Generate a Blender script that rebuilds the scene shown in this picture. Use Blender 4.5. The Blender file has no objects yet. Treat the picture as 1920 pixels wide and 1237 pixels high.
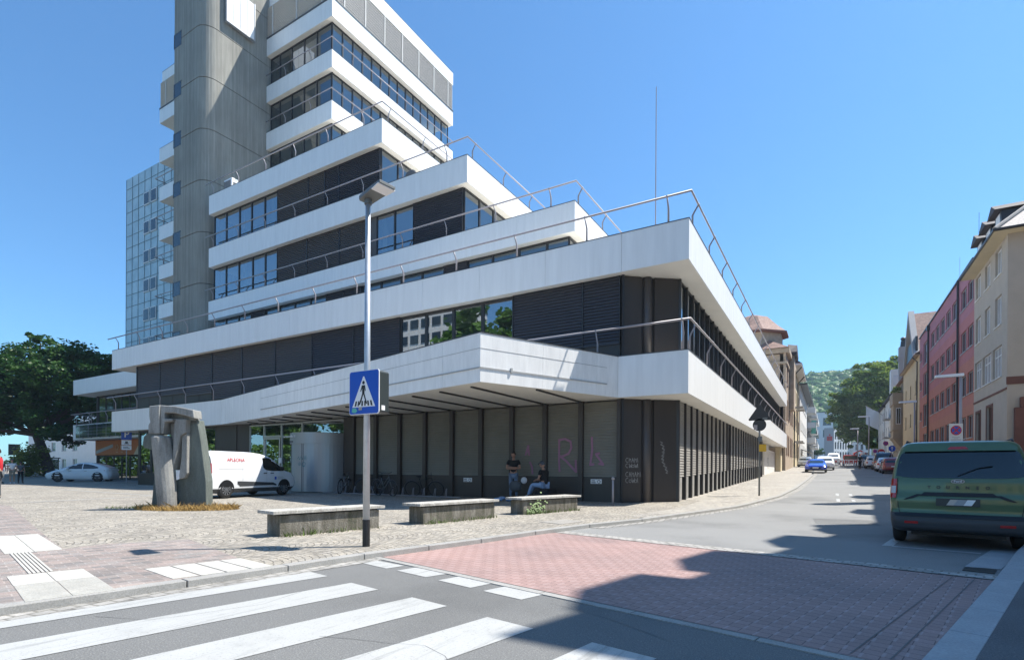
import bpy, math, random
import numpy as np
from math import sin, cos, pi, radians as R, sqrt, atan2
from mathutils import Vector, Matrix, noise
random.seed(11)
sc = bpy.context.scene
COL = sc.collection

# ---------------------------------------------------------------- camera
cam = bpy.data.cameras.new('camera'); camo = bpy.data.objects.new('camera', cam); COL.objects.link(camo)
cam.sensor_width = 36.0; cam.lens = 36.0*1002/1920
cam.shift_y = (881.5-618.5)/1920
cam.clip_start = .1; cam.clip_end = 3000
camo.matrix_world = Matrix.Translation((0,0,1.22)) @ Matrix.Rotation(R(30.8),4,'Z') @ Matrix.Rotation(R(90),4,'X') @ Matrix.Rotation(.0057,4,'Z')
sc.camera = camo
# ---------------------------------------------------------------- sky, sun, exposure
SUN_AZ, SUN_EL = R(49.0), R(59.5)
w = bpy.data.worlds.new('World'); sc.world = w; w.use_nodes = True
nt = w.node_tree; bg = nt.nodes['Background']
sky = nt.nodes.new('ShaderNodeTexSky'); sky.sky_type = 'NISHITA'; sky.sun_disc = False
sky.sun_elevation = SUN_EL; sky.sun_rotation = SUN_AZ
sky.air_density = 1.0; sky.dust_density = .6; sky.ozone_density = 2.5; sky.altitude = 250
sk = nt.nodes.new('ShaderNodeMix'); sk.data_type = 'RGBA'; sk.blend_type = 'MULTIPLY'; sk.inputs[0].default_value = 1
sk.inputs[7].default_value = (.455,.82,1.03,1); nt.links.new(sky.outputs[0], sk.inputs[6]); nt.links.new(sk.outputs[2], bg.inputs[0]); bg.inputs[1].default_value = .118
sun = bpy.data.lights.new('sun','SUN'); sun.energy = 5.0; sun.angle = R(.5); sun.color = (1,.955,.88)
suno = bpy.data.objects.new('sun', sun); COL.objects.link(suno)
suno.rotation_euler = Vector((sin(SUN_AZ)*cos(SUN_EL), cos(SUN_AZ)*cos(SUN_EL), sin(SUN_EL))).to_track_quat('Z','Y').to_euler()
suno.location = (30,30,60)
sc.view_settings.view_transform = 'Standard'; sc.view_settings.look = 'None'
sc.view_settings.exposure = .86; sc.view_settings.gamma = 1
sc.render.engine = 'CYCLES'
sc.cycles.max_bounces = 8; sc.cycles.transparent_max_bounces = 12

# ---------------------------------------------------------------- materials
MAT = {}
def mat(name, col, rough=.6, metal=0., var=0., vscale=3., bump=0., bscale=40., spec=.5, var2=0., coat=0., stretch=None, trans=0.):
    m = bpy.data.materials.new(name); m.use_nodes = True; n = m.node_tree; L = n.links.new
    b = n.nodes['Principled BSDF']
    b.inputs['Base Color'].default_value = (*col,1); b.inputs['Roughness'].default_value = rough
    b.inputs['Metallic'].default_value = metal; b.inputs['Specular IOR Level'].default_value = spec
    if coat: b.inputs['Coat Weight'].default_value = coat; b.inputs['Coat Roughness'].default_value = .04
    if var or bump or var2:
        g = n.nodes.new('ShaderNodeNewGeometry'); mp = n.nodes.new('ShaderNodeMapping')
        L(g.outputs['Position'], mp.inputs[0])
        if stretch: mp.inputs['Scale'].default_value = stretch
    if var or var2:
        a = n.nodes.new('ShaderNodeTexNoise'); a.inputs['Scale'].default_value = vscale; a.inputs['Detail'].default_value = 6
        a.inputs['Roughness'].default_value = .6
        L(mp.outputs[0], a.inputs['Vector'])
        r = n.nodes.new('ShaderNodeMapRange'); r.inputs[1].default_value = .3; r.inputs[2].default_value = .7
        r.inputs[3].default_value = 1-var; r.inputs[4].default_value = 1+var*.6
        L(a.outputs[0], r.inputs[0]); last = r.outputs[0]
        if var2:
            a2 = n.nodes.new('ShaderNodeTexNoise'); a2.inputs['Scale'].default_value = bscale*2; a2.inputs['Detail'].default_value = 3
            L(g.outputs['Position'], a2.inputs['Vector'])
            r2 = n.nodes.new('ShaderNodeMapRange'); r2.inputs[1].default_value = .35; r2.inputs[2].default_value = .65
            r2.inputs[3].default_value = 1-var2; r2.inputs[4].default_value = 1+var2
            L(a2.outputs[0], r2.inputs[0]); mu = n.nodes.new('ShaderNodeMath'); mu.operation = 'MULTIPLY'
            L(last, mu.inputs[0]); L(r2.outputs[0], mu.inputs[1]); last = mu.outputs[0]
        v = n.nodes.new('ShaderNodeVectorMath'); v.operation = 'SCALE'; v.inputs[0].default_value = col
        L(last, v.inputs['Scale']); L(v.outputs[0], b.inputs['Base Color'])
    if bump:
        t = n.nodes.new('ShaderNodeTexNoise'); t.inputs['Scale'].default_value = bscale; t.inputs['Detail'].default_value = 4
        L(mp.outputs[0], t.inputs['Vector'])
        bp = n.nodes.new('ShaderNodeBump'); bp.inputs['Strength'].default_value = bump; bp.inputs['Distance'].default_value = .02
        L(t.outputs[0], bp.inputs['Height']); L(bp.outputs[0], b.inputs['Normal'])
    MAT[name] = m; return m
def glass(name, tint=(.55,.62,.6), refl=.35, rough=.0):
    m = bpy.data.materials.new(name); m.use_nodes = True; n = m.node_tree; L = n.links.new
    n.nodes.remove(n.nodes['Principled BSDF']); o = n.nodes['Material Output']
    tr = n.nodes.new('ShaderNodeBsdfTransparent'); tr.inputs[0].default_value = (*tint,1)
    gl = n.nodes.new('ShaderNodeBsdfGlossy'); gl.inputs['Roughness'].default_value = rough; gl.inputs['Color'].default_value = (.9,.95,1,1)
    lw = n.nodes.new('ShaderNodeFresnel'); lw.inputs['IOR'].default_value = 1.5
    mr = n.nodes.new('ShaderNodeMapRange'); mr.inputs[1].default_value = 0; mr.inputs[2].default_value = 1
    mr.inputs[3].default_value = refl; mr.inputs[4].default_value = 1.0; L(lw.outputs[0], mr.inputs[0])
    mx = n.nodes.new('ShaderNodeMixShader'); L(mr.outputs[0], mx.inputs[0]); L(tr.outputs[0], mx.inputs[1]); L(gl.outputs[0], mx.inputs[2])
    L(mx.outputs[0], o.inputs[0]); MAT[name] = m; return m

mat('panel_white', (.84,.84,.825), .40, var=.065, vscale=1.3, spec=.5, stretch=(3.5,3.5,.35))
mat('panel_old', (.90,.89,.86), .5, var=.10, vscale=1.8, bump=.05, bscale=6, stretch=(3,3,.5))
mat('soffit', (.82,.79,.72), .7, var=.05, vscale=1.)
mat('coping', (.10,.11,.12), .5, metal=.6)
mat('joint', (.12,.12,.12), .8)
mat('joint_light', (.42,.42,.41), .8)
mat('dark_frame', (.028,.027,.028), .4, spec=.5)
mat('dark_brown', (.050,.041,.036), .45, var=.15, vscale=1.5, stretch=(1,1,.3))
mat('dark_brown_light', (.085,.075,.072), .4, var=.1, vscale=1.5)
mat('blind_dark', (.050,.050,.058), .45, spec=.5)
mat('blind_brown', (.088,.080,.076), .5, spec=.5)
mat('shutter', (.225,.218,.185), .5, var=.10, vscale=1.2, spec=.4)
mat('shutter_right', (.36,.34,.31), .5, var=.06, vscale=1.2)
mat('louvre', (.62,.60,.56), .5)
mat('rail_paint', (.36,.33,.345), .45, metal=.1)
mat('interior', (.20,.20,.19), .9)
mat('curtain', (.42,.43,.40), .9, var=.05)
mat('roof_deck', (.22,.21,.20), .9, var=.1)
mat('aluminium', (.50,.51,.52), .35, metal=.7)
mat('silver_paint', (.36,.38,.40), .35, metal=.35)
mat('galv', (.50,.53,.56), .42, metal=.55, var=.12, vscale=9.)
mat('white_paint', (.8,.8,.8), .4)
mat('black', (.012,.012,.013), .5)
mat('rubber', (.018,.018,.019), .75)
mat('grey_plastic', (.05,.052,.056), .55)
mat('sign_blue', (.008,.085,.47), .35)
mat('sign_white', (.80,.80,.80), .35)
mat('sign_red', (.55,.02,.025), .35)
mat('sign_grey', (.16,.17,.17), .45, metal=.3)
mat('sign_yellow', (.72,.42,.02), .5)
mat('granite', (.30,.28,.25), .85, var=.18, vscale=4., var2=.25, bscale=25)
mat('kerb_stone', (.31,.30,.28), .85, var=.15, vscale=3., var2=.14, bscale=40, bump=.1)
mat('kerb_blue', (.34,.345,.35), .8, var=.12, vscale=2.2, var2=.1, bscale=30)
mat('tactile', (.46,.445,.40), .75, var=.12, vscale=5., var2=.1, bscale=30)
mat('graffiti_pink', (.33,.165,.25), .7)
mat('graffiti_white', (.36,.355,.34), .6)
mat('graffiti_teal', (.06,.22,.24), .6)
mat('skin', (.42,.23,.16), .55); mat('hair', (.022,.016,.012), .7); mat('cloth_black', (.012,.012,.014), .85)
mat('cloth_white', (.62,.62,.63), .85); mat('cloth_red', (.55,.02,.03), .8); mat('jeans', (.16,.22,.32), .85); mat('cloth_lightblue', (.30,.42,.62), .85)
mat('cloth_khaki', (.20,.18,.14), .85); mat('cloth_grey', (.08,.09,.10), .85); mat('cap_grey', (.06,.075,.095), .8)
mat('bark', (.075,.058,.045), .9, var=.3, vscale=6., bump=.5, bscale=14)
mat('car_white', (.78,.79,.80), .25, coat=.8); mat('car_blue', (.01,.05,.42), .25, coat=1.)
mat('car_green', (.085,.145,.070), .28, metal=.15, coat=.6)
mat('car_dark', (.018,.020,.026), .25, coat=1.); mat('car_red', (.25,.02,.02), .25, coat=1.); mat('car_navy', (.015,.025,.06), .25, coat=1.)
mat('car_silver', (.4,.42,.44), .25, metal=.4, coat=1.)
mat('tail_red', (.45,.02,.015), .15, coat=1.); mat('lamp_clear', (.6,.62,.65), .12, coat=1.); mat('rim', (.42,.43,.45), .3, metal=.8)
mat('rim_dark', (.10,.10,.11), .35, metal=.6)
mat('plate_dark', (.035,.045,.045), .4); mat('plate_grey', (.33,.34,.35), .4); mat('plate_beige', (.52,.46,.40), .4)
mat('orange', (.55,.17,.05), .6, var=.05)
mat('solar', (.008,.012,.04), .12, spec=.8, coat=1.)
mat('rooftile', (.28,.175,.14), .8, var=.3, vscale=2.5, var2=.3, bscale=6)
mat('rooftile_dark', (.045,.035,.035), .7, var=.2, vscale=2.)
mat('rooftile_grey', (.40,.36,.33), .7, var=.2, vscale=4., var2=.25, bscale=5)
mat('plaster_beige', (.45,.39,.32), .9, var=.07, vscale=1.2, bump=.15, bscale=30)
mat('plaster_cream', (.62,.52,.34), .9, var=.08, vscale=1.)
mat('plaster_yellow', (.66,.53,.33), .9, var=.06, vscale=1.)
mat('plaster_white', (.72,.70,.66), .9, var=.06, vscale=1.)
mat('plaster_grey', (.36,.35,.34), .9, var=.06, vscale=1.)
mat('plaster_brown', (.36,.29,.21), .9, var=.1, vscale=1.)
mat('sandstone', (.42,.33,.24), .9, var=.25, vscale=1.5)
mat('sandstone_red', (.17,.075,.055), .85, var=.2, vscale=1.2, bump=.3, bscale=8)
mat('frame_white', (.7,.7,.7), .5); mat('wood_brown', (.10,.05,.035), .6, var=.2, vscale=6., stretch=(1,1,.2))
mat('glass_dark', (.018,.024,.028), .06, spec=.9)
mat('glass_car', (.008,.011,.010), .03, spec=1.0)
mat('dry_grass', (.42,.27,.09), .95, var=.3, vscale=8.); mat('weed', (.10,.15,.03), .9, var=.3, vscale=9.)
mat('machine_red', (.55,.05,.03), .45)
mat('teal_cloth', (.12,.45,.38), .8)
glass('glass', (.38,.44,.44), .17)
glass('glass_bright', (.50,.56,.55), .32)
glass('glass_entry', (.50,.60,.56), .34)

def node_mat(name, rough=.8):
    m = bpy.data.materials.new(name); m.use_nodes = True; n = m.node_tree
    b = n.nodes['Principled BSDF']; b.inputs['Roughness'].default_value = rough
    MAT[name] = m
    g = n.nodes.new('ShaderNodeNewGeometry')
    return m, n, n.links.new, b, g
def MM(n, op, a, b=None, c=None):
    q = n.nodes.new('ShaderNodeMath'); q.operation = op
    for i, x in enumerate((a,b,c)):
        if x is None: continue
        if isinstance(x,(int,float)): q.inputs[i].default_value = x
        else: n.links.new(x, q.inputs[i])
    return q.outputs[0]
def ramp(n, fac, stops):
    r = n.nodes.new('ShaderNodeValToRGB'); e = r.color_ramp.elements
    while len(e) > 1: e.remove(e[-1])
    e[0].position = stops[0][0]; e[0].color = (*stops[0][1],1)
    for p, c in stops[1:]:
        q = e.new(p); q.color = (*c,1)
    n.links.new(fac, r.inputs[0]); return r.outputs[0]
def mixc(n, f, a, b, mode='MIX'):
    q = n.nodes.new('ShaderNodeMix'); q.data_type = 'RGBA'; q.blend_type = mode
    for s, x in ((0,f),(6,a),(7,b)):
        if isinstance(x,(int,float)): q.inputs[s].default_value = x
        elif isinstance(x, tuple): q.inputs[s].default_value = (*x,1)
        else: n.links.new(x, q.inputs[s])
    return q.outputs[2]
def noise_t(n, vec, scale, detail=4, rough=.55):
    t = n.nodes.new('ShaderNodeTexNoise'); t.inputs['Scale'].default_value = scale; t.inputs['Detail'].default_value = detail
    t.inputs['Roughness'].default_value = rough; n.links.new(vec, t.inputs['Vector']); return t.outputs[0]
def bumpn(n, h, b, strength, dist):
    q = n.nodes.new('ShaderNodeBump'); q.inputs['Strength'].default_value = strength; q.inputs['Distance'].default_value = dist
    n.links.new(h, q.inputs['Height']); n.links.new(q.outputs[0], b.inputs['Normal'])
def rotmap(n, vec, ang, scale=(1,1,1)):
    q = n.nodes.new('ShaderNodeMapping'); q.inputs['Rotation'].default_value = (0,0,ang); q.inputs['Scale'].default_value = scale
    n.links.new(vec, q.inputs[0]); return q.outputs[0]
def brick(n, vec, c1, c2, mortar, bw, rh, ms, scale=1., bias=0., off=.5, smooth=.1):
    q = n.nodes.new('ShaderNodeTexBrick'); n.links.new(vec, q.inputs['Vector'])
    q.inputs['Color1'].default_value = (*c1,1); q.inputs['Color2'].default_value = (*c2,1); q.inputs['Mortar'].default_value = (*mortar,1)
    q.inputs['Scale'].default_value = scale; q.inputs['Mortar Size'].default_value = ms; q.inputs['Mortar Smooth'].default_value = smooth
    q.inputs['Bias'].default_value = bias; q.inputs['Brick Width'].default_value = bw; q.inputs['Row Height'].default_value = rh
    q.offset = off; return q
# asphalt
def make_asphalt(name, base, lo, patch):
    m, n, L, b, g = node_mat(name, .85); P = g.outputs['Position']
    a = noise_t(n, P, 90, 3, .7); c = noise_t(n, P, .35, 5); v = n.nodes.new('ShaderNodeTexVoronoi'); v.inputs['Scale'].default_value = 140; L(P, v.inputs[0])
    col = ramp(n, a, [(.30,lo),(.52,base),(.75,tuple(x*1.7 for x in base))])
    st = ramp(n, c, [(.32,(.74,.74,.74)),(.48,(.97,.97,.97)),(.75,(patch,patch,patch))])
    sp = ramp(n, v.outputs['Color'], [(.0,(.72,.72,.72)),(.8,(1.05,1.05,1.05)),(1.,(2.2,2.15,2.))])
    x = mixc(n, 1., col, st, 'MULTIPLY'); x = mixc(n, .5, x, mixc(n, 1., x, sp, 'MULTIPLY'))
    L(x, b.inputs['Base Color']); bumpn(n, a, b, .5, .008)
make_asphalt('asphalt', (.155,.155,.150), (.10,.10,.097), 1.1)
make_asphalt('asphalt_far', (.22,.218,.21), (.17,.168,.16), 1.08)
make_asphalt('asphalt_side', (.115,.117,.12), (.075,.076,.08), 1.1)
# road paint with worn patches
m, n, L, b, g = node_mat('road_paint', .6); P = g.outputs['Position']
a = noise_t(n, P, 2.2, 8, .7); c = noise_t(n, P, 60, 4, .6)
x = ramp(n, a, [(.25,(.30,.30,.29)),(.42,(.385,.385,.37)),(.8,(.43,.43,.415))]); y = ramp(n, c, [(.30,(.62,.62,.60)),(.42,(1,1,1))])
sc1 = ramp(n, noise_t(n, rotmap(n, P, R(10), (9,.5,1)), 1.3, 5, .7), [(.34,(.70,.70,.69)),(.46,(1,1,1))]); x = mixc(n, 1., x, sc1, 'MULTIPLY')
L(mixc(n, 1., x, y, 'MULTIPLY'), b.inputs['Base Color']); bumpn(n, c, b, .25, .005)
# fan-laid cobbles
def make_cobble(name, c_lo, c_hi, ang, width=1.25, cell=.105):
    m, n, L, b, g = node_mat(name, .85); P = rotmap(n, g.outputs['Position'], ang)
    s = n.nodes.new('ShaderNodeSeparateXYZ'); L(P, s.inputs[0])
    fx = MM(n,'MULTIPLY', MM(n,'SUBTRACT', MM(n,'FRACT', MM(n,'DIVIDE', s.outputs[0], width)), .5), width)
    arc = MM(n,'SQRT', MM(n,'SUBTRACT', (width*.62)**2, MM(n,'MULTIPLY', fx, fx)))
    wob = MM(n,'ADD', MM(n,'MULTIPLY', noise_t(n, P, 9., 2), .07), MM(n,'MULTIPLY', noise_t(n, P, .8, 2), .25))
    yy = MM(n,'ADD', MM(n,'SUBTRACT', s.outputs[1], arc), wob)
    cb = n.nodes.new('ShaderNodeCombineXYZ'); L(MM(n,'ADD', s.outputs[0], MM(n,'MULTIPLY', noise_t(n, P, 8., 2), .08)), cb.inputs[0]); L(yy, cb.inputs[1])
    q = brick(n, cb.outputs[0], c_lo, c_hi, (.15,.14,.12), cell, cell*.93, .010, smooth=.6)
    vo = n.nodes.new('ShaderNodeTexVoronoi'); vo.inputs['Scale'].default_value = 9.; L(cb.outputs[0], vo.inputs[0]); st_ = ramp(n, vo.outputs['Color'], [(0,(.74,.74,.76)),(.5,(1,.99,.96)),(1,(1.14,1.1,1.04))])
    big = ramp(n, noise_t(n, P, .5, 5), [(.3,(.84,.83,.82)),(.6,(1.05,1.04,1.02))]); fine = ramp(n, noise_t(n, P, 45, 4), [(.3,(.78,.78,.78)),(.7,(1.15,1.15,1.15))])
    L(mixc(n, 1., mixc(n, 1., mixc(n, 1., q.outputs['Color'], st_, 'MULTIPLY'), big, 'MULTIPLY'), fine, 'MULTIPLY'), b.inputs['Base Color'])
    h = MM(n,'SUBTRACT', MM(n,'MULTIPLY', noise_t(n, P, 30, 3), .25), q.outputs['Fac']); bumpn(n, h, b, .6, .012)
make_cobble('cobble', (.265,.245,.215), (.42,.39,.345), R(12))
make_cobble('cobble_right', (.33,.31,.28), (.46,.435,.40), R(-5), cell=.12)
# straight small sett rows
def make_brick(name, c1, c2, mortar, bw, rh, ms, ang, vary, off=.5, fine=.15, bstr=.5):
    m, n, L, b, g = node_mat(name, .85); P = rotmap(n, g.outputs['Position'], ang)
    q = brick(n, P, c1, c2, mortar, bw, rh, ms, off=off)
    v = n.nodes.new('ShaderNodeTexWhiteNoise'); v.noise_dimensions = '2D'
    s = n.nodes.new('ShaderNodeSeparateXYZ'); L(P, s.inputs[0])
    row = MM(n,'FLOOR', MM(n,'DIVIDE', s.outputs[1], rh))
    sh = MM(n,'MULTIPLY', MM(n,'MODULO', MM(n,'ABSOLUTE', row), 2.), bw*off)
    cx = MM(n,'FLOOR', MM(n,'DIVIDE', MM(n,'ADD', s.outputs[0], sh), bw))
    cc = n.nodes.new('ShaderNodeCombineXYZ'); L(cx, cc.inputs[0]); L(row, cc.inputs[1]); L(cc.outputs[0], v.inputs['Vector'])
    tint = ramp(n, v.outputs['Value'], vary)
    f = ramp(n, noise_t(n, P, 70, 4), [(.3,(1-fine,)*3),(.7,(1+fine,)*3)]); big = ramp(n, noise_t(n, P, .9, 4), [(.3,(.86,.86,.86)),(.65,(1.06,1.06,1.06))])
    x = mixc(n, 1., q.outputs['Color'], tint, 'MULTIPLY'); x = mixc(n, 1., x, f, 'MULTIPLY'); x = mixc(n, 1., x, big, 'MULTIPLY')
    L(x, b.inputs['Base Color']); bumpn(n, MM(n,'SUBTRACT', MM(n,'MULTIPLY', noise_t(n, P, 50, 3), .2), q.outputs['Fac']), b, bstr, .006)
make_brick('brown_paving', (.24,.215,.195), (.285,.25,.23), (.34,.31,.285), .19, .13, .008, R(-78), [(0,(.66,.68,.70)),(.35,(.92,.86,.84)),(.6,(1.05,.95,.92)),(.85,(.86,.9,.92)),(1,(1.15,1.06,1.02))])
make_brick('sett_strip', (.33,.315,.29), (.43,.41,.38), (.20,.19,.17), .16, .12, .012, R(12.9), [(0,(.75,.75,.75)),(1,(1.15,1.15,1.15))])
make_brick('sett_gutter', (.27,.26,.24), (.36,.345,.32), (.18,.17,.15), .16, .13, .012, R(80), [(0,(.75,.75,.75)),(1,(1.15,1.15,1.15))])
# red interlocking blocks, with pale chamfers between neighbours
m, n, L, b, g = node_mat('red_paving', .8); P = rotmap(n, g.outputs['Position'], R(12.9))
q = brick(n, P, (.295,.198,.178), (.33,.225,.205), (.13,.09,.08), .225, .112, .0035, off=.5)
s = n.nodes.new('ShaderNodeSeparateXYZ'); L(P, s.inputs[0])
row = MM(n,'FLOOR', MM(n,'DIVIDE', s.outputs[1], .112)); sh = MM(n,'MULTIPLY', MM(n,'MODULO', MM(n,'ABSOLUTE', row), 2.), .1125)
fx = MM(n,'FRACT', MM(n,'DIVIDE', MM(n,'ADD', s.outputs[0], sh), .225))
edge = MM(n,'MULTIPLY', MM(n,'LESS_THAN', fx, .085), .4)
x = mixc(n, edge, q.outputs['Color'], (.46,.38,.365)); big = ramp(n, noise_t(n, P, .7, 5), [(.3,(.80,.82,.84)),(.65,(1.12,1.06,1.04))]); f = ramp(n, noise_t(n, P, 60, 4), [(.3,(.86,)*3),(.7,(1.12,)*3)])
L(mixc(n, 1., mixc(n, 1., x, big, 'MULTIPLY'), f, 'MULTIPLY'), b.inputs['Base Color']); bumpn(n, MM(n,'SUBTRACT', MM(n,'MULTIPLY', noise_t(n, P, 60, 3), .2), q.outputs['Fac']), b, .4, .005)
# board-marked concrete
def make_concrete(name, c_lo, c_hi, board=.22, bstr=.5):
    m, n, L, b, g = node_mat(name, .88); P = g.outputs['Position']
    s = n.nodes.new('ShaderNodeSeparateXYZ'); L(P, s.inputs[0]); t = MM(n,'ADD', s.outputs[0], s.outputs[1])
    fl = MM(n,'FLOOR', MM(n,'DIVIDE', t, board)); wn = n.nodes.new('ShaderNodeTexWhiteNoise'); wn.noise_dimensions = '1D'; L(fl, wn.inputs['W'])
    fr = MM(n,'FRACT', MM(n,'DIVIDE', t, board)); line = MM(n,'LESS_THAN', fr, .06)
    st = rotmap(n, P, 0, (3,3,.25)); a = noise_t(n, st, 2.2, 6, .65); c = noise_t(n, P, .35, 3)
    col = ramp(n, a, [(.3,c_lo),(.7,c_hi)]); bd = ramp(n, wn.outputs['Value'], [(0,(.88,.88,.88)),(1,(1.07,1.07,1.07))])
    x = mixc(n, 1., col, bd, 'MULTIPLY'); x = mixc(n, MM(n,'MULTIPLY', line, .35), x, (.10,.10,.09)); x = mixc(n, .35, x, mixc(n, 1., x, ramp(n, c, [(.35,(.7,.7,.7)),(.65,(1.2,1.2,1.2))]), 'MULTIPLY'))
    L(x, b.inputs['Base Color']); bumpn(n, MM(n,'SUBTRACT', MM(n,'MULTIPLY', a, .5), line), b, bstr, .012)
make_concrete('board_concrete', (.245,.236,.205), (.32,.31,.272), .16)
# stained rough concrete (sculpture, benches)
def make_rough(name, lo, hi, stain, sc_=1.6, fine=55, bs=.8):
    m, n, L, b, g = node_mat(name, .92); P = g.outputs['Position']; st = rotmap(n, P, 0, (2.4,2.4,.5))
    a = noise_t(n, st, sc_, 6, .65); f = noise_t(n, P, fine, 4, .7)
    x = ramp(n, a, [(.3,stain),(.48,lo),(.7,hi)]); y = ramp(n, f, [(.3,(.62,)*3),(.55,(1,1,1)),(.75,(1.3,1.3,1.3))])
    L(mixc(n, 1., x, y, 'MULTIPLY'), b.inputs['Base Color']); bumpn(n, f, b, bs, .02)
make_rough('sculpture_concrete', (.28,.275,.255), (.39,.385,.36), (.15,.145,.13))
make_rough('sculpture_green', (.13,.15,.135), (.19,.215,.19), (.10,.115,.10))
make_rough('bench_concrete', (.16,.145,.115), (.30,.28,.24), (.07,.075,.045), 2.6, 40)
make_rough('bench_wood', (.42,.40,.36), (.52,.50,.46), (.27,.25,.22), 3.5, 30, .3)
# foliage
def make_leaf(name, stops, scale=.35):
    m = bpy.data.materials.new(name); m.use_nodes = True; n = m.node_tree; L = n.links.new; MAT[name] = m
    n.nodes.remove(n.nodes['Principled BSDF']); g = n.nodes.new('ShaderNodeNewGeometry'); P = g.outputs['Position']
    a = noise_t(n, P, scale, 3); c = noise_t(n, P, scale*12, 2); f = MM(n,'ADD', MM(n,'MULTIPLY', a, .6), MM(n,'MULTIPLY', c, .4))
    col = ramp(n, f, stops); d = n.nodes.new('ShaderNodeBsdfDiffuse'); t = n.nodes.new('ShaderNodeBsdfTranslucent'); gl = n.nodes.new('ShaderNodeBsdfGlossy'); gl.inputs['Roughness'].default_value = .45; gl.inputs[0].default_value = (.5,.5,.45,1)
    L(col, d.inputs[0]); L(mixc(n, 1., col, (1.3,1.5,.6), 'MULTIPLY'), t.inputs[0])
    m1 = n.nodes.new('ShaderNodeMixShader'); m1.inputs[0].default_value = .28; L(d.outputs[0], m1.inputs[1]); L(t.outputs[0], m1.inputs[2])
    m2 = n.nodes.new('ShaderNodeMixShader'); m2.inputs[0].default_value = .05; L(m1.outputs[0], m2.inputs[1]); L(gl.outputs[0], m2.inputs[2])
    L(m2.outputs[0], n.nodes['Material Output'].inputs[0])
make_leaf('leaf_dark', [(.35,(.016,.052,.014)),(.5,(.034,.095,.024)),(.65,(.065,.14,.034))])
make_leaf('leaf_mid', [(.35,(.08,.125,.03)),(.5,(.17,.23,.055)),(.65,(.34,.36,.12))])
make_leaf('leaf_hill', [(.35,(.03,.085,.03)),(.5,(.06,.14,.045)),(.65,(.12,.20,.07))], .06)
make_leaf('leaf_bright', [(.35,(.05,.12,.015)),(.5,(.09,.19,.03)),(.65,(.15,.26,.05))])
# glazed tile tower
m, n, L, b, g = node_mat('glass_tile', .25); P = g.outputs['Position']; st = rotmap(n, P, 0, (1,1,1))
a = noise_t(n, P, .5, 4); L(ramp(n, a, [(.3,(.34,.46,.50)),(.7,(.50,.62,.65))]), b.inputs['Base Color'])
mat('tile_joint', (.12,.17,.19), .6)

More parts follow.
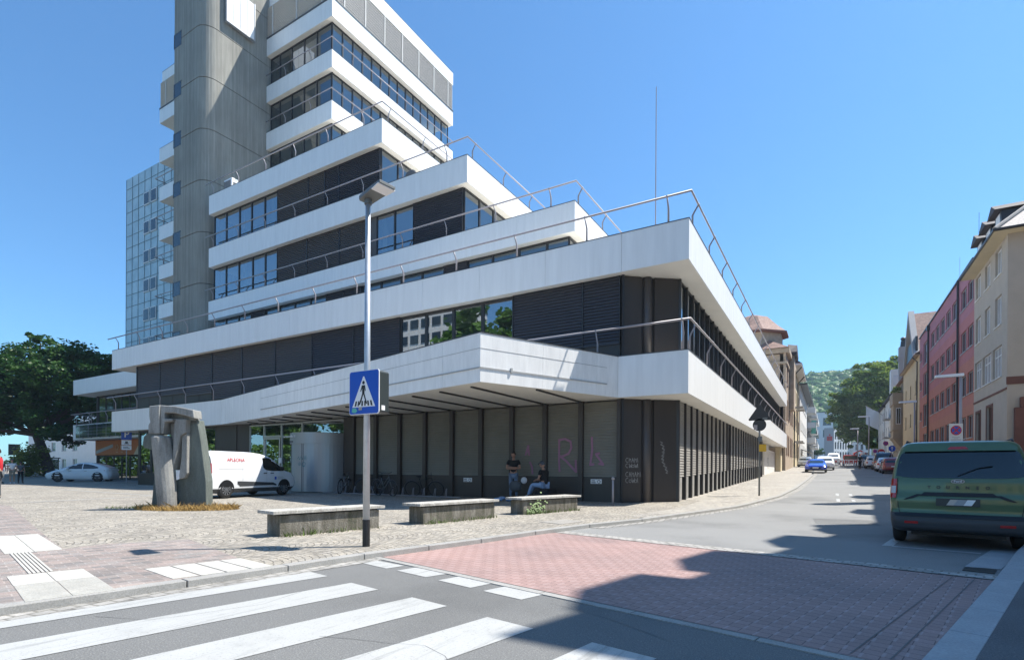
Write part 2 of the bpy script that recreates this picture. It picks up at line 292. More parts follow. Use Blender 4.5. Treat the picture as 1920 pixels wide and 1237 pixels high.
# ---------------------------------------------------------------- mesh builder
ROOTLOC = {}; ROOTOF = {}
class MB:
    def __init__(s): s.v=[]; s.f=[]; s.fm=[]; s.m=0
    def add(s, vs, fs):
        o = len(s.v); s.v += [tuple(p) for p in vs]
        for f in fs: s.f.append(tuple(i+o for i in f)); s.fm.append(s.m)
    def box(s, x0,x1,y0,y1,z0,z1):
        s.add([(x0,y0,z0),(x1,y0,z0),(x1,y1,z0),(x0,y1,z0),(x0,y0,z1),(x1,y0,z1),(x1,y1,z1),(x0,y1,z1)],
              [(0,3,2,1),(4,5,6,7),(0,1,5,4),(1,2,6,5),(2,3,7,6),(3,0,4,7)])
    def quad(s, a,b,c,d): s.add([a,b,c,d],[(0,1,2,3)])
    def prism(s, poly, z0, z1, cap=True):
        n = len(poly); A = sum(poly[i][0]*poly[(i+1)%n][1]-poly[(i+1)%n][0]*poly[i][1] for i in range(n))
        if A < 0: poly = poly[::-1]
        zf = (lambda z,p: z(p[0],p[1]) if callable(z) else z)
        vs = [(p[0],p[1],zf(z0,p)) for p in poly]+[(p[0],p[1],zf(z1,p)) for p in poly]
        fs = [(i,(i+1)%n,n+(i+1)%n,n+i) for i in range(n)]
        if cap: fs += [tuple(range(n))[::-1], tuple(range(n,2*n))]
        s.add(vs, fs)
    def tube(s, pts, r, n=8, caps=True, closed=False):
        pts = [Vector(p) for p in pts]; N = len(pts); rs = r if isinstance(r,(list,tuple)) else [r]*N
        vs = []; up = None
        for i,p in enumerate(pts):
            if closed: t = pts[(i+1)%N]-pts[i-1]
            else: t = (pts[min(i+1,N-1)]-pts[max(i-1,0)])
            t.normalize()
            if up is None: up = Vector((0,0,1)) if abs(t.z)<.9 else Vector((1,0,0))
            a = t.cross(up)
            if a.length < 1e-4: up = Vector((1,0,0)) if abs(t.x)<.9 else Vector((0,1,0)); a = t.cross(up)
            a.normalize(); b_ = a.cross(t).normalized(); up = b_
            for k in range(n):
                q = 2*pi*k/n; vs.append(p+a*cos(q)*rs[i]+b_*sin(q)*rs[i])
        fs = []
        for i in range(N if closed else N-1):
            j = (i+1)%N
            for k in range(n): fs.append((i*n+k,i*n+(k+1)%n,j*n+(k+1)%n,j*n+k))
        if caps and not closed: fs += [tuple(range(n))[::-1], tuple((N-1)*n+k for k in range(n))]
        s.add(vs, fs)
    def ell(s, c, r, nu=12, nv=8, rot=None):
        vs=[]; c=Vector(c)
        for j in range(nv+1):
            th = pi*j/nv
            for i in range(nu):
                ph = 2*pi*i/nu; d = Vector((r[0]*sin(th)*cos(ph), r[1]*sin(th)*sin(ph), r[2]*cos(th)))
                if rot: d = rot @ d
                vs.append(c+d)
        fs=[(j*nu+i,(j+1)*nu+i,(j+1)*nu+(i+1)%nu,j*nu+(i+1)%nu) for j in range(nv) for i in range(nu)]
        s.add(vs, fs)
    def disc(s, c, r, axis='x', n=24, th=.01):
        c=Vector(c); A={'x':(Vector((0,1,0)),Vector((0,0,1)),Vector((1,0,0))),'y':(Vector((1,0,0)),Vector((0,0,1)),Vector((0,1,0))),'z':(Vector((1,0,0)),Vector((0,1,0)),Vector((0,0,1)))}[axis]
        vs=[c+A[0]*r*cos(2*pi*k/n)+A[1]*r*sin(2*pi*k/n)+A[2]*o for o in (-th/2,th/2) for k in range(n)]
        fs=[(k,(k+1)%n,n+(k+1)%n,n+k) for k in range(n)]+[tuple(range(n))[::-1],tuple(range(n,2*n))]
        s.add(vs, fs)
    def build(s, name, mats, parent=None, smooth=False, xf=None, bevel=0.):
        if not isinstance(mats,(list,tuple)): mats=[mats]
        me = bpy.data.meshes.new(name); ox = Vector((0,0,0))
        vs = [Vector(v) for v in s.v]
        if xf is not None: vs = [xf @ v for v in vs]
        loc = Vector((0,0,0))
        if parent is None:
            if vs:
                xs=[v.x for v in vs]; ys=[v.y for v in vs]; zs=[v.z for v in vs]
                loc = Vector(((min(xs)+max(xs))/2,(min(ys)+max(ys))/2,min(zs))); ox = loc
        else: ox = ROOTLOC.get(ROOTOF.get(parent.name,parent.name), ox)
        me.from_pydata([v-ox for v in vs], [], s.f)
        for m_ in mats: me.materials.append(MAT[m_] if isinstance(m_,str) else m_)
        if len(mats)>1: me.polygons.foreach_set('material_index', s.fm)
        if smooth: me.polygons.foreach_set('use_smooth',[True]*len(me.polygons))
        me.update(); o = bpy.data.objects.new(name, me); COL.objects.link(o); o.location = loc
        if parent is not None: o.parent = parent; ROOTOF[o.name] = ROOTOF.get(parent.name, parent.name)
        if bevel: bm_ = o.modifiers.new('bevel','BEVEL'); bm_.width = bevel; bm_.segments = 2; bm_.limit_method='ANGLE'
        return o
def tag(o, label=None, cat=None, group=None, kind=None):
    if label: o['label']=label
    if cat: o['category']=cat
    if group: o['group']=group
    if kind: o['kind']=kind
    return o
def thing(name, label, cat, loc=(0,0,0), rz=0., group=None, world=False, kind=None):
    o = bpy.data.objects.new(name, None); COL.objects.link(o); o.location = loc; o.rotation_euler=(0,0,rz); o.empty_display_size=.3
    tag(o, label, cat, group, kind)
    ROOTLOC[o.name] = Vector(loc) if world else Vector((0,0,0)); ROOTOF[o.name]=o.name
    return o
def struct(o): o['kind']='structure'; return o
def copytree(o, parent=None):
    c = o.copy(); COL.objects.link(c); c.parent = parent
    for ch in list(o.children): copytree(ch, c)
    return c
class FR:      # wall frame: a runs along p0->p1, o is outwards (to the right of p0->p1 seen from above is outside)
    def __init__(s, p0, p1):
        s.p=Vector((p0[0],p0[1],0)); d=Vector((p1[0]-p0[0],p1[1]-p0[1],0)); s.L=d.length; s.d=d.normalized(); s.n=Vector((s.d.y,-s.d.x,0))
    def P(s,a,o,z): q=s.p+s.d*a+s.n*o; return (q.x,q.y,z)
    def box(s, mb, a0,a1,o0,o1,z0,z1):
        vs=[s.P(a0,o1,z0),s.P(a1,o1,z0),s.P(a1,o0,z0),s.P(a0,o0,z0),s.P(a0,o1,z1),s.P(a1,o1,z1),s.P(a1,o0,z1),s.P(a0,o0,z1)]
        mb.add(vs,[(0,3,2,1),(4,5,6,7),(0,1,5,4),(1,2,6,5),(2,3,7,6),(3,0,4,7)])
    def quad(s, mb, a0,a1,o,z0,z1): mb.quad(s.P(a0,o,z0),s.P(a1,o,z0),s.P(a1,o,z1),s.P(a0,o,z1))
    def slats(s, mb, a0,a1,o,z0,z1,pitch,depth):
        n=max(1,int(round((z1-z0)/pitch))); h=(z1-z0)/n
        for k in range(n):
            za=z0+k*h; zb=za+h
            mb.quad(s.P(a0,o+depth,za),s.P(a1,o+depth,za),s.P(a1,o,zb-.004),s.P(a0,o,zb-.004))
            mb.quad(s.P(a0,o,zb-.004),s.P(a1,o,zb-.004),s.P(a1,o+depth,zb),s.P(a0,o+depth,zb))
GYZ = ([19,22,25.4,30,35,46,52,66,80,120,200],[0,.08,.16,.29,.43,.68,.88,1.3,1.75,3.0,5.0])
def gz(Y): return float(np.interp(Y,*GYZ))
def clip(poly, k, lo, hi):
    def half(ps, f):
        out=[]
        for i in range(len(ps)):
            a,b_=ps[i],ps[(i+1)%len(ps)]; fa,fb=f(a),f(b_)
            if fa>=0: out.append(a)
            if (fa>=0)!=(fb>=0): t=fa/(fa-fb); out.append((a[0]+(b_[0]-a[0])*t,a[1]+(b_[1]-a[1])*t))
        return out
    p = half(poly, lambda q:q[k]-lo)
    return half(p, lambda q:hi-q[k]) if p else p
def sheet(mb, poly, off):
    br=[-2000]+GYZ[0]+[2000]
    for a,b_ in zip(br[:-1],br[1:]):
        p=clip(poly,1,a,b_)
        if len(p)>=3:
            A=sum(p[i][0]*p[(i+1)%len(p)][1]-p[(i+1)%len(p)][0]*p[i][1] for i in range(len(p)))
            if abs(A)<1e-6: continue
            if A<0: p=p[::-1]
            mb.add([(x,y,gz(y)+off) for x,y in p],[tuple(range(len(p)))])
def text_mesh(name, txt, size, m, parent, mtx, ext=.003, align='CENTER', bold=0.):
    c = bpy.data.curves.new(name,'FONT'); c.body=txt; c.size=size; c.extrude=ext; c.align_x=align; c.align_y='CENTER'; c.offset=bold
    t = bpy.data.objects.new(name,c); COL.objects.link(t); bpy.context.view_layer.update()
    me = bpy.data.meshes.new_from_object(t.evaluated_get(bpy.context.evaluated_depsgraph_get()))
    bpy.data.objects.remove(t); mb=MB(); mb.add([v.co[:] for v in me.vertices],[tuple(p.vertices) for p in me.polygons])
    return mb.build(name, m, parent, xf=mtx)
def frame_mtx(origin, right, up):
    r=Vector(right).normalized(); u=Vector(up).normalized(); n_=r.cross(u)
    return Matrix(((r.x,u.x,n_.x,origin[0]),(r.y,u.y,n_.y,origin[1]),(r.z,u.z,n_.z,origin[2]),(0,0,0,1)))
def strokes(mb, F, pts_list, w, o):       # painted strokes: flat ribbons lying on a wall frame; F(a,z)->point function with offset o
    k_=0
    for pts in pts_list:
        for (a0,z0),(a1,z1) in zip(pts[:-1],pts[1:]):
            k_+=1; o=o+(.0006 if k_%2 else -.0005)+.00002
            dx,dz=a1-a0,z1-z0; l=math.hypot(dx,dz) or 1; nx,nz=-dz/l*w/2,dx/l*w/2; ex,ez=dx/l*w*.3,dz/l*w*.3
            mb.quad(F(a0-ex-nx,o,z0-ez-nz),F(a1+ex-nx,o,z1+ez-nz),F(a1+ex+nx,o,z1+ez+nz),F(a0-ex+nx,o,z0-ez+nz))
# ================================================================= GROUND
PZ = .07
KL = [(-7.6,-10),(-6.35,-1.5),(-5.85,1.5),(-5.65,3.0),(-5.42,5.2),(-5.0,7.4),(-4.78,8.9),(-4.43,10.7),(-3.87,12.6),(-3.28,15.7),(-2.45,20.2),(-1.81,25),(-1.5,31.6),(-1.4,41),(-1.3,54),(-1.6,70),(-2.5,110),(-4,200)]
KR = [(-3.6,-10),(-.75,0),(.5,4.3),(1.65,8.2),(2.6,11.3),(3.6,15),(5.0,20),(6.0,25),(6.3,35),(6.3,200)]
def offset_line(l, d):
    out=[]
    for i,p in enumerate(l):
        a=Vector(l[max(i-1,0)]); b=Vector(l[min(i+1,len(l)-1)]); t=(b-a).normalized(); out.append((p[0]-t.y*d,p[1]+t.x*d))
    return out
def densify(l, step):
    out=[]
    for a,b in zip(l[:-1],l[1:]):
        n=max(1,int(math.hypot(b[0]-a[0],b[1]-a[1])/step))
        out += [(a[0]+(b[0]-a[0])*k/n,a[1]+(b[1]-a[1])*k/n) for k in range(n)]
    return out+[l[-1]]
def sheetobj(name, polys, off, m):
    mb=MB()
    for p in polys: sheet(mb,p,off)
    return struct(mb.build(name,m))
def strip(l, d0, d1):      # quads between two offsets of a line
    A=offset_line(l,d0); B=offset_line(l,d1)
    return [[A[i],A[i+1],B[i+1],B[i]] for i in range(len(l)-1)]
mb=MB(); sheet(mb,[(-900,-600),(900,-600),(900,1500),(-900,1500)],-.03); struct(mb.build('ground','asphalt_side'))
near_line=[(-5.41,5.51),(-3.39,4.99),(-1.61,4.63),(.56,4.10)]
near_poly=[p for p in KL if p[1]<5]+[(-5.41,5.51),(.56,4.10)]+[p for p in KR if p[1]<4][::-1]
far_poly=[p for p in KL if p[1]>9]+[p for p in KR if p[1]>9][::-1]+[(1.70,8.40),(-4.66,9.60)]
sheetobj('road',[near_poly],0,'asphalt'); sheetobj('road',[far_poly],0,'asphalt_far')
mid_poly=[(-5.41,5.51),(-5.42,5.2)]+[p for p in KL if 5.3<p[1]<9]+[(-4.66,9.60),(1.70,8.40),(1.65,8.2),(.56,4.10)]
sheetobj('road',[mid_poly],-.006,'asphalt')
D=Vector((.974,-.226,0)); E_=Vector((.226,.974,0))
red=[(-5.38,5.50),(-5.0,7.4),(-4.80,8.9),(-4.66,9.46),(1.66,8.02),(.56,4.10)]
sheetobj('red_block_paving',[red],.002,'red_paving')
def band(p,q,w0,w1):
    p=Vector((*p,0)); q=Vector((*q,0)); t=(q-p).normalized(); n_=Vector((-t.y,t.x,0)); return [tuple((a)[:2]) for a in (p+n_*w0,q+n_*w0,q+n_*w1,p+n_*w1)]
sheetobj('setts_strip',[band((-4.62,9.46),(1.70,8.04),.0,.33)],.007,'sett_strip')
# white edge kerbstones between zebra asphalt and red blocks
mb=MB(); p=Vector((-5.45,5.46,0)); 
for i in range(6):
    a=p+D*i*1.03; b=a+D*1.018; q=[a,b,b-E_*.095,a-E_*.095]; mb.prism([tuple(v[:2]) for v in q],-.05,.009)
struct(mb.build('edge_stones','kerb_stone'))
# border courses of red blocks by the right kerb
mb=MB()
for (a,b) in (((1.24,8.05),(.12,4.25)),((1.43,8.0),(.34,4.25))):
    sheet(mb,band(a,b,-.004,.004),.008)
struct(mb.build('paving_joint','joint'))
# gutter of setts
gl=[(-6.35,-1.5),(-5.85,1.5),(-5.65,3.0),(-5.42,5.2),(-5.40,5.45)]
sheetobj('gutter',strip(gl,0,-.22)+strip([p for p in KL if p[1]>9.5],0,-.27),.005,'sett_gutter')
# zebra crossing
mb=MB(); S=Vector((-.172,-.985,0)); T=Vector((.985,-.172,0)); o=Vector((-5.41,4.25,0))
for i in range(7):
    a=o+T*(i*1.005); a=a+S*(.02*(i%2)); L_=5.2; q=[a,a+T*.49,a+T*.49+S*L_,a+S*L_]
    sheet(mb,[tuple(v[:2]) for v in q],.004)
struct(mb.build('zebra_crossing','road_paint'))
mb=MB()
for q in ([(-5.24,4.99),(-5.29,5.24),(-4.64,5.13),(-4.70,4.87)],[(-4.5,4.84),(-4.44,5.12),(-3.86,5.01),(-3.95,4.72)],[(-3.72,4.66),(-3.66,4.95),(-3.13,4.84),(-3.20,4.54)],[(-3.01,4.49),(-2.93,4.79),(-2.42,4.68),(-2.50,4.38)]): sheet(mb,q,.004)
for q in ([(.74,10.84),(.90,10.88),(1.11,11.98),(.96,11.98)],[(.90,10.88),(1.97,10.66),(1.96,10.56),(.86,10.78)],[(1.0,12.1),(1.1,12.1),(2.3,17.8),(2.2,17.8)],[(2.0,22.6),(2.12,22.6),(2.4,27.5),(2.28,27.5)]): sheet(mb,q,.004)
for y in (23.5,27.0): sheet(mb,[(.2,y),(.32,y),(.32,y+1.6),(.2,y+1.6)],.004); sheet(mb,[(.7,y+.2),(.82,y+.2),(.82,y+1.4),(.7,y+1.4)],.004)
struct(mb.build('road_marking','road_paint'))
# tar seams, cracks and a mended patch in the road
mb=MB(); rc=random.Random(4)
def crack(pts,w_,z=.0045):
    l=densify(pts,.25); l=[(x+rc.gauss(0,.018),y+rc.gauss(0,.018)) for x,y in l]
    for a,b in zip(l[:-1],l[1:]):
        if a!=b: sheet(mb,band(a,b,-w_*rc.uniform(.3,1),w_*rc.uniform(.3,1)),z)
crack([(-3.9,13.2),(-2.2,13.6),(-.6,13.2),(1.0,13.7)],.007); crack([(-2.6,17),(-1.0,17.4),(2.5,17.1)],.014)
crack([(-1.5,26),(1,26.3),(4,26)],.02); crack([(-3.2,2.6),(-2.4,2.9),(-1.9,2.6),(-1.2,3.1)],.004); crack([(-5.2,2.0),(-4.7,2.2),(-4.4,3.0),(-4.5,3.6)],.0035); crack([(-2.2,4.4),(-1.6,4.2),(-1.0,3.9)],.004)
struct(mb.build('road_crack','joint'))
mb=MB(); sheet(mb,[(-.3,14.6),(1.0,14.9),(.9,16.4),(-.4,16.2)],.0022); struct(mb.build('road_patch','asphalt'))
# plaza (fan cobbles), brown brick field, tactile slabs, far lighter pavement
kl_in=offset_line(KL,.15)
plaza=[p for p in kl_in if p[1]<14]+[(-4.2,16),(-4.2,21),(-70,21),(-140,60),(-140,-10)]
sheetobj('plaza',[plaza],PZ,'cobble')
pav=[p for p in kl_in if 13<p[1]<120]+[(-8,120),(-8,21),(-4.2,21),(-4.2,16),(-4.35,13.2)]
pav=[(-3.9,13.0)]+[p for p in kl_in if 14<p[1]<200]+[(-12,198),(-12,21.02),(-4.19,21.02),(-4.19,16.02),(-4.45,13.4)]
sheetobj('pavement',[pav],PZ+.002,'cobble_right')
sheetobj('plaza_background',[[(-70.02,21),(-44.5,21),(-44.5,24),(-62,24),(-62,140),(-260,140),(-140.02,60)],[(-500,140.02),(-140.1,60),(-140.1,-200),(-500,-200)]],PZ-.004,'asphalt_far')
brown=[(-5.95,1.2),(-5.85,2.14),(-5.75,2.6),(-5.85,3.9),(-6.48,4.09),(-8.95,4.78),(-9.42,3.75),(-9.32,3.25),(-10.2,3.44),(-14.77,4.53),(-21.04,6.05),(-40,7.2),(-40,-6),(-6.9,-6),(-6.3,-1.5)]
sheetobj('brick_paving',[brown],PZ+.004,'brown_paving')
TC=MB()
def slabs(o, u, v, nu, nv, su, sv, grooves=0, z=.009):
    for i in range(nu):
        for j in range(nv):
            a=Vector((*o,0))+Vector((*u,0))*su*i+Vector((*v,0))*sv*j; g=.004; U=Vector((*u,0)); V=Vector((*v,0))
            if grooves:
                w_=su/grooves
                for k in range(grooves):
                    b=a+U*(w_*k); q=[b+U*.004+V*g,b+U*(w_-.018)+V*g,b+U*(w_-.018)+V*(sv-g),b+U*.004+V*(sv-g)]
                    TC.prism([tuple(x[:2]) for x in q],PZ,PZ+z+.003)
            else:
                q=[a+U*g+V*g,a+U*(su-g)+V*g,a+U*(su-g)+V*(sv-g),a+U*g+V*(sv-g)]; TC.prism([tuple(x[:2]) for x in q],PZ,PZ+z)
u=Vector((.979,-.203)); v=Vector((.203,.979))
slabs((-10.32,2.83),u,v,3,2,.32,.30)            # cross bar
slabs((-11.9,3.16),u,v,5,2,.32,.30)
slabs((-9.36,2.66),(.97,-.2),(.21,.21) if 0 else v,1,1,.001,.001)
# guidance stem: long ribs running towards the kerb
for k in range(6):
    a=Vector((-9.38,2.69))+v*(k*.036-.0); q=[a,a+u*2.0,a+u*2.0+v*.022,a+v*.022]; TC.prism([tuple(x) for x in q],PZ,PZ+.013)
slabs((-7.42,2.10),u,v,2,2,.32,.32)
slabs((-6.78,1.97),u,v,3,2,.31,.32,6)
slabs((-7.35,2.72),u,v,1,1,.001,.001)
for k in range(4):
    slabs((-6.70+.21*(.26*k),3.08+.26*k),(.985,-.14),(.2,.98),1,1,.86,.25)
struct(TC.build('tactile_paving','tactile'))
sheetobj('plaza_line',[band((-24.4,11.6),(-22.9,6.9),0,.28),band((-60,13.2),(-24.3,11.5),0,.22)],PZ+.006,'kerb_stone')
# kerbs made of single stones
def kerb(line, d0, d1, top, m, name, step=1.0, low=-.15):
    mb=MB(); l=densify(line,step); A=offset_line(l,d0); B=offset_line(l,d1)
    for i in range(len(l)-1):
        def mixp(P,Q,t): return (P[0]+(Q[0]-P[0])*t,P[1]+(Q[1]-P[1])*t)
        e=.005/step; q=[mixp(A[i],A[i+1],e),mixp(A[i],A[i+1],1-e),mixp(B[i],B[i+1],1-e),mixp(B[i],B[i+1],e)]
        mb.prism(q,lambda x,y:gz(y)+low,lambda x,y:gz(y)+top(y))
    return struct(mb.build(name,m,bevel=.008))
kerb([p for p in KL if p[1]<60],0,.15,lambda y:PZ+.006,'kerb_stone','kerb')
kerb([p for p in KR if p[1]<60],0,-.24,lambda y:.012+.09*min(1,max(0,(y-8.6)/1.5)),'kerb_blue','kerb',.95)
side=[p for p in offset_line(KR,-.24) if p[1]<190]
sheetobj('pavement',[side+[(30,190),(30,-10)]],.012,'asphalt_side')
mb=MB(); sheet(mb,[(1.50,8.98),(2.2,11.2),(2.56,11.25),(1.86,8.98)],.006); struct(mb.build('gutter_slab','kerb_blue'))
mb=MB(); mb.prism([(1.42,8.62),(1.50,8.95),(1.80,8.88),(1.71,8.54)],-.1,.010); o=mb.build('drain_cover','dark_frame'); tag(o,'small dark iron drain grate in the gutter beside the right kerb','drain')
mb=MB(); mb.prism([(-5.59,10.58),(-5.40,11.38),(-4.83,11.30),(-4.95,10.40)],0,PZ+.008); o=mb.build('manhole_cover',['rail_paint'] if 0 else 'granite'); tag(o,'dark square manhole cover set in the cobbles near the kerb','manhole cover')

# ================================================================= OFFICE BUILDING
OB = thing('office_building','large stepped office block with white parapet bands, dark ribbon windows and a concrete shaft','office building',(-24,30,0),world=True)
F_ = {1:(3.84,5.29),2:(8.32,9.68),3:(12.07,13.43),4:(15.92,17.30),5:(19.78,21.16),6:(27.50,28.88),7:(31.38,32.70),8:(35.20,36.57),55:(23.66,25.02)}
def fascia(p0,p1,z0,z1,plen,first=None,mb=None,jm=None):
    fr=FR(p0,p1); xs=[0]; x=first if first else plen
    while x<fr.L-.2: xs.append(x); x+=plen
    xs.append(fr.L)
    for a,b in zip(xs[:-1],xs[1:]): fr.box(mb,a+.005,b-.005,-.045,0,z0,z1)
    return fr
def level(k, poly, segs, name='fascia'):
    """poly = slab plan, segs=[(p0,p1,panel length, first joint)]"""
    z0,z1=F_[k] if k in F_ else k
    mb=MB()
    for s in segs: fascia(s[0],s[1],z0,z1,s[2],s[3],mb)
    f=mb.build('fascia','panel_white',OB)
    mc=MB(); ins=.05
    mc.prism(poly,z0+.012,z1-.02)
    o=mc.build('slab',['soffit'],OB)
    mk=MB()
    for s in segs:
        fr=FR(s[0],s[1]); fr.box(mk,0,fr.L,-.14,.012,z1,z1+.03)
    mk.build('coping','coping',f)
    return f
def shrink(x0,x1,y0,y1): return [(x0+.05,y0+.05),(x1-.05,y0+.05),(x1-.05,y1-.05),(x0+.05,y1-.05)]
# --- level 1 with canopy
A0,A1,AP,A2,CR=( -44.65,18.35),(-31.0,18.35),(-8.93,13.10),(-6.53,18.30),(-4.10,18.35)
P1=[(-44.6,18.4),(-31.0,18.4),(-8.96,13.165),(-6.575,18.34),(-4.15,18.4),(-4.15,64.9),(-44.6,64.9)]
f1=level(1,P1,[((-44.65,21.9),A0,3.06,None),(A0,A1,3.06,1.53),(A2,CR,3.06,None),(CR,(-4.10,65),2.14,1.0)])
mb=MB(); fascia(A1,AP,3.84,5.29,3.3,1.1,mb); fascia(AP,A2,3.84,5.29,2.35,None,mb); fc=mb.build('canopy_fascia','panel_old',OB)
mk=MB(); mj=MB()
for a,b in ((A1,AP),(AP,A2)):
    fr=FR(a,b); fr.box(mk,0,fr.L,-.14,.012,5.29,5.32)
    l0=6.0 if a==A1 else .0; l1=fr.L if a==A1 else fr.L-.55
    fr.box(mj,l0,l1,0,.022,4.245,4.285); fr.box(mj,l0,l1,0,.006,4.83,4.845)
fr=FR(AP,A2); fr.box(mj,1.08,1.14,0,.05,4.22,4.36)
mk.build('coping','coping',fc); mj.build('trim_strip','joint_light',fc)
# canopy soffit joints
mb=MB()
for k in range(0,14):
    x=-8.16-1.53*k
    yc = 13.10+ (x+8.93)/(-6.53+8.93)*5.2 if x>-8.93 else 13.10+(-8.93-x)*(18.35-13.10)/(31.0-8.93)
    mb=MB(); mb.box(x-.035,x+.035,yc+.45,18.76,3.80,3.853); mb.build('soffit_joint','dark_frame',OB)
# rooms seen through the glass: ceiling lights, curtains, desks
for x in (-16.6,-15.0,-13.4,-11.9):
    mb=MB(); mb.box(x-.5,x+.5,20.2,20.35,8.05,8.1); mb.build('ceiling_lamp','sign_white',OB)
for x0,x1 in ((-17.1,-16.5),(-12.6,-12.2),(-36.0,-35.4),(-38.8,-38.2)):
    mb=MB(); n=8
    for i in range(n): a=x0+(x1-x0)*i/n; b=x0+(x1-x0)*(i+1)/n; mb.quad((a,19.15+.05*(i%2),5.35),(b,19.15+.05*((i+1)%2),5.35),(b,19.15+.05*((i+1)%2),8.25),(a,19.15+.05*(i%2),8.25))
    if x0>-20: mb.build('curtain','curtain',OB)
for x0,x1,za,zb in ((-39.0,-38.5,17.35,19.7),(-36.0,-35.2,17.35,19.7),(-33.1,-32.6,17.35,19.7),(-36.1,-35.6,13.5,15.85),(-22.6,-22.2,13.5,15.85)):
    mb=MB(); n=8
    for i in range(n): a=x0+(x1-x0)*i/n; b=x0+(x1-x0)*(i+1)/n; mb.quad((a,22.95+.05*(i%2),za),(b,22.95+.05*((i+1)%2),za),(b,22.95+.05*((i+1)%2),zb),(a,22.95+.05*(i%2),zb))
    mb.build('curtain','curtain',OB)
# --- level 2
P2=shrink(-44.65,-4.10,18.35,65)
level(2,P2,[((-44.65,30),(-44.65,18.35),3.06,None),((-44.65,18.35),(-4.1,18.35),3.06,1.53-.04),((-4.1,18.35),(-4.1,65),2.14,1.0)])
for k,xr in ((3,-10.0),(4,-16.0),(5,-21.95)):
    level(k,shrink(-39.2,xr,22.2,42.3),[((-39.2,23.5),(-39.2,22.2),3,None),((-39.2,22.2),(xr,22.2),3.06,(39.2+xr)%3.06+.0 if (39.2+xr)%3.06>.5 else None),((xr,22.2),(xr,42.3),2.14,1.0)])
for k in (55,6,7,8):
    level(k,shrink(-40.15,-32.25,27.4,42.3),[((-40.15,27.4),(-32.25,27.4),3.06,.6),((-32.25,27.4),(-32.25,42.3),2.14,1.0)])
for z1 in (13.4,17.3,21.15,25.02,28.88,32.70,36.57):
    level((z1-1.36,z1),shrink(-57.05,-43.9,27.4,42.3),[((-57.05,42.3),(-57.05,27.4),3.06,None),((-57.05,27.4),(-44.3,27.4),3.06,None)])
# parapet box on top + louvre band
level((39.2,40.4),shrink(-57.05,-32.25,27.62,42.3),[((-57.05,42.3),(-57.05,27.62),3.06,None),((-57.05,27.62),(-32.25,27.62),3.06,.6),((-32.25,27.62),(-32.25,42.3),2.14,1.0)])
mb=MB()
for p0,p1 in (((-57.0,27.47),(-44.3,27.47)),((-40.1,27.47),(-32.32,27.47)),((-32.32,27.47),(-32.32,42.25)),((-57.0,42.2),(-57.0,27.47))):
    fr=FR(p0,p1); fr.slats(mb,0,fr.L,-.03,36.7,39.15,.13,.075)
lv=mb.build('louvre_band','louvre',OB)
mb=MB()
for y in (28.6,30.75,32.9,35.05,37.2,39.35,41.5): mb=MB(); mb.box(-32.34,-32.25,y-.04,y+.04,36.6,39.18); mb.build('louvre_post','louvre',lv)
for x in (-39.4,-36.4,-33.4,-47,-50,-53,-56): mb=MB(); mb.box(x-.04,x+.04,27.40,27.49,36.6,39.18); mb.build('louvre_post','louvre',lv)
mb=MB(); mb.box(-57.1,-32.2,27.36,27.45,36.585,36.68); mb.box(-32.29,-32.2,27.45,42.3,36.585,36.68); mb.box(-57.0,-32.3,27.6,42.2,36.9,39.1); mb.build('louvre_sill','coping',lv)
# --- building cores (dark interior volumes behind the glass)
def core(name, poly, z0, z1, m='interior'):
    mb=MB(); mb.prism(poly,z0,z1); return mb.build(name,m,OB)
core('inner_wall',[(-40.5,21.6),(-7.6,21.6),(-7.6,63),(-40.5,63)],0.0,8.3)
core('inner_wall',[(-38.7,25),(-13,25),(-13,41),(-38.7,41)],9.6,12.05)
core('inner_wall',[(-38.7,25),(-19,25),(-19,41),(-38.7,41)],13.4,15.9)
core('inner_wall',[(-38.7,25),(-25,25),(-25,41),(-38.7,41)],17.2,19.7)
core('inner_wall',[(-55,30),(-35.2,30),(-35.2,41),(-55,41)],9.6,35.2)
# --- window bays
BAYS=[]
def bay(p0,p1,z0,z1,prio,g='glass',fw=.05,transom=None,valance=0.):
    BAYS.append((prio,p0,p1,z0,z1,g,fw,transom,valance))
def bay_geom(mf,mg,p0,p1,z0,z1,fw,transom,mv=None,valance=0.):
    fr=FR(p0,p1)
    fr.box(mf,0,fw,-.06,.03,z0,z1); fr.box(mf,fr.L-fw,fr.L,-.06,.03,z0,z1)
    fr.box(mf,fw,fr.L-fw,-.06,.03,z0,z0+fw*1.4); fr.box(mf,fw,fr.L-fw,-.06,.03,z1-fw*1.4,z1)
    if transom: fr.box(mf,fw,fr.L-fw,-.05,.02,transom-.03,transom+.03)
    fr.quad(mg,fw,fr.L-fw,-.02,z0+fw,z1-fw)
    if valance and mv is not None: fr.quad(mv,.02,fr.L-.02,-.22,z1-valance,z1)
def blind(p0,p1,z0,z1,m='blind_dark',pitch=.115,depth=.055,name='blind',below=None):
    fr=FR(p0,p1); mb=MB(); fr.slats(mb,.03,fr.L-.03,.03,z0,z1,pitch,depth)
    fr.box(mb,.03,fr.L-.03,.02,.075,z0-.05,z0); 
    o=mb.build(name,m,OB); mk=MB()
    fr.box(mk,0,.03,-.02,.10,z0-.05,z1); fr.box(mk,fr.L-.03,fr.L,-.02,.10,z0-.05,z1); fr.box(mk,.03,fr.L-.03,-.06,.0,z0,z1)
    mk.build('guide_rail','dark_frame',o)
    if below is not None:
        n=max(1,round(fr.L/1.5))
        for i in range(n):
            mp=MB(); fr.box(mp,fr.L*i/n+.02,fr.L*(i+1)/n-.02,-.05,.012,below,z0-.05); mp.build('lower_panel','dark_brown',o)
    return o
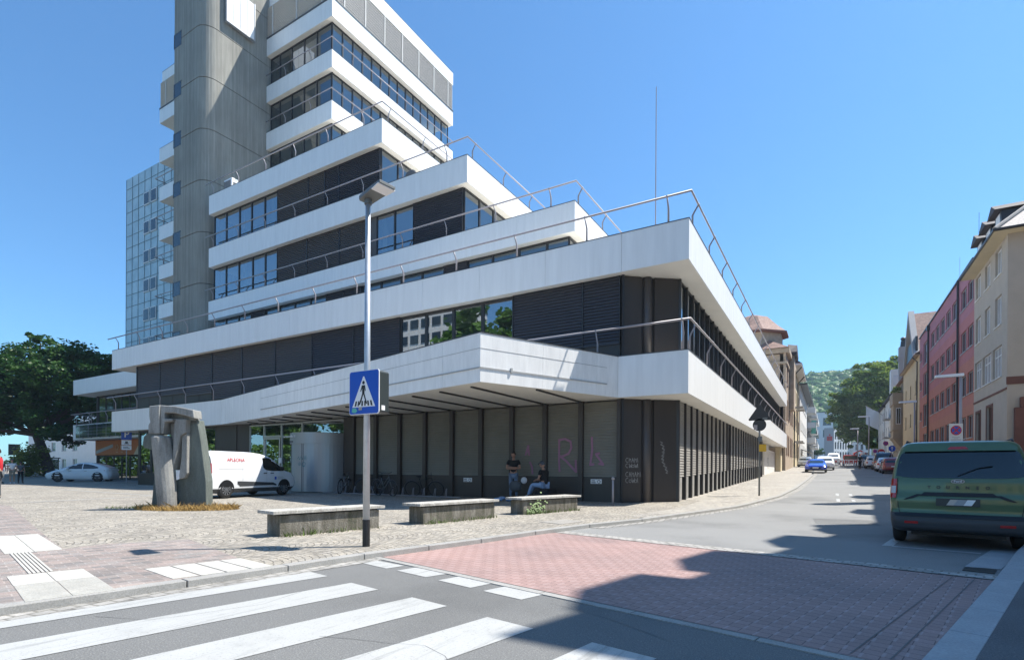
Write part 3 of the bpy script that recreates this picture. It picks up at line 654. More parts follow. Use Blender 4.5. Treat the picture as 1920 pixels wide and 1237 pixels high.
# first floor, front
W1=18.75; X=lambda k:-6.54-1.53*k
z0,z1=5.30,8.31
blind((-8.07,W1),(-6.60,W1),5.9,z1,below=z0)
blind((-11.13,W1),(-8.07,W1),5.75,z1,below=z0)
for k in range(3,7): bay((X(k+1),W1),(X(k),W1),z0,z1,9,g='glass_bright',fw=.07,valance=.25)
k=7; zb=[5.4,5.4,5.4,5.4,5.5,5.9,6.1,6.15,6.15]
i=0
while k<22:
    blind((X(k+2),W1),(X(k),W1),zb[i],z1,m='blind_dark' if i<2 else 'blind_brown',below=z0); k+=2; i+=1
blind((-41.8,W1),(X(23),W1),6.2,z1,m='blind_brown',below=z0)
# left return, first floor and ground floor
blind((-41.8,23.0),(-41.8,18.75),5.6,z1,m='blind_brown',below=z0)
# chamfered dark corner through both floors
for (za,zb_) in ((0.0,3.84),(5.30,8.31)):
    mb=MB(); fr=FR((-6.54,18.75),(-4.83,20.14)); L_=fr.L
    fr.box(mb,0,L_*.33,-.1,0,za,zb_); fr.box(mb,L_*.56,L_,-.1,0,za,zb_); fr.box(mb,L_*.33,L_*.56,-.18,-.10,za,zb_)
    o=mb.build('corner_panel','dark_brown',OB)
    mb=MB(); mb.tube([fr.P(L_*.445,-.07,za),fr.P(L_*.445,-.07,zb_)],.16,16); mb.build('corner_pilaster','dark_brown_light',o,smooth=True)
    mb=MB(); fr.box(mb,-.05,.03,0,.14,za,zb_); mb.build('corner_strip','dark_frame',o)
# first floor, right: deep fins and glass
rb=[20.14+1.075*i for i in range(42)]
for i,(a,b) in enumerate(zip(rb[:-1],rb[1:])):
    bay((-4.85,a),(-4.85,b),5.33,8.30,6 if i<14 else 1,g='glass_bright')
mb=MB()
for a in rb: mb.box(-4.85,-4.77,a-.045,a+.045,5.30,8.31)
mb.build('window_fins','dark_frame',OB)
# ground floor, front shutters
W0=18.88; XG=lambda k:-6.63-1.53*k
for k in range(9):
    fr=FR((XG(k+1)+.09,W0),(XG(k)-.09,W0)); mb=MB(); fr.slats(mb,0,fr.L,-.02,1.0,3.80,.105,.042)
    sh=mb.build('roller_shutter','shutter',OB); mb=MB(); fr.box(mb,0,fr.L,-.05,.035,.0,.97); mb.build('base_panel','dark_brown',sh)
    mb=MB(); fr.box(mb,0,fr.L,-.05,.03,.97,1.0); mb.build('shutter_sill','dark_frame',sh)
mb=MB()
for k in range(10): mb.box(XG(k)-.09,XG(k)+.09,W0-.16,W0+.05,0,3.84)
mb.build('ground_floor_posts','dark_brown',OB)
# stickers on base panels
for x,z in ((-13.45,.80),(-7.55,.82)):
    mb=MB(); mb.box(x-.22,x+.22,W0-.048,W0-.037,z-.08,z+.09); s_=mb.build('notice_plate','sign_white',OB)
    mb=MB(); mb.box(x-.19,x-.02,W0-.053,W0-.048,z-.055,z-.02); mb.box(x-.19,x-.05,W0-.053,W0-.048,z+.02,z+.05); mb.disc((x+.11,W0-.051,z),.065,'y',16,.006); mb.build('plate_print','joint',s_)
    mb=MB(); mb.disc((x+.11,W0-.056,z),.042,'y',16,.006); mb.build('plate_ring','sign_white',s_)
# graffiti A R L on the shutters
fr=FR((-12,W0),(-4,W0)); G=MB(); Fp=lambda a,o,z: fr.P(a,o,z)
def pxw(x,y):   # wall point for the lettering (metres along, height)
    return ((x+12),y)
Aa=[[(1.40,1.85),(1.52,2.22),(1.56,1.85)],[(1.44,2.0),(1.54,1.98)],[(1.60,1.55),(1.70,1.35),(1.72,1.1)]]
Rr=[[(2.92,1.2),(2.90,1.6),(2.90,2.42)],[(2.90,2.42),(3.15,2.45),(3.38,2.35),(3.42,2.1),(3.30,1.88),(3.05,1.78),(2.90,1.75)],[(2.94,1.78),(3.2,1.6),(3.62,1.18)],[(3.62,1.18),(3.60,1.62)]]
Ll=[[(4.26,2.48),(4.28,2.0),(4.20,1.45)],[(4.20,1.45),(4.34,1.47)],[(4.42,1.85),(4.56,1.88)],[(4.44,1.83),(4.72,1.46),(4.55,1.49)]]
strokes(G,Fp,Aa+Rr+[[(a+.0,z) for a,z in s_] for s_ in Ll],.085,.026); G.build('pink_graffiti','graffiti_pink',OB)
G=MB(); fr2=FR((-6.54,18.75),(-4.83,20.14)); Fp=lambda a,o,z: fr2.P(a,o,z)
def arc(cx,cz,rx,rz,a0,a1,n=8): return [(cx+rx*cos(R(a0+(a1-a0)*i/n)),cz+rz*sin(R(a0+(a1-a0)*i/n))) for i in range(n+1)]
tags=[]
for row,(zc,h) in enumerate(((1.62,.15),(1.42,.15),(1.10,.17),(.88,.17))):
    x=.16; 
    tags.append(arc(x+.06,zc,.06,h/2,60,300)); x+=.13
    for j in range(3 if row!=2 else 4):
        k=(row*3+j*2)%4
        if k==0: tags.append([(x,zc+h/2),(x,zc-h/2)]); tags.append([(x,zc),(x+.06,zc+h/3),(x+.07,zc-h/2)])
        elif k==1: tags.append(arc(x+.04,zc-h/8,.045,h/3,0,360)); 
        elif k==2: tags.append([(x,zc-h/2),(x+.03,zc+h/2),(x+.07,zc-h/2)]); tags.append([(x+.01,zc),(x+.06,zc)])
        else: tags.append([(x,zc+h/2),(x+.02,zc-h/2),(x+.05,zc+h/8),(x+.08,zc-h/2),(x+.10,zc+h/2)])
        x+=.105
    tags.append([(x,zc+h/2),(x+.02,zc-h/2)])
for i in range(9):
    z=2.25-.13*i; x=1.52+.05*sin(i)+.02*i; tags.append([(x-.05,z+.06),(x+.05,z+.02),(x-.03,z-.05),(x+.05,z-.07)])
strokes(G,Fp,tags,.014,.004); G.build('white_graffiti','graffiti_white',OB)
mb=MB(); fr2.box(mb,.98,1.0,.0,.02,2.5,3.7); mb.build('cable','rail_paint',OB)
# ground floor right: shutters between posts, stone base
for i,(a,b) in enumerate(zip(rb[:26],rb[1:27])):
    z=gz(a)+PZ; fr=FR((-4.83,a+.05),(-4.83,b-.05)); mb=MB(); zt=3.83
    open_=(i==10)
    fr.slats(mb,0,fr.L-.06,-.05,z+.92,zt,.10,.03); sh=mb.build('roller_shutter','shutter_right' if not open_ else 'dark_frame',OB)
    mb=MB(); fr.box(mb,0,fr.L*.62,-.2,-.03,z-.2,z+.9); mb.build('stone_base','kerb_stone',sh)
mb=MB()
for i,a in enumerate(rb[:27]): mb.box(-4.93,-4.80,a-.06,a+.06,gz(a)-.1,3.84)
mb.build('ground_floor_posts','dark_frame',OB)
mb=MB(); mb.box(-5.15,-4.98,20.2,48.0,0,3.84); mb.build('rear_wall','dark_frame',OB)
# delivery bay at the far end: recessed, with a pale wall
mb=MB(); mb.box(-8.2,-8.0,48,65,0,3.84); mb.box(-8,-4.9,48.0,48.2,.4,3.84); mb.build('bay_back_wall','dark_brown',OB)
mb=MB(); mb.box(-6.9,-5.2,51.8,52.1,.5,3.1); mb.box(-5.25,-5.05,52.1,63.5,.5,3.3); mb.build('bay_wall','plaster_white',OB)
mb=MB(); mb.box(-5.0,-4.5,62.5,64.5,.6,3.84); mb.build('bay_pier','plaster_cream',OB)
G=MB(); fr3=FR((-5.05,52.1),(-5.05,63.5)); strokes(G,lambda a,o,z: fr3.P(a,o,z),[arc(3.2,2.3,.45,.22,0,360,12),[(3.6,2.9),(2.7,2.2),(3.7,1.9)],arc(3.3,1.7,.3,.15,20,300,8)],.07,.006); G.build('black_graffiti','black',OB)
mb=MB(); mb.box(-4.95,-4.6,49.8,50.9,3.0,3.5); mb.build('bay_lamp','plaster_white',OB)
# --- entrance
YE=18.95
for a,b in ((-30.25,-28.85),(-28.85,-27.7),(-27.7,-26.2),(-26.2,-24.75)): pass
def lightbay(a,b,z0,z1,y=YE,g='glass_entry'):
    fr=FR((a,y),(b,y)); mb=MB(); fw=.05
    fr.box(mb,0,fw,-.06,.04,z0,z1); fr.box(mb,fr.L-fw,fr.L,-.06,.04,z0,z1); fr.box(mb,fw,fr.L-fw,-.06,.04,z0,z0+.1); fr.box(mb,fw,fr.L-fw,-.06,.04,z1-.07,z1)
    o=mb.build('entrance_glazing','aluminium',OB); mg=MB(); fr.quad(mg,fw,fr.L-fw,0,z0+.1,z1-.07); mg.build('pane',g,o); return o
lightbay(-29.1,-27.75,.1,3.75); lightbay(-27.75,-26.2,3.0,3.75); lightbay(-26.2,-24.45,.12,3.75); lightbay(-24.45,-21.1,2.95,3.78)
dr=thing('x','x','x') if 0 else None
mb=MB(); fr=FR((-27.70,YE-.02),(-26.25,YE-.02))
fr.box(mb,0,.10,-.04,.05,.12,2.98); fr.box(mb,fr.L-.10,fr.L,-.04,.05,.12,2.98); fr.box(mb,.10,fr.L-.10,-.04,.05,2.88,2.98); fr.box(mb,.10,fr.L-.10,-.04,.05,.12,.28)
d=mb.build('entrance_door','aluminium',OB); mb=MB(); fr.quad(mb,.1,fr.L-.1,0,.28,2.88); mb.build('pane','glass_entry',d); mb=MB(); mb.tube([fr.P(1.25,.10,.9),fr.P(1.25,.10,1.5)],.018,8); mb.build('handle','aluminium',d)
mb=MB(); fr.box(mb,1.35,1.62,.06,.08,1.55,1.85); mb.build('door_notice','sign_white',d)
# revolving door drum
c=Vector((-22.75,19.0)); n=28; rr=1.62
mb=MB()
for k in range(n):
    a0=pi+pi*k/n; a1=pi+pi*(k+1)/n; p=[(c.x+rr*cos(a0),c.y+rr*sin(a0)),(c.x+rr*cos(a1),c.y+rr*sin(a1)),(c.x+(rr-.05)*cos(a1),c.y+(rr-.05)*sin(a1)),(c.x+(rr-.05)*cos(a0),c.y+(rr-.05)*sin(a0))]
    mb.prism(p,.11,2.5)
rd=mb.build('revolving_door','silver_paint',OB,smooth=False)
mb=MB(); mb.prism([(c.x+(rr+.06)*cos(pi+pi*k/40),c.y+(rr+.06)*sin(pi+pi*k/40)) for k in range(41)],2.5,3.05); mb.build('door_crown','silver_paint',rd)
mb=MB()
for ang in (238,241,279,282): 
    a=R(ang); mb.box(c.x+rr*1.003*cos(a)-.008,c.x+rr*1.003*cos(a)+.008,c.y+rr*1.003*sin(a)-.008,c.y+rr*1.003*sin(a)+.008,.12,2.5)
mb.box(c.x-.62,c.x-.34,c.y-rr-.02-.0,c.y-rr+.12,2.56,2.64); mb.build('door_seam','joint',rd)
text_mesh('house_lettering','Gartenstraße 10',.17,'sign_white',rd,frame_mtx((c.x-.62,c.y-rr-.075,2.86),(.995,-.1,0),(0,0,1)),.004)
G=MB(); Fp=lambda a,o,z:(c.x+a,c.y-sqrt(max(0,rr*rr-a*a))-.012,z)
strokes(G,Fp,[[(-.05,1.72),(.05,1.85),(.1,1.7),(.2,1.8)],[(.2,1.85),(.3,1.7),(.35,1.88)],[(.4,1.9),(.42,1.68)],[(.4,1.78),(.5,1.8)],[(.5,1.9),(.5,1.68)],[(0,1.55),(.1,1.4),(.15,1.58),(.2,1.42)],arc(.38,1.48,.09,.1,0,360,10),[(.3,1.36),(.45,1.36)]],.022,0); G.build('teal_graffiti','graffiti_teal',rd)
mb=MB(); mb.box(-21.1,-20.45,W0-.1,W0+.1,.0,3.84); mb.build('brown_cladding','dark_brown',OB)
mb=MB(); mb.box(-32.4,-30.3,W0-.02,W0+.1,.0,3.84); mb.box(-30.3,-29.1,W0+.02,W0+.14,0,3.84); mb.build('brown_cladding','dark_brown',OB)
mb=MB(); mb.box(-30.2,-21.0,18.6,19.1,.0,.115); mb.build('door_step','kerb_stone',OB)
# lobby inside
mb=MB(); mb.box(-30.2,-21.2,21.4,21.5,.1,3.8); mb.build('lobby_wall','plaster_grey',OB)
# ground floor windows left part
for k in range(6): bay((-32.4-1.56*(k+1),W0),(-32.4-1.56*k,W0),.75,3.82,7,'glass_entry',.10)
mb=MB(); mb.box(-41.8,-32.4,W0-.01,W0+.12,0,.75); mb.box(-41.92,-41.8,18.86,24,0,3.84); mb.build('brown_cladding','dark_brown',OB)
# storey 3..5 front
def strip_bays(xs,y,z0,z1,prio,valance=0.):
    for a,b in zip(xs[:-1],xs[1:]): bay((a,y),(b,y),z0,z1,prio,g='glass_bright' if prio==8 else 'glass',valance=valance)
WY=22.6
x3=[-39.15+1.53*i for i in range(19)]+[-10.45]
for i,(a,b) in enumerate(zip(x3[:-1],x3[1:])):
    if i in (3,8,9,14): blind((a,WY),(b,WY),9.7,12.05)
    else: bay((a,WY),(b,WY),9.72,12.06,4,valance=0)
strip_bays([-39.2,-37.65,-36.1,-34.5,-33.1,-31.75],WY,13.45,15.91,8,.0)
for a,b in ((-31.75,-28.75),(-28.75,-25.75),(-25.75,-23.15)): blind((a,WY),(b,WY),13.46,15.90,'blind_brown')
mb=MB(); mb.box(-23.15,-22.7,WY-.05,WY+.1,13.45,15.9); mb.build('dark_panel','blind_brown',OB)
strip_bays([-22.7,-21.3,-19.88],WY,13.45,15.91,8); blind((-19.88,WY),(-16.5,WY),13.46,15.90)
strip_bays([-39.15,-37.65,-36.05,-34.65,-33.17,-31.74],WY,17.32,19.77,8,.0)
for a,b in ((-31.74,-28.63),(-28.63,-27.1),(-27.1,-25.8),(-25.8,-22.4)): blind((a,WY),(b,WY),17.33,19.77,'blind_brown' if b<-26 else 'blind_dark')
# storey 3..5 right side
for z0,z1,x in ((9.72,12.06,-10.45),(13.45,15.91,-16.45),(17.32,19.77,-22.38)):
    for i in range(14): bay((x,WY+1.4*i),(x,WY+1.4*(i+1)),z0,z1,5 if i<4 else 0,valance=.0)
# slim tower behind: windows front and right
for z0,z1 in ((21.2,23.65),(25.04,27.5),(28.9,31.37),(32.72,35.19)):
    strip_bays([-40.1,-38.92,-37.4,-35.9,-34.4,-32.75],27.8,z0,z1,5 if z0>23 else 2)
    for i in range(14): bay((-32.7,27.8+1.02*i),(-32.7,27.8+1.02*(i+1)),z0,z1,4 if z0>28 else 1,valance=.9 if i>2 else 0.)
# left wing storeys
for z0 in (9.7,13.45,17.32,21.17,25.04,28.9,32.72):
    z1=z0+2.46
    strip_bays([-54.4,-52.6,-50.8,-49,-47,-44.4],28.2,z0,z1,5 if z0>9.8 else 3); bay((-54.4,30.2),(-54.4,28.2),z0,z1,5)
    mb=MB(); mb.box(-54.35,-45,30.5,30.6,z0,z1); mb.build('inner_wall','curtain',OB)
# --- rails
def rail(pts, z, h, posts_step, lean=.2, name='railing', first=.6, r=.04):
    mb=MB(); P=[Vector((x,y,z+h)) for x,y in pts]; mb.tube(P,r,8)
    for (a,b) in zip(pts[:-1],pts[1:]):
        fr=FR(a,b); t=first
        while t<fr.L-.1:
            mb.tube([fr.P(t,-lean,z),fr.P(t,-lean,z+h*.58),fr.P(t,-lean*.75,z+h*.70),fr.P(t,-.02,z+h*.95)],[.036,.034,.03,.026],6)
            q=fr.P(t,0,z+h); mb.ell(q,(.05,.05,.05),6,4); t+=posts_step
    return mb.build(name,'rail_paint',OB,smooth=True)
rail([(-44.9,18.15),(-4.0,18.15),(-4.0,64.8)],5.32,.95,3.06,first=.85)
rail([(-44.9,18.2),(-4.0,18.2),(-4.0,64.8)],9.71,.80,3.0,first=1.1)
for k,xr,zz in ((3,-9.9,13.46),(4,-15.9,17.33),(5,-21.85,21.19)): rail([(-39.5,22.1),(xr,22.1),(xr,42)],zz,.80,3.06,first=.7)
for zz in (28.91,32.73): rail([(-40.0,27.3),(-32.15,27.3),(-32.15,42.2)],zz,.80,3.06,first=2.2)
for zz in (13.43,17.33,21.18,25.05,28.91): rail([(-57.4,29.5),(-57.4,27.2),(-44.4,27.2)],zz,.85,3.0,first=1.2)
# --- concrete tower shaft
def rounded(x0,x1,y0,y1,r,n=8):
    pts=[(x0,y0)]
    for k in range(n+1): a=-pi/2+pi/2*k/n; pts.append((x1-r+r*cos(a),y0+r+r*sin(a)))
    pts += [(x1,y1),(x0,y1)]
    return pts
mb=MB(); zj=[0.02]+[15.1+3.87*i for i in range(9)]
for a,b in zip(zj,zj[1:]):
    mb.prism(rounded(-44.26,-40.1,22.30,33,1.0),a+.03,b-.03)
mb.m=1; mb.prism(rounded(-44.2,-40.14,22.36,32.9,.98),0.02,zj[-1]-.1)
ct=mb.build('concrete_shaft',['board_concrete','joint'],OB)
mb=MB()
for i in range(7):
    z=10.75+3.87*i
    mb.box(-44.27,-43.25,22.285,22.4,z,z+1.02)
w_=mb.build('shaft_window','glass_dark',OB)
mb=MB()
for i in range(7):
    z=10.75+3.87*i
    mb.box(-44.3,-43.2,22.275,22.36,z+1.02,z+1.09); mb.box(-44.3,-44.22,22.27,22.4,z-.02,z+1.02)
mb.build('window_hood','coping',w_)
# light box on the shaft
mb=MB(); mb.box(-39.98,-39.76,23.85,26.05,35.45,38.3); bx=mb.build('lightbox','panel_white',OB); 
mb=MB()
for y in (24.35,24.9,25.45): mb.box(-39.755,-39.745,y-.02,y+.02,35.5,38.25)
mb.build('lightbox_seam','joint_light',bx)
mb=MB(); mb.box(-39.98,-39.72,23.77,23.85,35.38,38.35); mb.box(-39.98,-39.72,26.05,26.13,35.38,38.35); mb.box(-39.98,-39.72,23.85,26.05,35.38,35.45); mb.box(-40.11,-39.98,24.2,24.4,36,37.6); mb.box(-40.11,-39.98,25.5,25.7,36,37.6); mb.build('lightbox_frame','aluminium',bx)
# small things on fascias and roofs
mb=MB(); mb.box(-39.0,-38.1,23.6,23.7,21.2,22.1) if 0 else None
ac=thing('air_conditioner','white air conditioning unit standing on the fifth floor terrace against the concrete shaft','air conditioner',(-37.6,22.9,21.16),0,world=True)
mb=MB(); mb.box(-38.2,-37.2,22.7,23.25,21.24,22.25); mb.build('casing','white_paint',ac,bevel=.05)
mb=MB()
for i in range(7): mb.box(-38.12+.12*i,-38.06+.12*i,22.68,22.71,21.35,22.1)
mb.box(-37.21,-37.185,22.8,23.15,21.35,21.95); mb.build('grille','joint',ac)
mb=MB(); mb.box(-38.1,-38.0,22.75,23.2,21.17,21.24); mb.box(-37.4,-37.3,22.75,23.2,21.17,21.24); mb.build('feet','joint',ac)
mb=MB(); mb.tube([(-8.52,29.9,9.5),(-8.52,29.9,12.0)],.06,8); mb.tube([(-8.52,29.9,12),(-8.52,29.9,22.8)],[.038,.022],6); o=mb.build('aerial_mast','rail_paint'); tag(o,'tall thin rod aerial standing on the flat roof against the sky','aerial')
mb=MB(); mb.ell((-20.4,22.9,17.75),(.42,.12,.36),14,8); mb.tube([(-20.4,22.95,17.33),(-20.4,22.95,17.8)],.04,6); o=mb.build('satellite_dish','joint',smooth=True); tag(o,'dark satellite dish on the fourth floor terrace behind the railing','satellite dish')
# ================================================================= STREET FURNITURE
U=Vector((.859,.512,0)); WV=Vector((-.512,.859,0))     # local axes used to set the sculpture across the plaza
# --- street lamp with zebra sign
def street_lamp(loc, h, arm, label, group=None, base_black=True, r0=.053, r1=.037, head=(.62,.27,.06), drop=0., top_mount=True, mcol='galv'):
    t=thing('street_lamp',label,'street lamp',loc,atan2(-arm[0],arm[1]) if 0 else 0,group)
    mb=MB(); mb.tube([(0,0,.40 if base_black else 0),(0,0,h*.5),(0,0,h)],[r0*.97,(r0+r1)/2,r1],16); mb.build('pole',mcol,t,smooth=True)
    if base_black: mb=MB(); mb.tube([(0,0,0),(0,0,.40)],[r0*1.04,r0*1.02],16); mb.build('pole_foot','black',t,smooth=False)
    d=Vector((arm[0],arm[1],0)).normalized(); s=Vector((-d.y,d.x,0)); up=Vector((0,0,1)); L,W_,T=head; tilt=.10
    def P(a,b,c): q=Vector((0,0,h+.05))+d*a+s*b+up*(c+a*tilt); return (q.x,q.y,q.z)
    mb=MB(); mb.tube([(0,0,h-.02),(0,0,h+.10)],[r1*1.5,r1*1.6],12); mb.build('spigot','sign_grey',t)
    pl=[(-.10,.08),(-.07,.11),(.2,W_*.46),(.3,W_*.5),(L-.14,W_*.5),(L-.14,-W_*.5),(.3,-W_*.5),(.2,-W_*.46),(-.07,-.11),(-.10,-.08)]
    mb=MB(); n=len(pl)
    zt=lambda a: T*.75 if a<0 else T*(.9-.45*a/L)
    vs=[P(a,b,0) for a,b in pl]+[P(a,b,zt(a)) for a,b in pl]+[P(a*.93,b*.8,zt(a)+.03) for a,b in pl]
    fs=[(i,(i+1)%n,n+(i+1)%n,n+i) for i in range(n)]+[(n+i,n+(i+1)%n,2*n+(i+1)%n,2*n+i) for i in range(n)]+[tuple(range(n)),tuple(range(2*n,3*n))[::-1]]
    mb.add(vs,fs); hd=mb.build('lamp_head','sign_grey',t)
    mb=MB(); mb.add([P(a,b,-.012) for a,b in ((.27,.13),(.27,-.13),(L-.16,-.15),(L-.16,.15))]+[P(a,b,.0) for a,b in ((.27,.13),(.27,-.13),(L-.16,-.15),(L-.16,.15))],[(0,3,2,1),(4,5,6,7),(0,1,5,4),(1,2,6,5),(2,3,7,6),(3,0,4,7)])
    mb.build('led_panel','sign_white',hd)
    return t
street_lamp((-5.976,5.766,PZ),5.14,(.985,-.17),'tall galvanised street lamp with black foot beside the zebra crossing, carrying the blue sign')
sg=thing('pedestrian_crossing_sign','blue square zebra crossing sign box with walking figure, mounted on the galvanised lamp pole','traffic sign',(-5.93,5.766,2.36),0)
sx=Vector((1,.0,0)); sn=Vector((0,-1,0))
def SP(a,z,o): q=sx*a+sn*(o-.0); return (q.x,q.y,z)
def sbox(mb,a0,a1,z0,z1,o0,o1): mb.add([SP(a0,z0,o1),SP(a1,z0,o1),SP(a1,z0,o0),SP(a0,z0,o0),SP(a0,z1,o1),SP(a1,z1,o1),SP(a1,z1,o0),SP(a0,z1,o0)],[(0,3,2,1),(4,5,6,7),(0,1,5,4),(1,2,6,5),(2,3,7,6),(3,0,4,7)])
def spoly(mb,pts,o):
    A=sum(pts[i][0]*pts[(i+1)%len(pts)][1]-pts[(i+1)%len(pts)][0]*pts[i][1] for i in range(len(pts)))
    if A<0: pts=pts[::-1]
    mb.add([SP(a,z,o) for a,z in pts],[tuple(range(len(pts)))])
def rrect(x0,x1,z0,z1,r,n=4):
    o=[]
    for cx,cz,a in ((x1-r,z0+r,-90),(x1-r,z1-r,0),(x0+r,z1-r,90),(x0+r,z0+r,180)): o+= [(cx+r*cos(R(a+90*i/n)),cz+r*sin(R(a+90*i/n))) for i in range(n+1)]
    return o
def sprism(mb,pts,o0,o1):
    n=len(pts); mb.add([SP(a,z,o1) for a,z in pts]+[SP(a,z,o0) for a,z in pts],[tuple(range(n)),tuple(range(n,2*n))[::-1]]+[(i,n+i,n+(i+1)%n,(i+1)%n) for i in range(n)])
mb=MB(); sprism(mb,rrect(-.30,.30,-.31,.31,.035),-.10,.075); sgb=mb.build('sign_box','plate_dark',sg)
mb=MB(); sprism(mb,rrect(-.305,.305,-.325,.325,.04),.092,.105); mb.build('rim','sign_white',sg)
mb=MB(); sprism(mb,rrect(-.295,.295,-.315,.315,.035),.104,.110); f_=mb.build('sign_face','sign_blue',sg)
mb=MB(); sprism(mb,[(-.235,-.215),(.235,-.215),(.01,.235),(-.01,.235)],.110,.112); mb.build('white_triangle','sign_white',f_)
mb=MB(); o=.1135
spoly(mb,[(.026*cos(R(a))-.002,.026*sin(R(a))+.143) for a in range(0,360,24)],o)
spoly(mb,[(-.035,.105),(.03,.105),(.045,.02),(.028,.02),(.02,.07),(.02,-.02),(-.03,-.02),(-.028,.06),(-.055,.01),(-.068,.02)],o)
spoly(mb,[(-.03,-.02),(-.003,-.02),(-.035,-.11),(-.075,-.185),(-.10,-.175),(-.062,-.10)],o); spoly(mb,[(-.008,-.02),(.02,-.02),(.045,-.09),(.075,-.165),(.05,-.175),(.02,-.09)],o)
for a,b in ((-.185,-.15),(-.125,-.098),(-.045,-.012),(.018,.045),(.085,.118),(.15,.185)): spoly(mb,[(a,-.20),(b,-.20),(b*.88+.0,-.125),(a*.88+.0,-.125)],o)
mb.build('walking_figure','black',f_)
mb=MB(); spoly(mb,[(-.245,-.285),(-.17,-.30),(-.125,-.27),(-.16,-.225),(-.235,-.23)],.1142); mb.build('sticker','teal_cloth',f_)
mb=MB(); spoly(mb,[(-.10,-.26),(-.03,-.26),(-.03,-.215),(-.10,-.215)],.1142); mb.build('sticker','plaster_grey',f_)
mb=MB(); q=[SP(.302,z,o) for z,o in ((-.27,-.02),(-.27,.05),(-.20,.05),(-.20,-.02))]; mb.add(q,[(0,1,2,3)]); mb.build('sticker','sign_white',sgb)
# --- benches
def bench(fl, bl, fr_, label):
    fl,bl,fr_=Vector((*fl,0)),Vector((*bl,0)),Vector((*fr_,0)); d=(fr_-fl); L=d.length; d.normalize(); s=(bl-fl); W_=s.length; s.normalize()
    s=Vector((-d.y,d.x,0)) if Vector((-d.y,d.x,0)).dot(s)>0 else Vector((d.y,-d.x,0))
    t=thing('bench',label,'bench',(fl.x,fl.y,PZ),0,'low concrete benches with timber tops along the kerb')
    mb=MB(); W_=.46
    def q(a,b): v=d*a+s*b; return (v.x,v.y)
    mb.prism([q(.0,.0),q(L,0),q(L,W_),q(0,W_)],-.02,.36); mb.build('plinth','bench_concrete',t,bevel=.012)
    mb=MB(); mb.prism([q(.03,.03),q(L-.03,.03),q(L-.03,W_-.03),q(.03,W_-.03)],.36,.385); mb.build('bearer','black',t)
    for k in range(4):
        b0=-.06+.147*k; mb=MB(); mb.prism([q(-.14,b0),q(L+.10,b0),q(L+.10,b0+.137),q(-.14,b0+.137)],.385,.44); mb.build('seat_board','bench_wood',t,bevel=.004)
    return t
bench((-8.02,5.77),(-8.66,6.02),(-7.70,7.77),'grey concrete bench with pale timber top just behind the lamp pole, nearest of the benches')
bench((-7.38,8.73),(-7.8,8.86),(-7.05,11.01),'middle concrete bench with pale timber top between the lamp pole and the wall people')
bench((-6.86,12.1),(-7.3,12.2),(-6.36,14.42),'far concrete bench with weeds growing up its front, in front of the two men')
# --- sculpture
sc_o=Vector((-15.76,8.19,0)); th=R(0); SU=Matrix.Rotation(th,3,'Z')@U; SW=Matrix.Rotation(th,3,'Z')@WV
st=thing('sculpture','abstract concrete sculpture of slabs and a tapering column, standing in dry grass','sculpture',(sc_o.x,sc_o.y,PZ))
def cz(px,py): return ((px-430)/5.38/66.2, (1165-py)/5.38/66.2)
def slab_poly(pts, w0, w1, name, m, par=st, bevel=.02, taper=None):
    P=[cz(*p) for p in pts]; A=sum(P[i][0]*P[(i+1)%len(P)][1]-P[(i+1)%len(P)][0]*P[i][1] for i in range(len(P)))
    if A<0: P=P[::-1]
    n=len(P); vs=[tuple(SU*a+SW*w0+Vector((0,0,z))) for a,z in P]+[tuple(SU*a+SW*w1+Vector((0,0,z))) for a,z in P]
    mb=MB(); mb.add(vs,[tuple(range(n)),tuple(range(n,2*n))[::-1]]+[(i,n+i,n+(i+1)%n,(i+1)%n) for i in range(n)])
    return mb.build(name,m,par,bevel=bevel)
slab_poly([(345,1165),(350,880),(440,840),(505,262),(575,262),(612,470),(668,880),(672,1165)],.05,.40,'right_slab','sculpture_green')
slab_poly([(75,1145),(98,880),(120,700),(115,575),(50,560),(-5,548),(-18,500),(-6,430),(65,375),(120,335),(205,335),(205,1150)],.22,.38,'left_slab','sculpture_green')
slab_poly([(262,150),(560,190),(572,300),(500,320),(262,300)],.05,.22,'back_plate','sculpture_concrete')
slab_poly([(172,142),(275,130),(275,410),(262,415),(165,410),(165,330),(182,300),(172,240)],-.30,.12,'head_block','sculpture_concrete')
slab_poly([(276,130),(420,140),(600,175),(610,258),(590,252),(420,207),(315,205),(315,262),(390,262),(390,290),(318,296),(300,415),(276,412)],-.26,.14,'lintel','sculpture_concrete')
slab_poly([(315,300),(392,290),(392,560),(375,700),(330,700)],.0,.30,'middle_slab','sculpture_concrete')
slab_poly([(392,262),(508,262),(505,400),(455,430),(380,775),(370,740)],-.16,.18,'hanging_wedge','sculpture_concrete')
slab_poly([(455,430),(508,400),(508,800),(480,850),(430,860),(426,830),(448,650)],-.10,.12,'hanging_bar','sculpture_concrete')
mb=MB(); N=18; rings=[(0,.245,.22,322),(.6,.26,.24,308),(1.4,.265,.25,282),(2.0,.25,.25,255),(2.06,.21,.22,252)]; vs=[]
for z,rx,ry,cx in rings:
    a=(cx-430)/5.38/66.2
    for k in range(N): q=SU*(a+rx*cos(2*pi*k/N))+SW*(-.12+ry*sin(2*pi*k/N)); vs.append((q.x,q.y,z))
mb.add(vs,[(j*N+k,j*N+(k+1)%N,(j+1)*N+(k+1)%N,(j+1)*N+k) for j in range(len(rings)-1) for k in range(N)]+[tuple(range((len(rings)-1)*N,len(rings)*N))])
mb.build('tapering_column','sculpture_concrete',st,smooth=False,bevel=0)
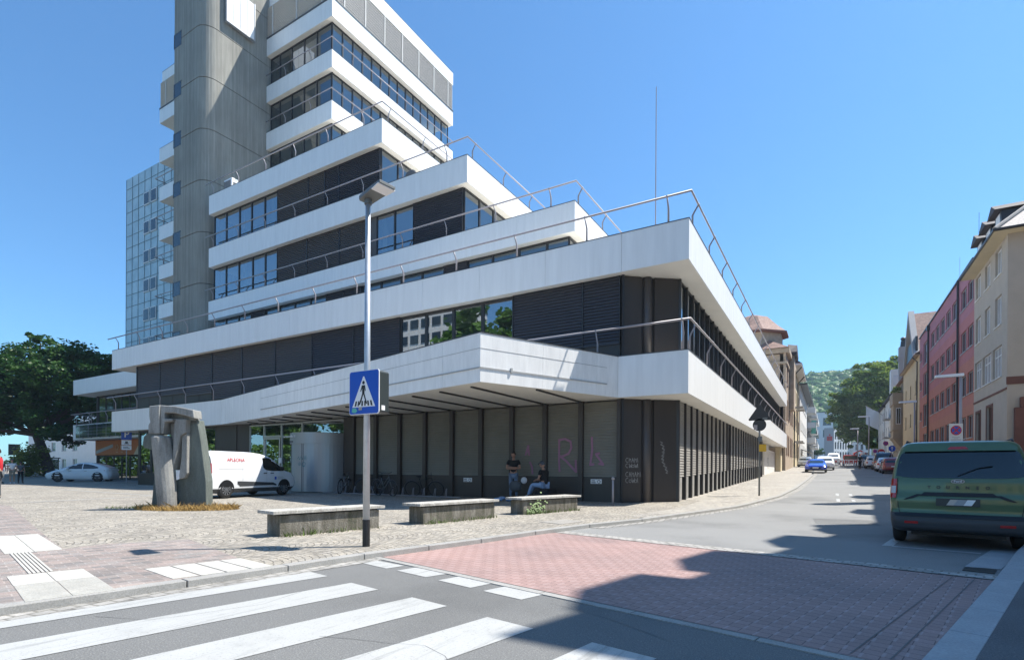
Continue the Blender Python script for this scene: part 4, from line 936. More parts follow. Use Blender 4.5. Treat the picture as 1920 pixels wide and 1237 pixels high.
# dry grass round the sculpture and weeds at the benches
def blades(n, fn, h, w, m, name, label):
    mb=MB()
    for i in range(n):
        x,y=fn(); hh=h*random.uniform(.3,1)*(1 if random.random()<.9 else 1.6); a=random.uniform(0,2*pi); lx,ly=random.gauss(0,.5)*hh,random.gauss(0,.5)*hh; ww=w*random.uniform(.6,1.3)
        dx,dy=cos(a)*ww,sin(a)*ww; z=gz(y)+PZ
        mb.add([(x-dx,y-dy,z),(x+dx,y+dy,z),(x+lx*.4+dx*.6,y+ly*.4+dy*.6,z+hh*.6),(x+lx,y+ly,z+hh),(x+lx*.4-dx*.6,y+ly*.4-dy*.6,z+hh*.6)],[(0,1,2,3,4)])
    o=mb.build(name,m); o['kind']='stuff'; tag(o,label,'grass'); return o
def ring():
    a=random.uniform(0,2*pi); r=sqrt(random.uniform(.0,1)); q=U*(r*1.42*cos(a)+.15)+WV*(r*.75*sin(a)+.05); return sc_o.x+q.x,sc_o.y+q.y
blades(5200,ring,.16,.008,'dry_grass','dry_grass','straw coloured dry grass round the foot of the sculpture')
def ring2():
    a=random.uniform(0,2*pi); r=random.uniform(.2,1.0); q=U*(r*1.9*cos(a)-.5)+WV*(r*.55*sin(a)+.35); return sc_o.x+q.x,sc_o.y+q.y
blades(900,ring2,.08,.008,'weed','weeds','sparse green weeds behind the sculpture on the cobbles')
def bf():
    k=random.choice((0,0,1,1,2,2,2)); A=((-8.02,5.77,-7.70,7.77),(-7.38,8.73,-7.05,11.01),(-6.86,12.1,-6.36,14.42))[k]; t=random.random()**1.5 if random.random()<.6 else random.random(); return A[0]+(A[2]-A[0])*t+.04+abs(random.gauss(0,.05)),A[1]+(A[3]-A[1])*t
blades(420,bf,.12,.008,'weed','weeds','small green weeds along the feet of the benches')
# leafy weed climbing the far bench front
mb=MB()
for i in range(80):
    t=random.gauss(.18,.07); z=abs(random.gauss(.0,.17)); x=-6.86+.5*t+.03; y=12.1+2.32*t; s_=.03; a=random.uniform(0,pi); 
    mb.quad((x+.02,y-s_,PZ+z),(x+.05,y+s_*.2,PZ+z-.01),(x+.03,y+s_,PZ+z+s_),(x,y,PZ+z+s_*1.1))
o=mb.build('weed','leaf_bright'); o['kind']='stuff'; tag(o,'leafy weed against the front of the far bench','weeds')
# --- bollard
t=thing('bollard','slim grey steel bollard with round top in front of the last shutter','bollard',(-6.20,16.95,PZ)); mb=MB(); mb.tube([(0,0,0),(0,0,.86)],[.035,.033],12); mb.build('post','rail_paint',t,smooth=True); mb=MB(); mb.ell((0,0,.90),(.055,.055,.055)); mb.build('ball','rail_paint',t,smooth=True)
# --- sign post with two sign backs, by the right corner
t=thing('sign_post','post with triangular and round sign backs and a yellow plate, by the long right facade','traffic sign',(-2.58,24.7,gz(24.7)+PZ))
mb=MB(); mb.tube([(0,0,0),(0,0,3.75)],.038,10); mb.build('post','sign_grey',t,smooth=True)
mb=MB(); n_=Vector((0,1,0)); c_=3.38
tri=[(-.40,-.21),(.40,-.21),(.43,-.16),(.03,.44),(-.03,.44),(-.43,-.16)]; mb.add([(a,-.05,c_+b) for a,b in tri]+[(a,-.03,c_+b) for a,b in tri],[tuple(range(6)),tuple(range(6,12))[::-1]]+[(i,6+i,6+(i+1)%6,(i+1)%6) for i in range(6)]); tb=mb.build('triangle_sign_back','dark_frame',t)
mb=MB(); mb.disc((0,-.04,2.98),.26,'y',28,.02); db=mb.build('round_sign_back','dark_frame',t)
mb=MB(); mb.box(-.22,-.08,-.062,-.053,2.78,2.98); mb.build('sticker','rail_paint',db); mb=MB(); mb.box(.12,.3,-.062,-.055,3.2,3.28); mb.build('sticker','sign_grey',tb)
mb=MB(); mb.box(-.01,.26,-.05,-.03,1.86,2.16); mb.build('yellow_plate','sign_yellow',t); mb=MB(); mb.box(-.06,.10,-.07,.05,2.28,2.5); mb.build('bracket','sign_grey',t)
# --- parking sign on the left
t=thing('parking_sign','blue parking sign with two small white plates on a thin grey post','traffic sign',(-44.5,19.25,PZ),R(60))
mb=MB(); mb.tube([(0,0,0),(0,0,4.05)],.035,8); mb.build('post','rail_paint',t)
mb=MB(); mb.box(-.32,.32,-.06,-.04,3.25,4.0); b_=mb.build('blue_plate','sign_blue',t)
text_mesh('lettering','P',.62,'sign_white',b_,frame_mtx((0,-.066,3.62),(1,0,0),(0,0,1)),.003,bold=.01)
mb=MB(); mb.box(-.3,.3,-.06,-.04,2.85,3.21); b_=mb.build('white_plate','sign_white',t); mb=MB(); mb.box(-.08,.08,-.068,-.06,2.93,3.12); mb.box(-.14,.14,-.068,-.06,2.93,2.97); mb.build('symbol','joint',b_)
mb=MB(); mb.box(-.3,.3,-.06,-.04,2.5,2.81); b_=mb.build('white_plate','sign_white',t); mb=MB(); mb.box(-.2,.2,-.068,-.06,2.6,2.64); mb.box(-.2,.1,-.068,-.06,2.69,2.73); mb.build('plate_print','joint',b_)
# --- round signs
def round_sign(loc, rz, h, kind, label, r=.3, group=None, plate=None):
    t=thing('road_sign',label,'traffic sign',loc,rz,group); mb=MB(); mb.tube([(0,0,0),(0,0,h+r)],.032,8); mb.build('post','rail_paint',t,smooth=True)
    if plate=='board':
        k_=r/.30; mb=MB(); mb.box(-.38*k_,.38*k_,-.055,-.035,h-1.0*k_,h+.42*k_); mb.build('board','plaster_white',t)
        mb=MB()
        for dz,w_ in ((.42,.22),(.5,.12),(.56,.28),(.62,.27),(.68,.28),(.74,.2)): mb.box(-w_*k_,w_*k_,-.060,-.055,h-(dz+.012)*k_,h-(dz-.012)*k_)
        mb.build('board_print','plate_grey',t)
    col={'stop':'sign_red','noentry':'sign_red','arrow':'sign_blue'}[kind]
    mb=MB(); mb.disc((0,-.065,h),r,'y',28,.014); d=mb.build('disc',col,t)
    if kind=='stop':
        mb=MB(); mb.disc((0,-.075,h),r*.80,'y',28,.006); q=mb.build('blue_disc','sign_blue',d)
        mb=MB(); 
        for sgn in ((1,-1) if plate=='board' or 1 else (1,)):
            a=Vector((.56*r*sgn,0,.56*r)); b=-a; nn=Vector((-a.z,0,a.x)).normalized()*.12*r; mb.add([tuple(p+Vector((0,-.080-.001*sgn,h))) for p in (a+nn,a-nn,b-nn,b+nn)],[(0,1,2,3)])
        mb.build('red_bars','sign_red',d)
    if kind=='noentry': mb=MB(); mb.box(-r*.7,r*.7,-.082,-.073,h-.2*r,h+.2*r); mb.build('white_bar','sign_white',d)
    if kind=='arrow': mb=MB(); mb.box(-.035,.035,-.082,-.073,h-.17,h+.08); mb.add([(-.13,-.078,h+.05),(.13,-.078,h+.05),(0,-.078,h+.2)],[(0,1,2)]); mb.build('white_arrow','sign_white',d)
    return t
round_sign((6.41,41.07,gz(41)),R(20),3.2,'stop','white no stopping board with small print, seen above the green van roof',.29,plate='board')
round_sign((5.41,67.3,gz(67.3)),R(10),2.35,'arrow','round blue sign with a white arrow above the parked cars',.31)
round_sign((4.87,72.8,gz(72.8)),R(10),2.0,'noentry','red round sign with a white bar beside the parked cars down the street',.34)
round_sign((6.6,91,gz(91)),R(10),3.2,'stop','small round stopping sign high on a thin post beyond the parked cars',.32)
round_sign((4.63,78.4,gz(78.4)),R(10),2.1,'stop','no stopping board beside the street lamp near the site barrier',.22,plate='board')
# --- lamps on the right
def arm_lamp(loc,h,alen,label,ang=0.,m='rail_paint',sc_=1.):
    t=thing('street_lamp',label,'street lamp',loc,ang,'street lamps down the right side of the street'); mb=MB(); mb.tube([(0,0,0),(0,0,h)],[.09*sc_,.065*sc_],10); mb.build('pole',m,t,smooth=True)
    mb=MB(); mb.add([(-alen,-.16,h-.02),(.15,-.10,h-.02),(.15,.10,h-.02),(-alen,.16,h-.02),(-alen,-.12,h+.13),(.15,-.06,h+.17),(.15,.06,h+.17),(-alen,.12,h+.13)],[(0,3,2,1),(4,5,6,7),(0,1,5,4),(1,2,6,5),(2,3,7,6),(3,0,4,7)]); hd=mb.build('lamp_head','sign_white',t,bevel=.02)
    mb=MB(); mb.box(-alen+.1,-.2,-.09,.09,h-.035,h-.02); mb.build('lens','lamp_clear',hd); return t
arm_lamp((6.75,41.7,gz(41.7)),6.5,1.25,'street lamp with flat pale head in front of the red building')
arm_lamp((6.7,62,gz(62)),6.6,1.2,'street lamp in front of the bay window of the brown house')
arm_lamp((5.0,98,gz(98)),7.4,1.4,'white street lamp in front of the big tree past the flag')
arm_lamp((3.2,88,gz(88)),5.2,.9,'short white lamp with round heads standing by the red digger')

# ================================================================= BICYCLES
def bike(loc, rz, label, frame='black', lean=.12, step=False, fender='rim_dark'):
    t=thing('bicycle',label,'bicycle',loc,rz,'bicycles parked at the shutters'); t.rotation_euler=(0,lean,rz)
    r=.34; ya,yb=0.,1.08
    for y in (ya,yb):
        mb=MB(); mb.tube([(0,y+r*cos(2*pi*k/28),r+r*sin(2*pi*k/28)) for k in range(28)],.020,6,closed=True); w_=mb.build('wheel','rubber',t,smooth=True)
        mb=MB(); mb.tube([(0,y+(r-.03)*cos(2*pi*k/28),r+(r-.03)*sin(2*pi*k/28)) for k in range(28)],.010,5,closed=True)
        for k in range(14): a=2*pi*k/14; mb.tube([(.02*(-1)**k,y,r),(0,y+(r-.03)*cos(a),r+(r-.03)*sin(a))],.0025,3)
        mb.tube([(-.05,y,r),(.05,y,r)],.02,6); mb.build('rim',fender,w_)
        mb=MB(); mb.tube([(0,y+(r+.035)*cos(a),r+(r+.035)*sin(a)) for a in [R(20+14*k) for k in range(11)]],.016,5); mb.build('mudguard',fender,t,smooth=True)
    bb=(0,.46,.28); st_=(0,.36,.80); hd=(0,.92,.86); hb=(0,.95,.68)
    mb=MB(); mb.tube([bb,st_],.018,7); mb.tube([bb,hb],.022,7); mb.tube([(0,.38,.72) if not step else (0,.42,.45),hd],.018,7); mb.tube([(0,0,r),bb],.012,6); mb.tube([(0,0,r),(0,.37,.70)],.010,6); mb.tube([hd,hb,(0,1.0,.55),(0,yb,r)],.016,7); mb.build('frame',frame,t,smooth=True)
    mb=MB(); mb.ell((0,.33,.90),(.075,.13,.035)); mb.tube([st_,(0,.34,.90)],.013,6); mb.build('saddle','black',t,smooth=True)
    mb=MB(); mb.tube([hd,(0,.90,1.0)],.013,6); mb.tube([(-.28,.78,1.02),(-.22,.84,1.04),(-.08,.92,1.0),(.08,.92,1.0),(.22,.84,1.04),(.28,.78,1.02)],.012,6); mb.build('handlebar',fender,t,smooth=True)
    mb=MB(); mb.tube([(-.07,.0,.74),(-.07,-.2,.74),(.07,-.2,.74),(.07,.3,.74)],.008,5); mb.tube([(0,0,r),(0,-.1,.74)],.007,5); mb.build('luggage_rack',fender,t)
    mb=MB(); mb.disc((.03,.46,.28),.09,'x',18,.008); mb.tube([(.05,.46,.28),(.06,.52,.13)],.01,5); mb.tube([(-.05,.46,.28),(-.06,.40,.43)],.01,5); mb.build('crank',fender,t)
    return t
bike((-19.95,17.55,PZ),R(28),'bicycle with pale frame next to the revolving door, just left of the lamp pole','silver_paint',.10)
bike((-19.15,18.2,PZ),R(-62),'dark bicycle with white mudguard right behind the lamp pole','black',-.1)
bike((-17.5,17.6,PZ),R(-100),'silver framed bicycle with curved handlebar leaning at the shutters right of the lamp pole','sign_grey',.12,True)
bike((-15.7,17.9,PZ),R(-70),'tilted dark bicycle with big rear mudguard, rightmost in the bike rack','black',.3)
t=thing('bike_rack','low metal bicycle rack with wire loops along the shutters','bicycle rack',(-19,17.7,PZ))
mb=MB(); mb.tube([(-2.3,0,.03),(6.0,0,.03)],.02,6); mb.build('base_bar','rail_paint',t)
for k in range(13):
    x=-2.0+.6*k; mb=MB(); mb.tube([(x,0,.03),(x-.02,.1,.35),(x+.02,.1,.38),(x+.08,0,.03)],.010,5); mb.build('wire_loop','rail_paint',t)
# ================================================================= VEHICLES
def interp(levels,z,i): return float(np.interp(z,[l[0] for l in levels],[l[i] for l in levels]))
class Body:
    """vehicle shell: levels=(z, half width, y rear, y front, corner radius); +y is the front"""
    def __init__(s,levels,bulge=.05): s.l=levels; s.b=bulge
    def ring(s,z,hw,yr,yf,r):
        r=min(r,hw*.9); out=[]; B=s.b
        xs=[-1+2*i/10 for i in range(11)]
        for t in xs: x=t*(hw-r); out.append((x,yr-B*(1-(x/hw)**2)))
        e0=yr-B*(1-((hw-r)/hw)**2)
        for k in range(1,6): a=R(-90+18*k); out.append((hw-r+r*cos(a),e0+r+r*sin(a)))
        for k in range(1,14): out.append((hw,e0+r+(yf-yr-2*r)*k/14))
        f0=yf+B*(1-((hw-r)/hw)**2)
        for k in range(0,5): a=R(0+18*k); out.append((hw-r+r*cos(a),f0-r+r*sin(a)))
        for t in xs[::-1]: x=t*(hw-r); out.append((x,yf+B*(1-(x/hw)**2)))
        for k in range(1,6): a=R(90+18*k); out.append((-(hw-r)+r*cos(a),f0-r+r*sin(a)))
        for k in range(13,0,-1): out.append((-hw,e0+r+(yf-yr-2*r)*k/14))
        for k in range(0,5): a=R(180+18*k); out.append((-(hw-r)+r*cos(a),e0+r+r*sin(a)))
        return [(x,y,z) for x,y in out]
    def mesh(s,name,mats,parent,split=None):
        mb=MB(); rings=[]; zs=[l[0] for l in s.l]; fine=[]
        for a,b in zip(zs[:-1],zs[1:]): fine+=[a+(b-a)*k/3 for k in range(3)]
        fine.append(zs[-1])
        sm=lambda z,i: interp(s.l,z,i)
        rings=[s.ring(z,*[sm(z,i) for i in (1,2,3,4)]) for z in fine]; n=len(rings[0]); vs=[p for r_ in rings for p in r_]; 
        o=len(mb.v); mb.v+=vs
        for j in range(len(rings)-1):
            for i in range(n):
                mb.f.append((j*n+i,j*n+(i+1)%n,(j+1)*n+(i+1)%n,(j+1)*n+i)); mb.fm.append(1 if split and fine[j]<split-1e-4 else 0)
        mb.f.append(tuple(range(n))[::-1]); mb.fm.append(len(mats)-1 if isinstance(mats,list) else 0); mb.f.append(tuple(range((len(rings)-1)*n,len(rings)*n))); mb.fm.append(0)
        ob=mb.build(name,mats,parent,smooth=True)
        return ob
    def sx(s,y,z,side):
        hw,yr,yf,r=[interp(s.l,z,i) for i in (1,2,3,4)]; r=min(r,hw*.9); B=s.b*(1-((hw-r)/hw)**2)
        x=hw
        if y<yr-B+r: x=hw-r+sqrt(max(0,r*r-(yr-B+r-y)**2))
        if y>yf+B-r: x=hw-r+sqrt(max(0,r*r-(y-(yf+B-r))**2))
        return side*x
    def ry(s,x,z,front=False):
        hw,yr,yf,r=[interp(s.l,z,i) for i in (1,2,3,4)]; r=min(r,hw*.9); ax=abs(x); B=s.b
        if ax<=hw-r: d=B*(1-(ax/hw)**2)
        else: q=min(ax-(hw-r),r); d=B*(1-((hw-r)/hw)**2)-r+sqrt(max(0,r*r-q*q))
        return yf+d if front else yr-d
    def side_patch(s,name,m,parent,cols,side,off=.006,nz=5):
        """cols=[(y,z bottom,z top),...]"""
        mb=MB(); vs=[]
        for y,a,b in cols:
            for k in range(nz): z=a+(b-a)*k/(nz-1); vs.append((s.sx(y,z,side)+side*off,y,z))
        n=len(cols)
        for i in range(n-1):
            for k in range(nz-1):
                f=(i*nz+k,(i+1)*nz+k,(i+1)*nz+k+1,i*nz+k+1); mb.f.append(f if side>0 else f[::-1]); mb.fm.append(0)
        mb.v=vs; return mb.build(name,m,parent,smooth=True)
    def end_patch(s,name,m,parent,rows,front=False,off=.006,nx=13):
        """rows=[(z,x0,x1),...]"""
        mb=MB(); vs=[]; sg=1 if front else -1
        for z,x0,x1 in rows:
            for k in range(nx): x=x0+(x1-x0)*k/(nx-1); vs.append((x,s.ry(x,z,front)+sg*off,z))
        for i in range(len(rows)-1):
            for k in range(nx-1):
                f=(i*nx+k,i*nx+k+1,(i+1)*nx+k+1,(i+1)*nx+k); mb.f.append(f if not front else f[::-1]); mb.fm.append(0)
        mb.v=vs; return mb.build(name,m,parent,smooth=True)
def wheel(parent, x, y, r, side, rim='rim', w_=.2, spokes=10):
    mb=MB(); prof=[(0,.62),(0.01,.86),(.03,.97),(.06,1.),(w_-.06,1.),(w_-.02,.95),(w_,.7)]; n=28; vs=[]
    for o,f in prof:
        for k in range(n): a=2*pi*k/n; vs.append((side*(-o)+x,y+r*f*cos(a),r+r*f*sin(a)))
    fs=[(j*n+k,j*n+(k+1)%n,(j+1)*n+(k+1)%n,(j+1)*n+k) for j in range(len(prof)-1) for k in range(n)]
    if side<0: fs=[f[::-1] for f in fs]
    mb.add(vs,fs); o=mb.build('wheel','rubber',parent,smooth=True)
    mb=MB(); mb.disc((x-side*.045,y,r),r*.66,'x',24,.01); mb.build('hub_back','black',o)
    mb=MB(); mb.disc((x-side*.008,y,r),r*.13,'x',12,.03)
    mb.tube([(x-side*.012,y+r*.64*cos(2*pi*k/24),r+r*.64*sin(2*pi*k/24)) for k in range(24)],r*.035,5,closed=True)
    for k in range(spokes):
        a=2*pi*k/spokes; d=Vector((0,cos(a),sin(a))); e=Vector((0,-sin(a),cos(a))); c_=Vector((x,y,r))
        q=[c_+d*r*.08+e*r*.045,c_+d*r*.62+e*r*.07,c_+d*r*.62-e*r*.07,c_+d*r*.08-e*r*.045]; mb.add([tuple(p-Vector((side*.005,0,0))) for p in q]+[tuple(p-Vector((side*.035,0,0))) for p in q],[(0,1,2,3),(7,6,5,4),(0,4,5,1),(2,6,7,3)])
    mb.build('rim',rim,o); return o
def arches(B,parent,ys,r,m='black'):
    for side in (-1,1):
        for y in ys:
            cols=[]
            for k in range(15):
                a=R(180-180*k/14); yy=y+(r+.055)*cos(a); zz=r+(r+.055)*sin(a); cols.append((yy,max(.2,min(zz,.2+.0)) ,max(zz,.21)))
            B.side_patch('wheel_arch',m,parent,cols,side,.004,4)
def kit(name,label,cat,levels,loc,rz,paint,ys,r,side_win,rear_win=None,front_win=None,group=None,rim='rim',split=None,low='grey_plastic',tail=None,head=None,plate=True,bulge=.05,hwl=None):
    t=thing(name,label,cat,loc,rz,group); B=Body(levels,bulge); B.mesh('body',[paint,low] if split else [paint],t,split)
    for side in (-1,1):
        for cols in side_win: B.side_patch('side_window','glass_car',t,cols,side)
    if rear_win: B.end_patch('rear_window','glass_car',t,rear_win)
    if front_win: B.end_patch('windscreen','glass_car',t,front_win,True)
    arches(B,t,ys,r)
    hw=max(l[1] for l in levels)
    for side in (-1,1):
        for y in ys: wheel(t,side*(interp(levels,r*1.2,1)+.012),y,r,side,rim)
    if tail:
        for sgn in (-1,1):
            B.end_patch('tail_light','tail_red',t,[(z,sgn*a if sgn>0 else -b,sgn*b if sgn>0 else -a) for z,a,b in tail],False,.008,5)
    if head:
        for sgn in (-1,1): B.end_patch('headlight','lamp_clear',t,[(z,a if sgn>0 else -b,b if sgn>0 else -a) for z,a,b in head],True,.008,5)
    return t,B
# --- green people carrier on the right, rear view
GL=[(.24,.80,.16,4.1,.15),(.30,.855,-.02,4.25,.14),(.42,.875,-.05,4.30,.13),(.52,.880,-.03,4.32,.12),(.56,.880,.012,4.32,.12),(.80,.885,.0,4.30,.12),(.90,.885,.03,4.2,.12),(1.05,.875,.035,3.95,.12),(1.15,.865,.055,3.5,.12),(1.40,.825,.12,3.05,.12),(1.56,.785,.18,2.75,.13),(1.66,.745,.21,2.5,.14),(1.715,.69,.24,2.3,.16),(1.74,.60,.32,2.1,.2)]
gv,GB=kit('people_carrier','green high-roofed people carrier parked at the right kerb, seen from behind','car',GL,(1.745,10.98,0),R(-8),'car_green',(.80,3.4),.325,[[(.42,1.17,1.45),(.6,1.17,1.56),(1.2,1.16,1.58),(1.3,1.16,1.58)],[(1.4,1.16,1.58),(2.3,1.14,1.58),(2.6,1.12,1.5),(3.0,1.1,1.3)]],split=.56,low='grey_plastic')
GB.end_patch('rear_window','glass_car',gv,[(1.135,-.52,.52),(1.15,-.70,.70),(1.17,-.80,.80),(1.3,-.79,.79),(1.45,-.765,.765),(1.53,-.74,.74),(1.575,-.68,.68)],off=.010,nx=21)
GB.end_patch('spoiler','car_green',gv,[(1.575,-.70,.70),(1.60,-.715,.715),(1.66,-.70,.70),(1.70,-.66,.66)],off=.05,nx=21)
GB.end_patch('brake_light','tail_red',gv,[(1.60,-.13,.13),(1.625,-.115,.115),(1.645,-.09,.09)],off=.056,nx=7)
o=GB.end_patch('handle_strip','black',gv,[(.845,-.50,.50),(.87,-.46,.46),(.905,-.42,.42)],off=.014,nx=13)
for sgn in (-1,1):
    a=(.50,.63) if sgn>0 else (-.63,-.50)
    GB.end_patch('handle_strip_end','black',gv,[(.775,*((.66,.70) if sgn>0 else (-.70,-.66))),(.80,*((.57,.66) if sgn>0 else (-.66,-.57))),(.845,*((.49,.57) if sgn>0 else (-.57,-.49))),(.87,*((.46,.52) if sgn>0 else (-.52,-.46)))],off=.013,nx=5)
    b=lambda i,j:(i,j) if sgn>0 else (-j,-i)
    tl=GB.end_patch('tail_light','tail_red',gv,[(.80,*b(.80,.884)),(.9,*b(.79,.884)),(1.05,*b(.785,.874)),(1.12,*b(.79,.868))],off=.012,nx=6)
    GB.end_patch('reversing_lens','lamp_clear',tl,[(.88,*b(.805,.872)),(1.0,*b(.80,.868))],off=.016,nx=5)
    GB.side_patch('tail_light_side','tail_red',gv,[(.12,.82,1.1),(.2,.82,1.12),(.27,.88,1.05)],sgn,.008)
    GB.end_patch('reflector','tail_red',gv,[(.385,*b(.50,.68)),(.425,*b(.50,.68))],off=.012,nx=5)
yb=lambda x,z,o: GB.ry(x,z)-o
mb=MB(); mb.box(-.27,.27,yb(.27,.75,.035),yb(0,.75,-.0),.69,.81); pl=mb.build('licence_plate','plate_dark',gv)
mb=MB(); y_=yb(.27,.75,.037); 
for x0,x1,c_ in ((-.11,-.02,'plate_beige'),(-.02,.10,'plate_grey'),(.10,.20,'panel_old')): 
    mb=MB(); mb.add([(x0-.03,y_,.705),(x1-.03,y_,.705),(x1+.02,y_,.795),(x0+.02,y_,.795)],[(0,1,2,3)]); mb.build('plate_patch',c_,pl)
mb=MB(); y_=yb(0,1.085,.018); mb.add([(.085*cos(R(a)),y_,1.085+.036*sin(R(a))) for a in range(0,360,15)],[tuple(range(24))]); eb=mb.build('emblem','rim',gv)
mb=MB(); mb.add([(.078*cos(R(a)),y_-.002,1.085+.030*sin(R(a))) for a in range(0,360,15)],[tuple(range(24))]); mb.build('emblem_field','sign_grey',eb)
text_mesh('emblem_script','Ford',.052,'sign_white',eb,frame_mtx((0,y_-.004,1.085),(1,0,0),(0,0,1)),.001)
for i,ch in enumerate('TOURNEO'):
    x=-.36+.12*i; text_mesh('lettering',ch,.062,'plate_dark',gv,frame_mtx((x,GB.ry(x,.985)-.012,.985),(1,0,0),(0,0,1)),.001,bold=.003)
mb=MB(); mb.tube([(.0,yb(0,1.2,.03),1.17),(.25,yb(.2,1.3,.035),1.30),(.42,yb(.4,1.3,.03),1.33)],.008,5); mb.build('rear_wiper','black',gv)
for sgn in (-1,1): mb=MB(); mb.tube([(sgn*.68,.5,1.72),(sgn*.68,.7,1.775),(sgn*.66,2.3,1.78),(sgn*.64,2.5,1.74)],.014,6); mb.build('roof_rail','black',gv,smooth=True)
GB.end_patch('bumper_step','black',gv,[(.50,-.80,.80),(.525,-.82,.82),(.545,-.82,.82)],off=.012,nx=13)
mb=MB(); mb.box(-.6,.6,.3,3.9,.17,.3); mb.build('underbody','black',gv)
# --- white delivery van on the plaza
VL=[(.22,.84,.16,4.55,.2),(.38,.90,.02,4.72,.2),(.55,.915,.0,4.78,.22),(.80,.92,.0,4.74,.25),(.98,.915,.02,4.56,.3),(1.08,.905,.03,4.18,.3),(1.3,.885,.05,3.86,.25),(1.5,.86,.08,3.56,.22),(1.68,.82,.11,3.2,.2),(1.78,.76,.16,2.8,.2),(1.83,.66,.28,2.4,.2),(1.85,.5,.5,2.1,.2)]
wv,VB=kit('delivery_van','white panel van with small red lettering parked on the plaza behind the sculpture','van',VL,(-20.77,11.1,PZ),R(13.5),'car_white',(.82,3.98),.335,[[(2.74,1.22,1.61),(2.86,1.12,1.63),(3.1,1.08,1.62),(3.35,1.07,1.54),(3.65,1.07,1.34),(3.95,1.08,1.14)]],front_win=[(1.12,-.78,.78),(1.3,-.76,.76),(1.5,-.72,.72),(1.66,-.66,.66)],split=.38)
VB.side_patch('lower_moulding','grey_plastic',wv,[(1.35,.56,.66),(1.5,.46,.66),(2.4,.47,.62),(3.3,.47,.58),(3.5,.44,.50)],1,.012,3)
VB.side_patch('tail_light','tail_red',wv,[(.03,.95,1.36),(.09,.90,1.36),(.17,1.0,1.36)],1,.01)
VB.side_patch('tail_cover','glass_car',wv,[(.03,1.36,1.62),(.09,1.36,1.66),(.15,1.36,1.62)],1,.012)
VB.side_patch('door_rail','joint_light',wv,[(.45,1.135,1.15),(1.7,1.125,1.14)],1,.006,2)
for y in (1.62,2.92): VB.side_patch('door_seam','joint_light',wv,[(y,.45,1.70),(y+.012,.45,1.70)],1,.005,6)
VB.side_patch('door_seam','joint_light',wv,[(1.62,1.66,1.672),(3.0,1.66,1.672)],1,.005,2)
for y in (2.72,3.12): VB.side_patch('door_handle','black',wv,[(y,.965,1.0),(y+.2,.965,1.0)],1,.03,2)
mb=MB(); mb.box(.90,1.05,3.72,3.84,1.10,1.26); mb.build('wing_mirror','black',wv,bevel=.02)
VB.end_patch('headlight','lamp_clear',wv,[(.84,.62,.88),(.95,.62,.86),(1.02,.66,.80)],True,.012,5)
vx=VB.sx(1.2,1.48,1)+.012
text_mesh('lettering','APLEONA',.20,'sign_red',wv,frame_mtx((vx+.002,1.32,1.50),(0,1,0),(-.12,0,1)),.001)
mb=MB(); mb.add([(vx-.012,.80,1.66),(vx-.012,1.5,1.66),(vx-.014,1.5,1.672),(vx-.014,.80,1.672)],[(0,1,2,3)]); mb.build('thin_script','sign_red',wv)
VB.side_patch('blue_label','sign_blue',wv,[(3.38,.70,.83),(3.50,.70,.83)],1,.006,2)
for k in range(4): VB.side_patch('small_print','plate_grey',wv,[(3.56,.71+.035*k,.722+.035*k),(4.0-.1*(k%2),.71+.035*k,.722+.035*k)],1,.006,2)
# --- low car tables
def lowcar(L,H,w_):
    k=H/1.45; h=w_/2
    return [(.20,h*.90,.14,L-.16,.25),(.33,h*.97,.02,L-.03,.3),(.52,h,0,L,.35),(.68*k,h*.995,.02,L-.05,.4),(.80*k,h*.97,.07,L-.35,.4),(.90*k,h*.94,.12,L-1.05,.35),(.97*k,h*.90,.22,L-1.35,.3),(1.12*k,h*.83,.50,L-1.68,.28),(1.28*k,h*.76,.85,L-2.02,.26),(1.39*k,h*.69,1.2,L-2.35,.25),(1.45*k,h*.55,1.7,L-2.65,.3)]
def low_windows(L,H): k=H/1.45; return [[(.95,.99*k,1.07*k),(1.25,.96*k,1.22*k),(1.7,.95*k,1.33*k),(2.05,.95*k,1.36*k)],[(2.12,.95*k,1.36*k),(2.4,.95*k,1.34*k),(2.75,.95*k,1.2*k),(3.05,.96*k,1.02*k)]]
def front_low(L,H,w_): k=H/1.45; h=w_/2; return [(.97*k,-h*.78,h*.78),(1.1*k,-h*.76,h*.76),(1.25*k,-h*.70,h*.70),(1.37*k,-h*.62,h*.62)]
def rear_low(L,H,w_): return front_low(L,H,w_)
# white electric car on the left
TL=[(.20,.86,.14,4.58,.3),(.34,.93,.03,4.70,.35),(.52,.955,0,4.74,.4),(.70,.95,.02,4.66,.5),(.82,.93,.06,4.30,.5),(.93,.91,.08,3.85,.4),(1.02,.88,.12,3.55,.35),(1.14,.84,.30,3.22,.3),(1.28,.78,.62,2.92,.3),(1.40,.70,1.05,2.60,.3),(1.47,.60,1.45,2.30,.3),(1.50,.4,1.8,2.1,.25)]
tc,TB=kit('parked_car','white fastback saloon parked in the shade under the orange sign','car',TL,(-51.85,21.6,PZ),atan2(.74,-.68),'car_white',(.88,3.75),.36,[[(.85,1.06,1.14),(1.2,1.02,1.28),(1.6,1.01,1.36),(1.95,1.0,1.40)],[(2.02,1.0,1.40),(2.3,1.0,1.39),(2.7,1.0,1.27),(3.15,1.0,1.06)]],front_win=[(1.0,-.72,.72),(1.2,-.68,.68),(1.42,-.55,.55)],rear_win=[(1.05,-.6,.6),(1.2,-.6,.6),(1.4,-.5,.5)],rim='rim_dark',group='parked cars')
tc.scale=(1,1,1.07)
TB.end_patch('headlight','glass_car',tc,[(.70,.58,.90),(.78,.56,.88)],True,.012,5); TB.end_patch('headlight','glass_car',tc,[(.70,-.90,-.58),(.78,-.88,-.56)],True,.012,5)
TB.side_patch('tail_light','tail_red',tc,[(.1,.84,.92),(.4,.86,.92)],-1,.01,3)
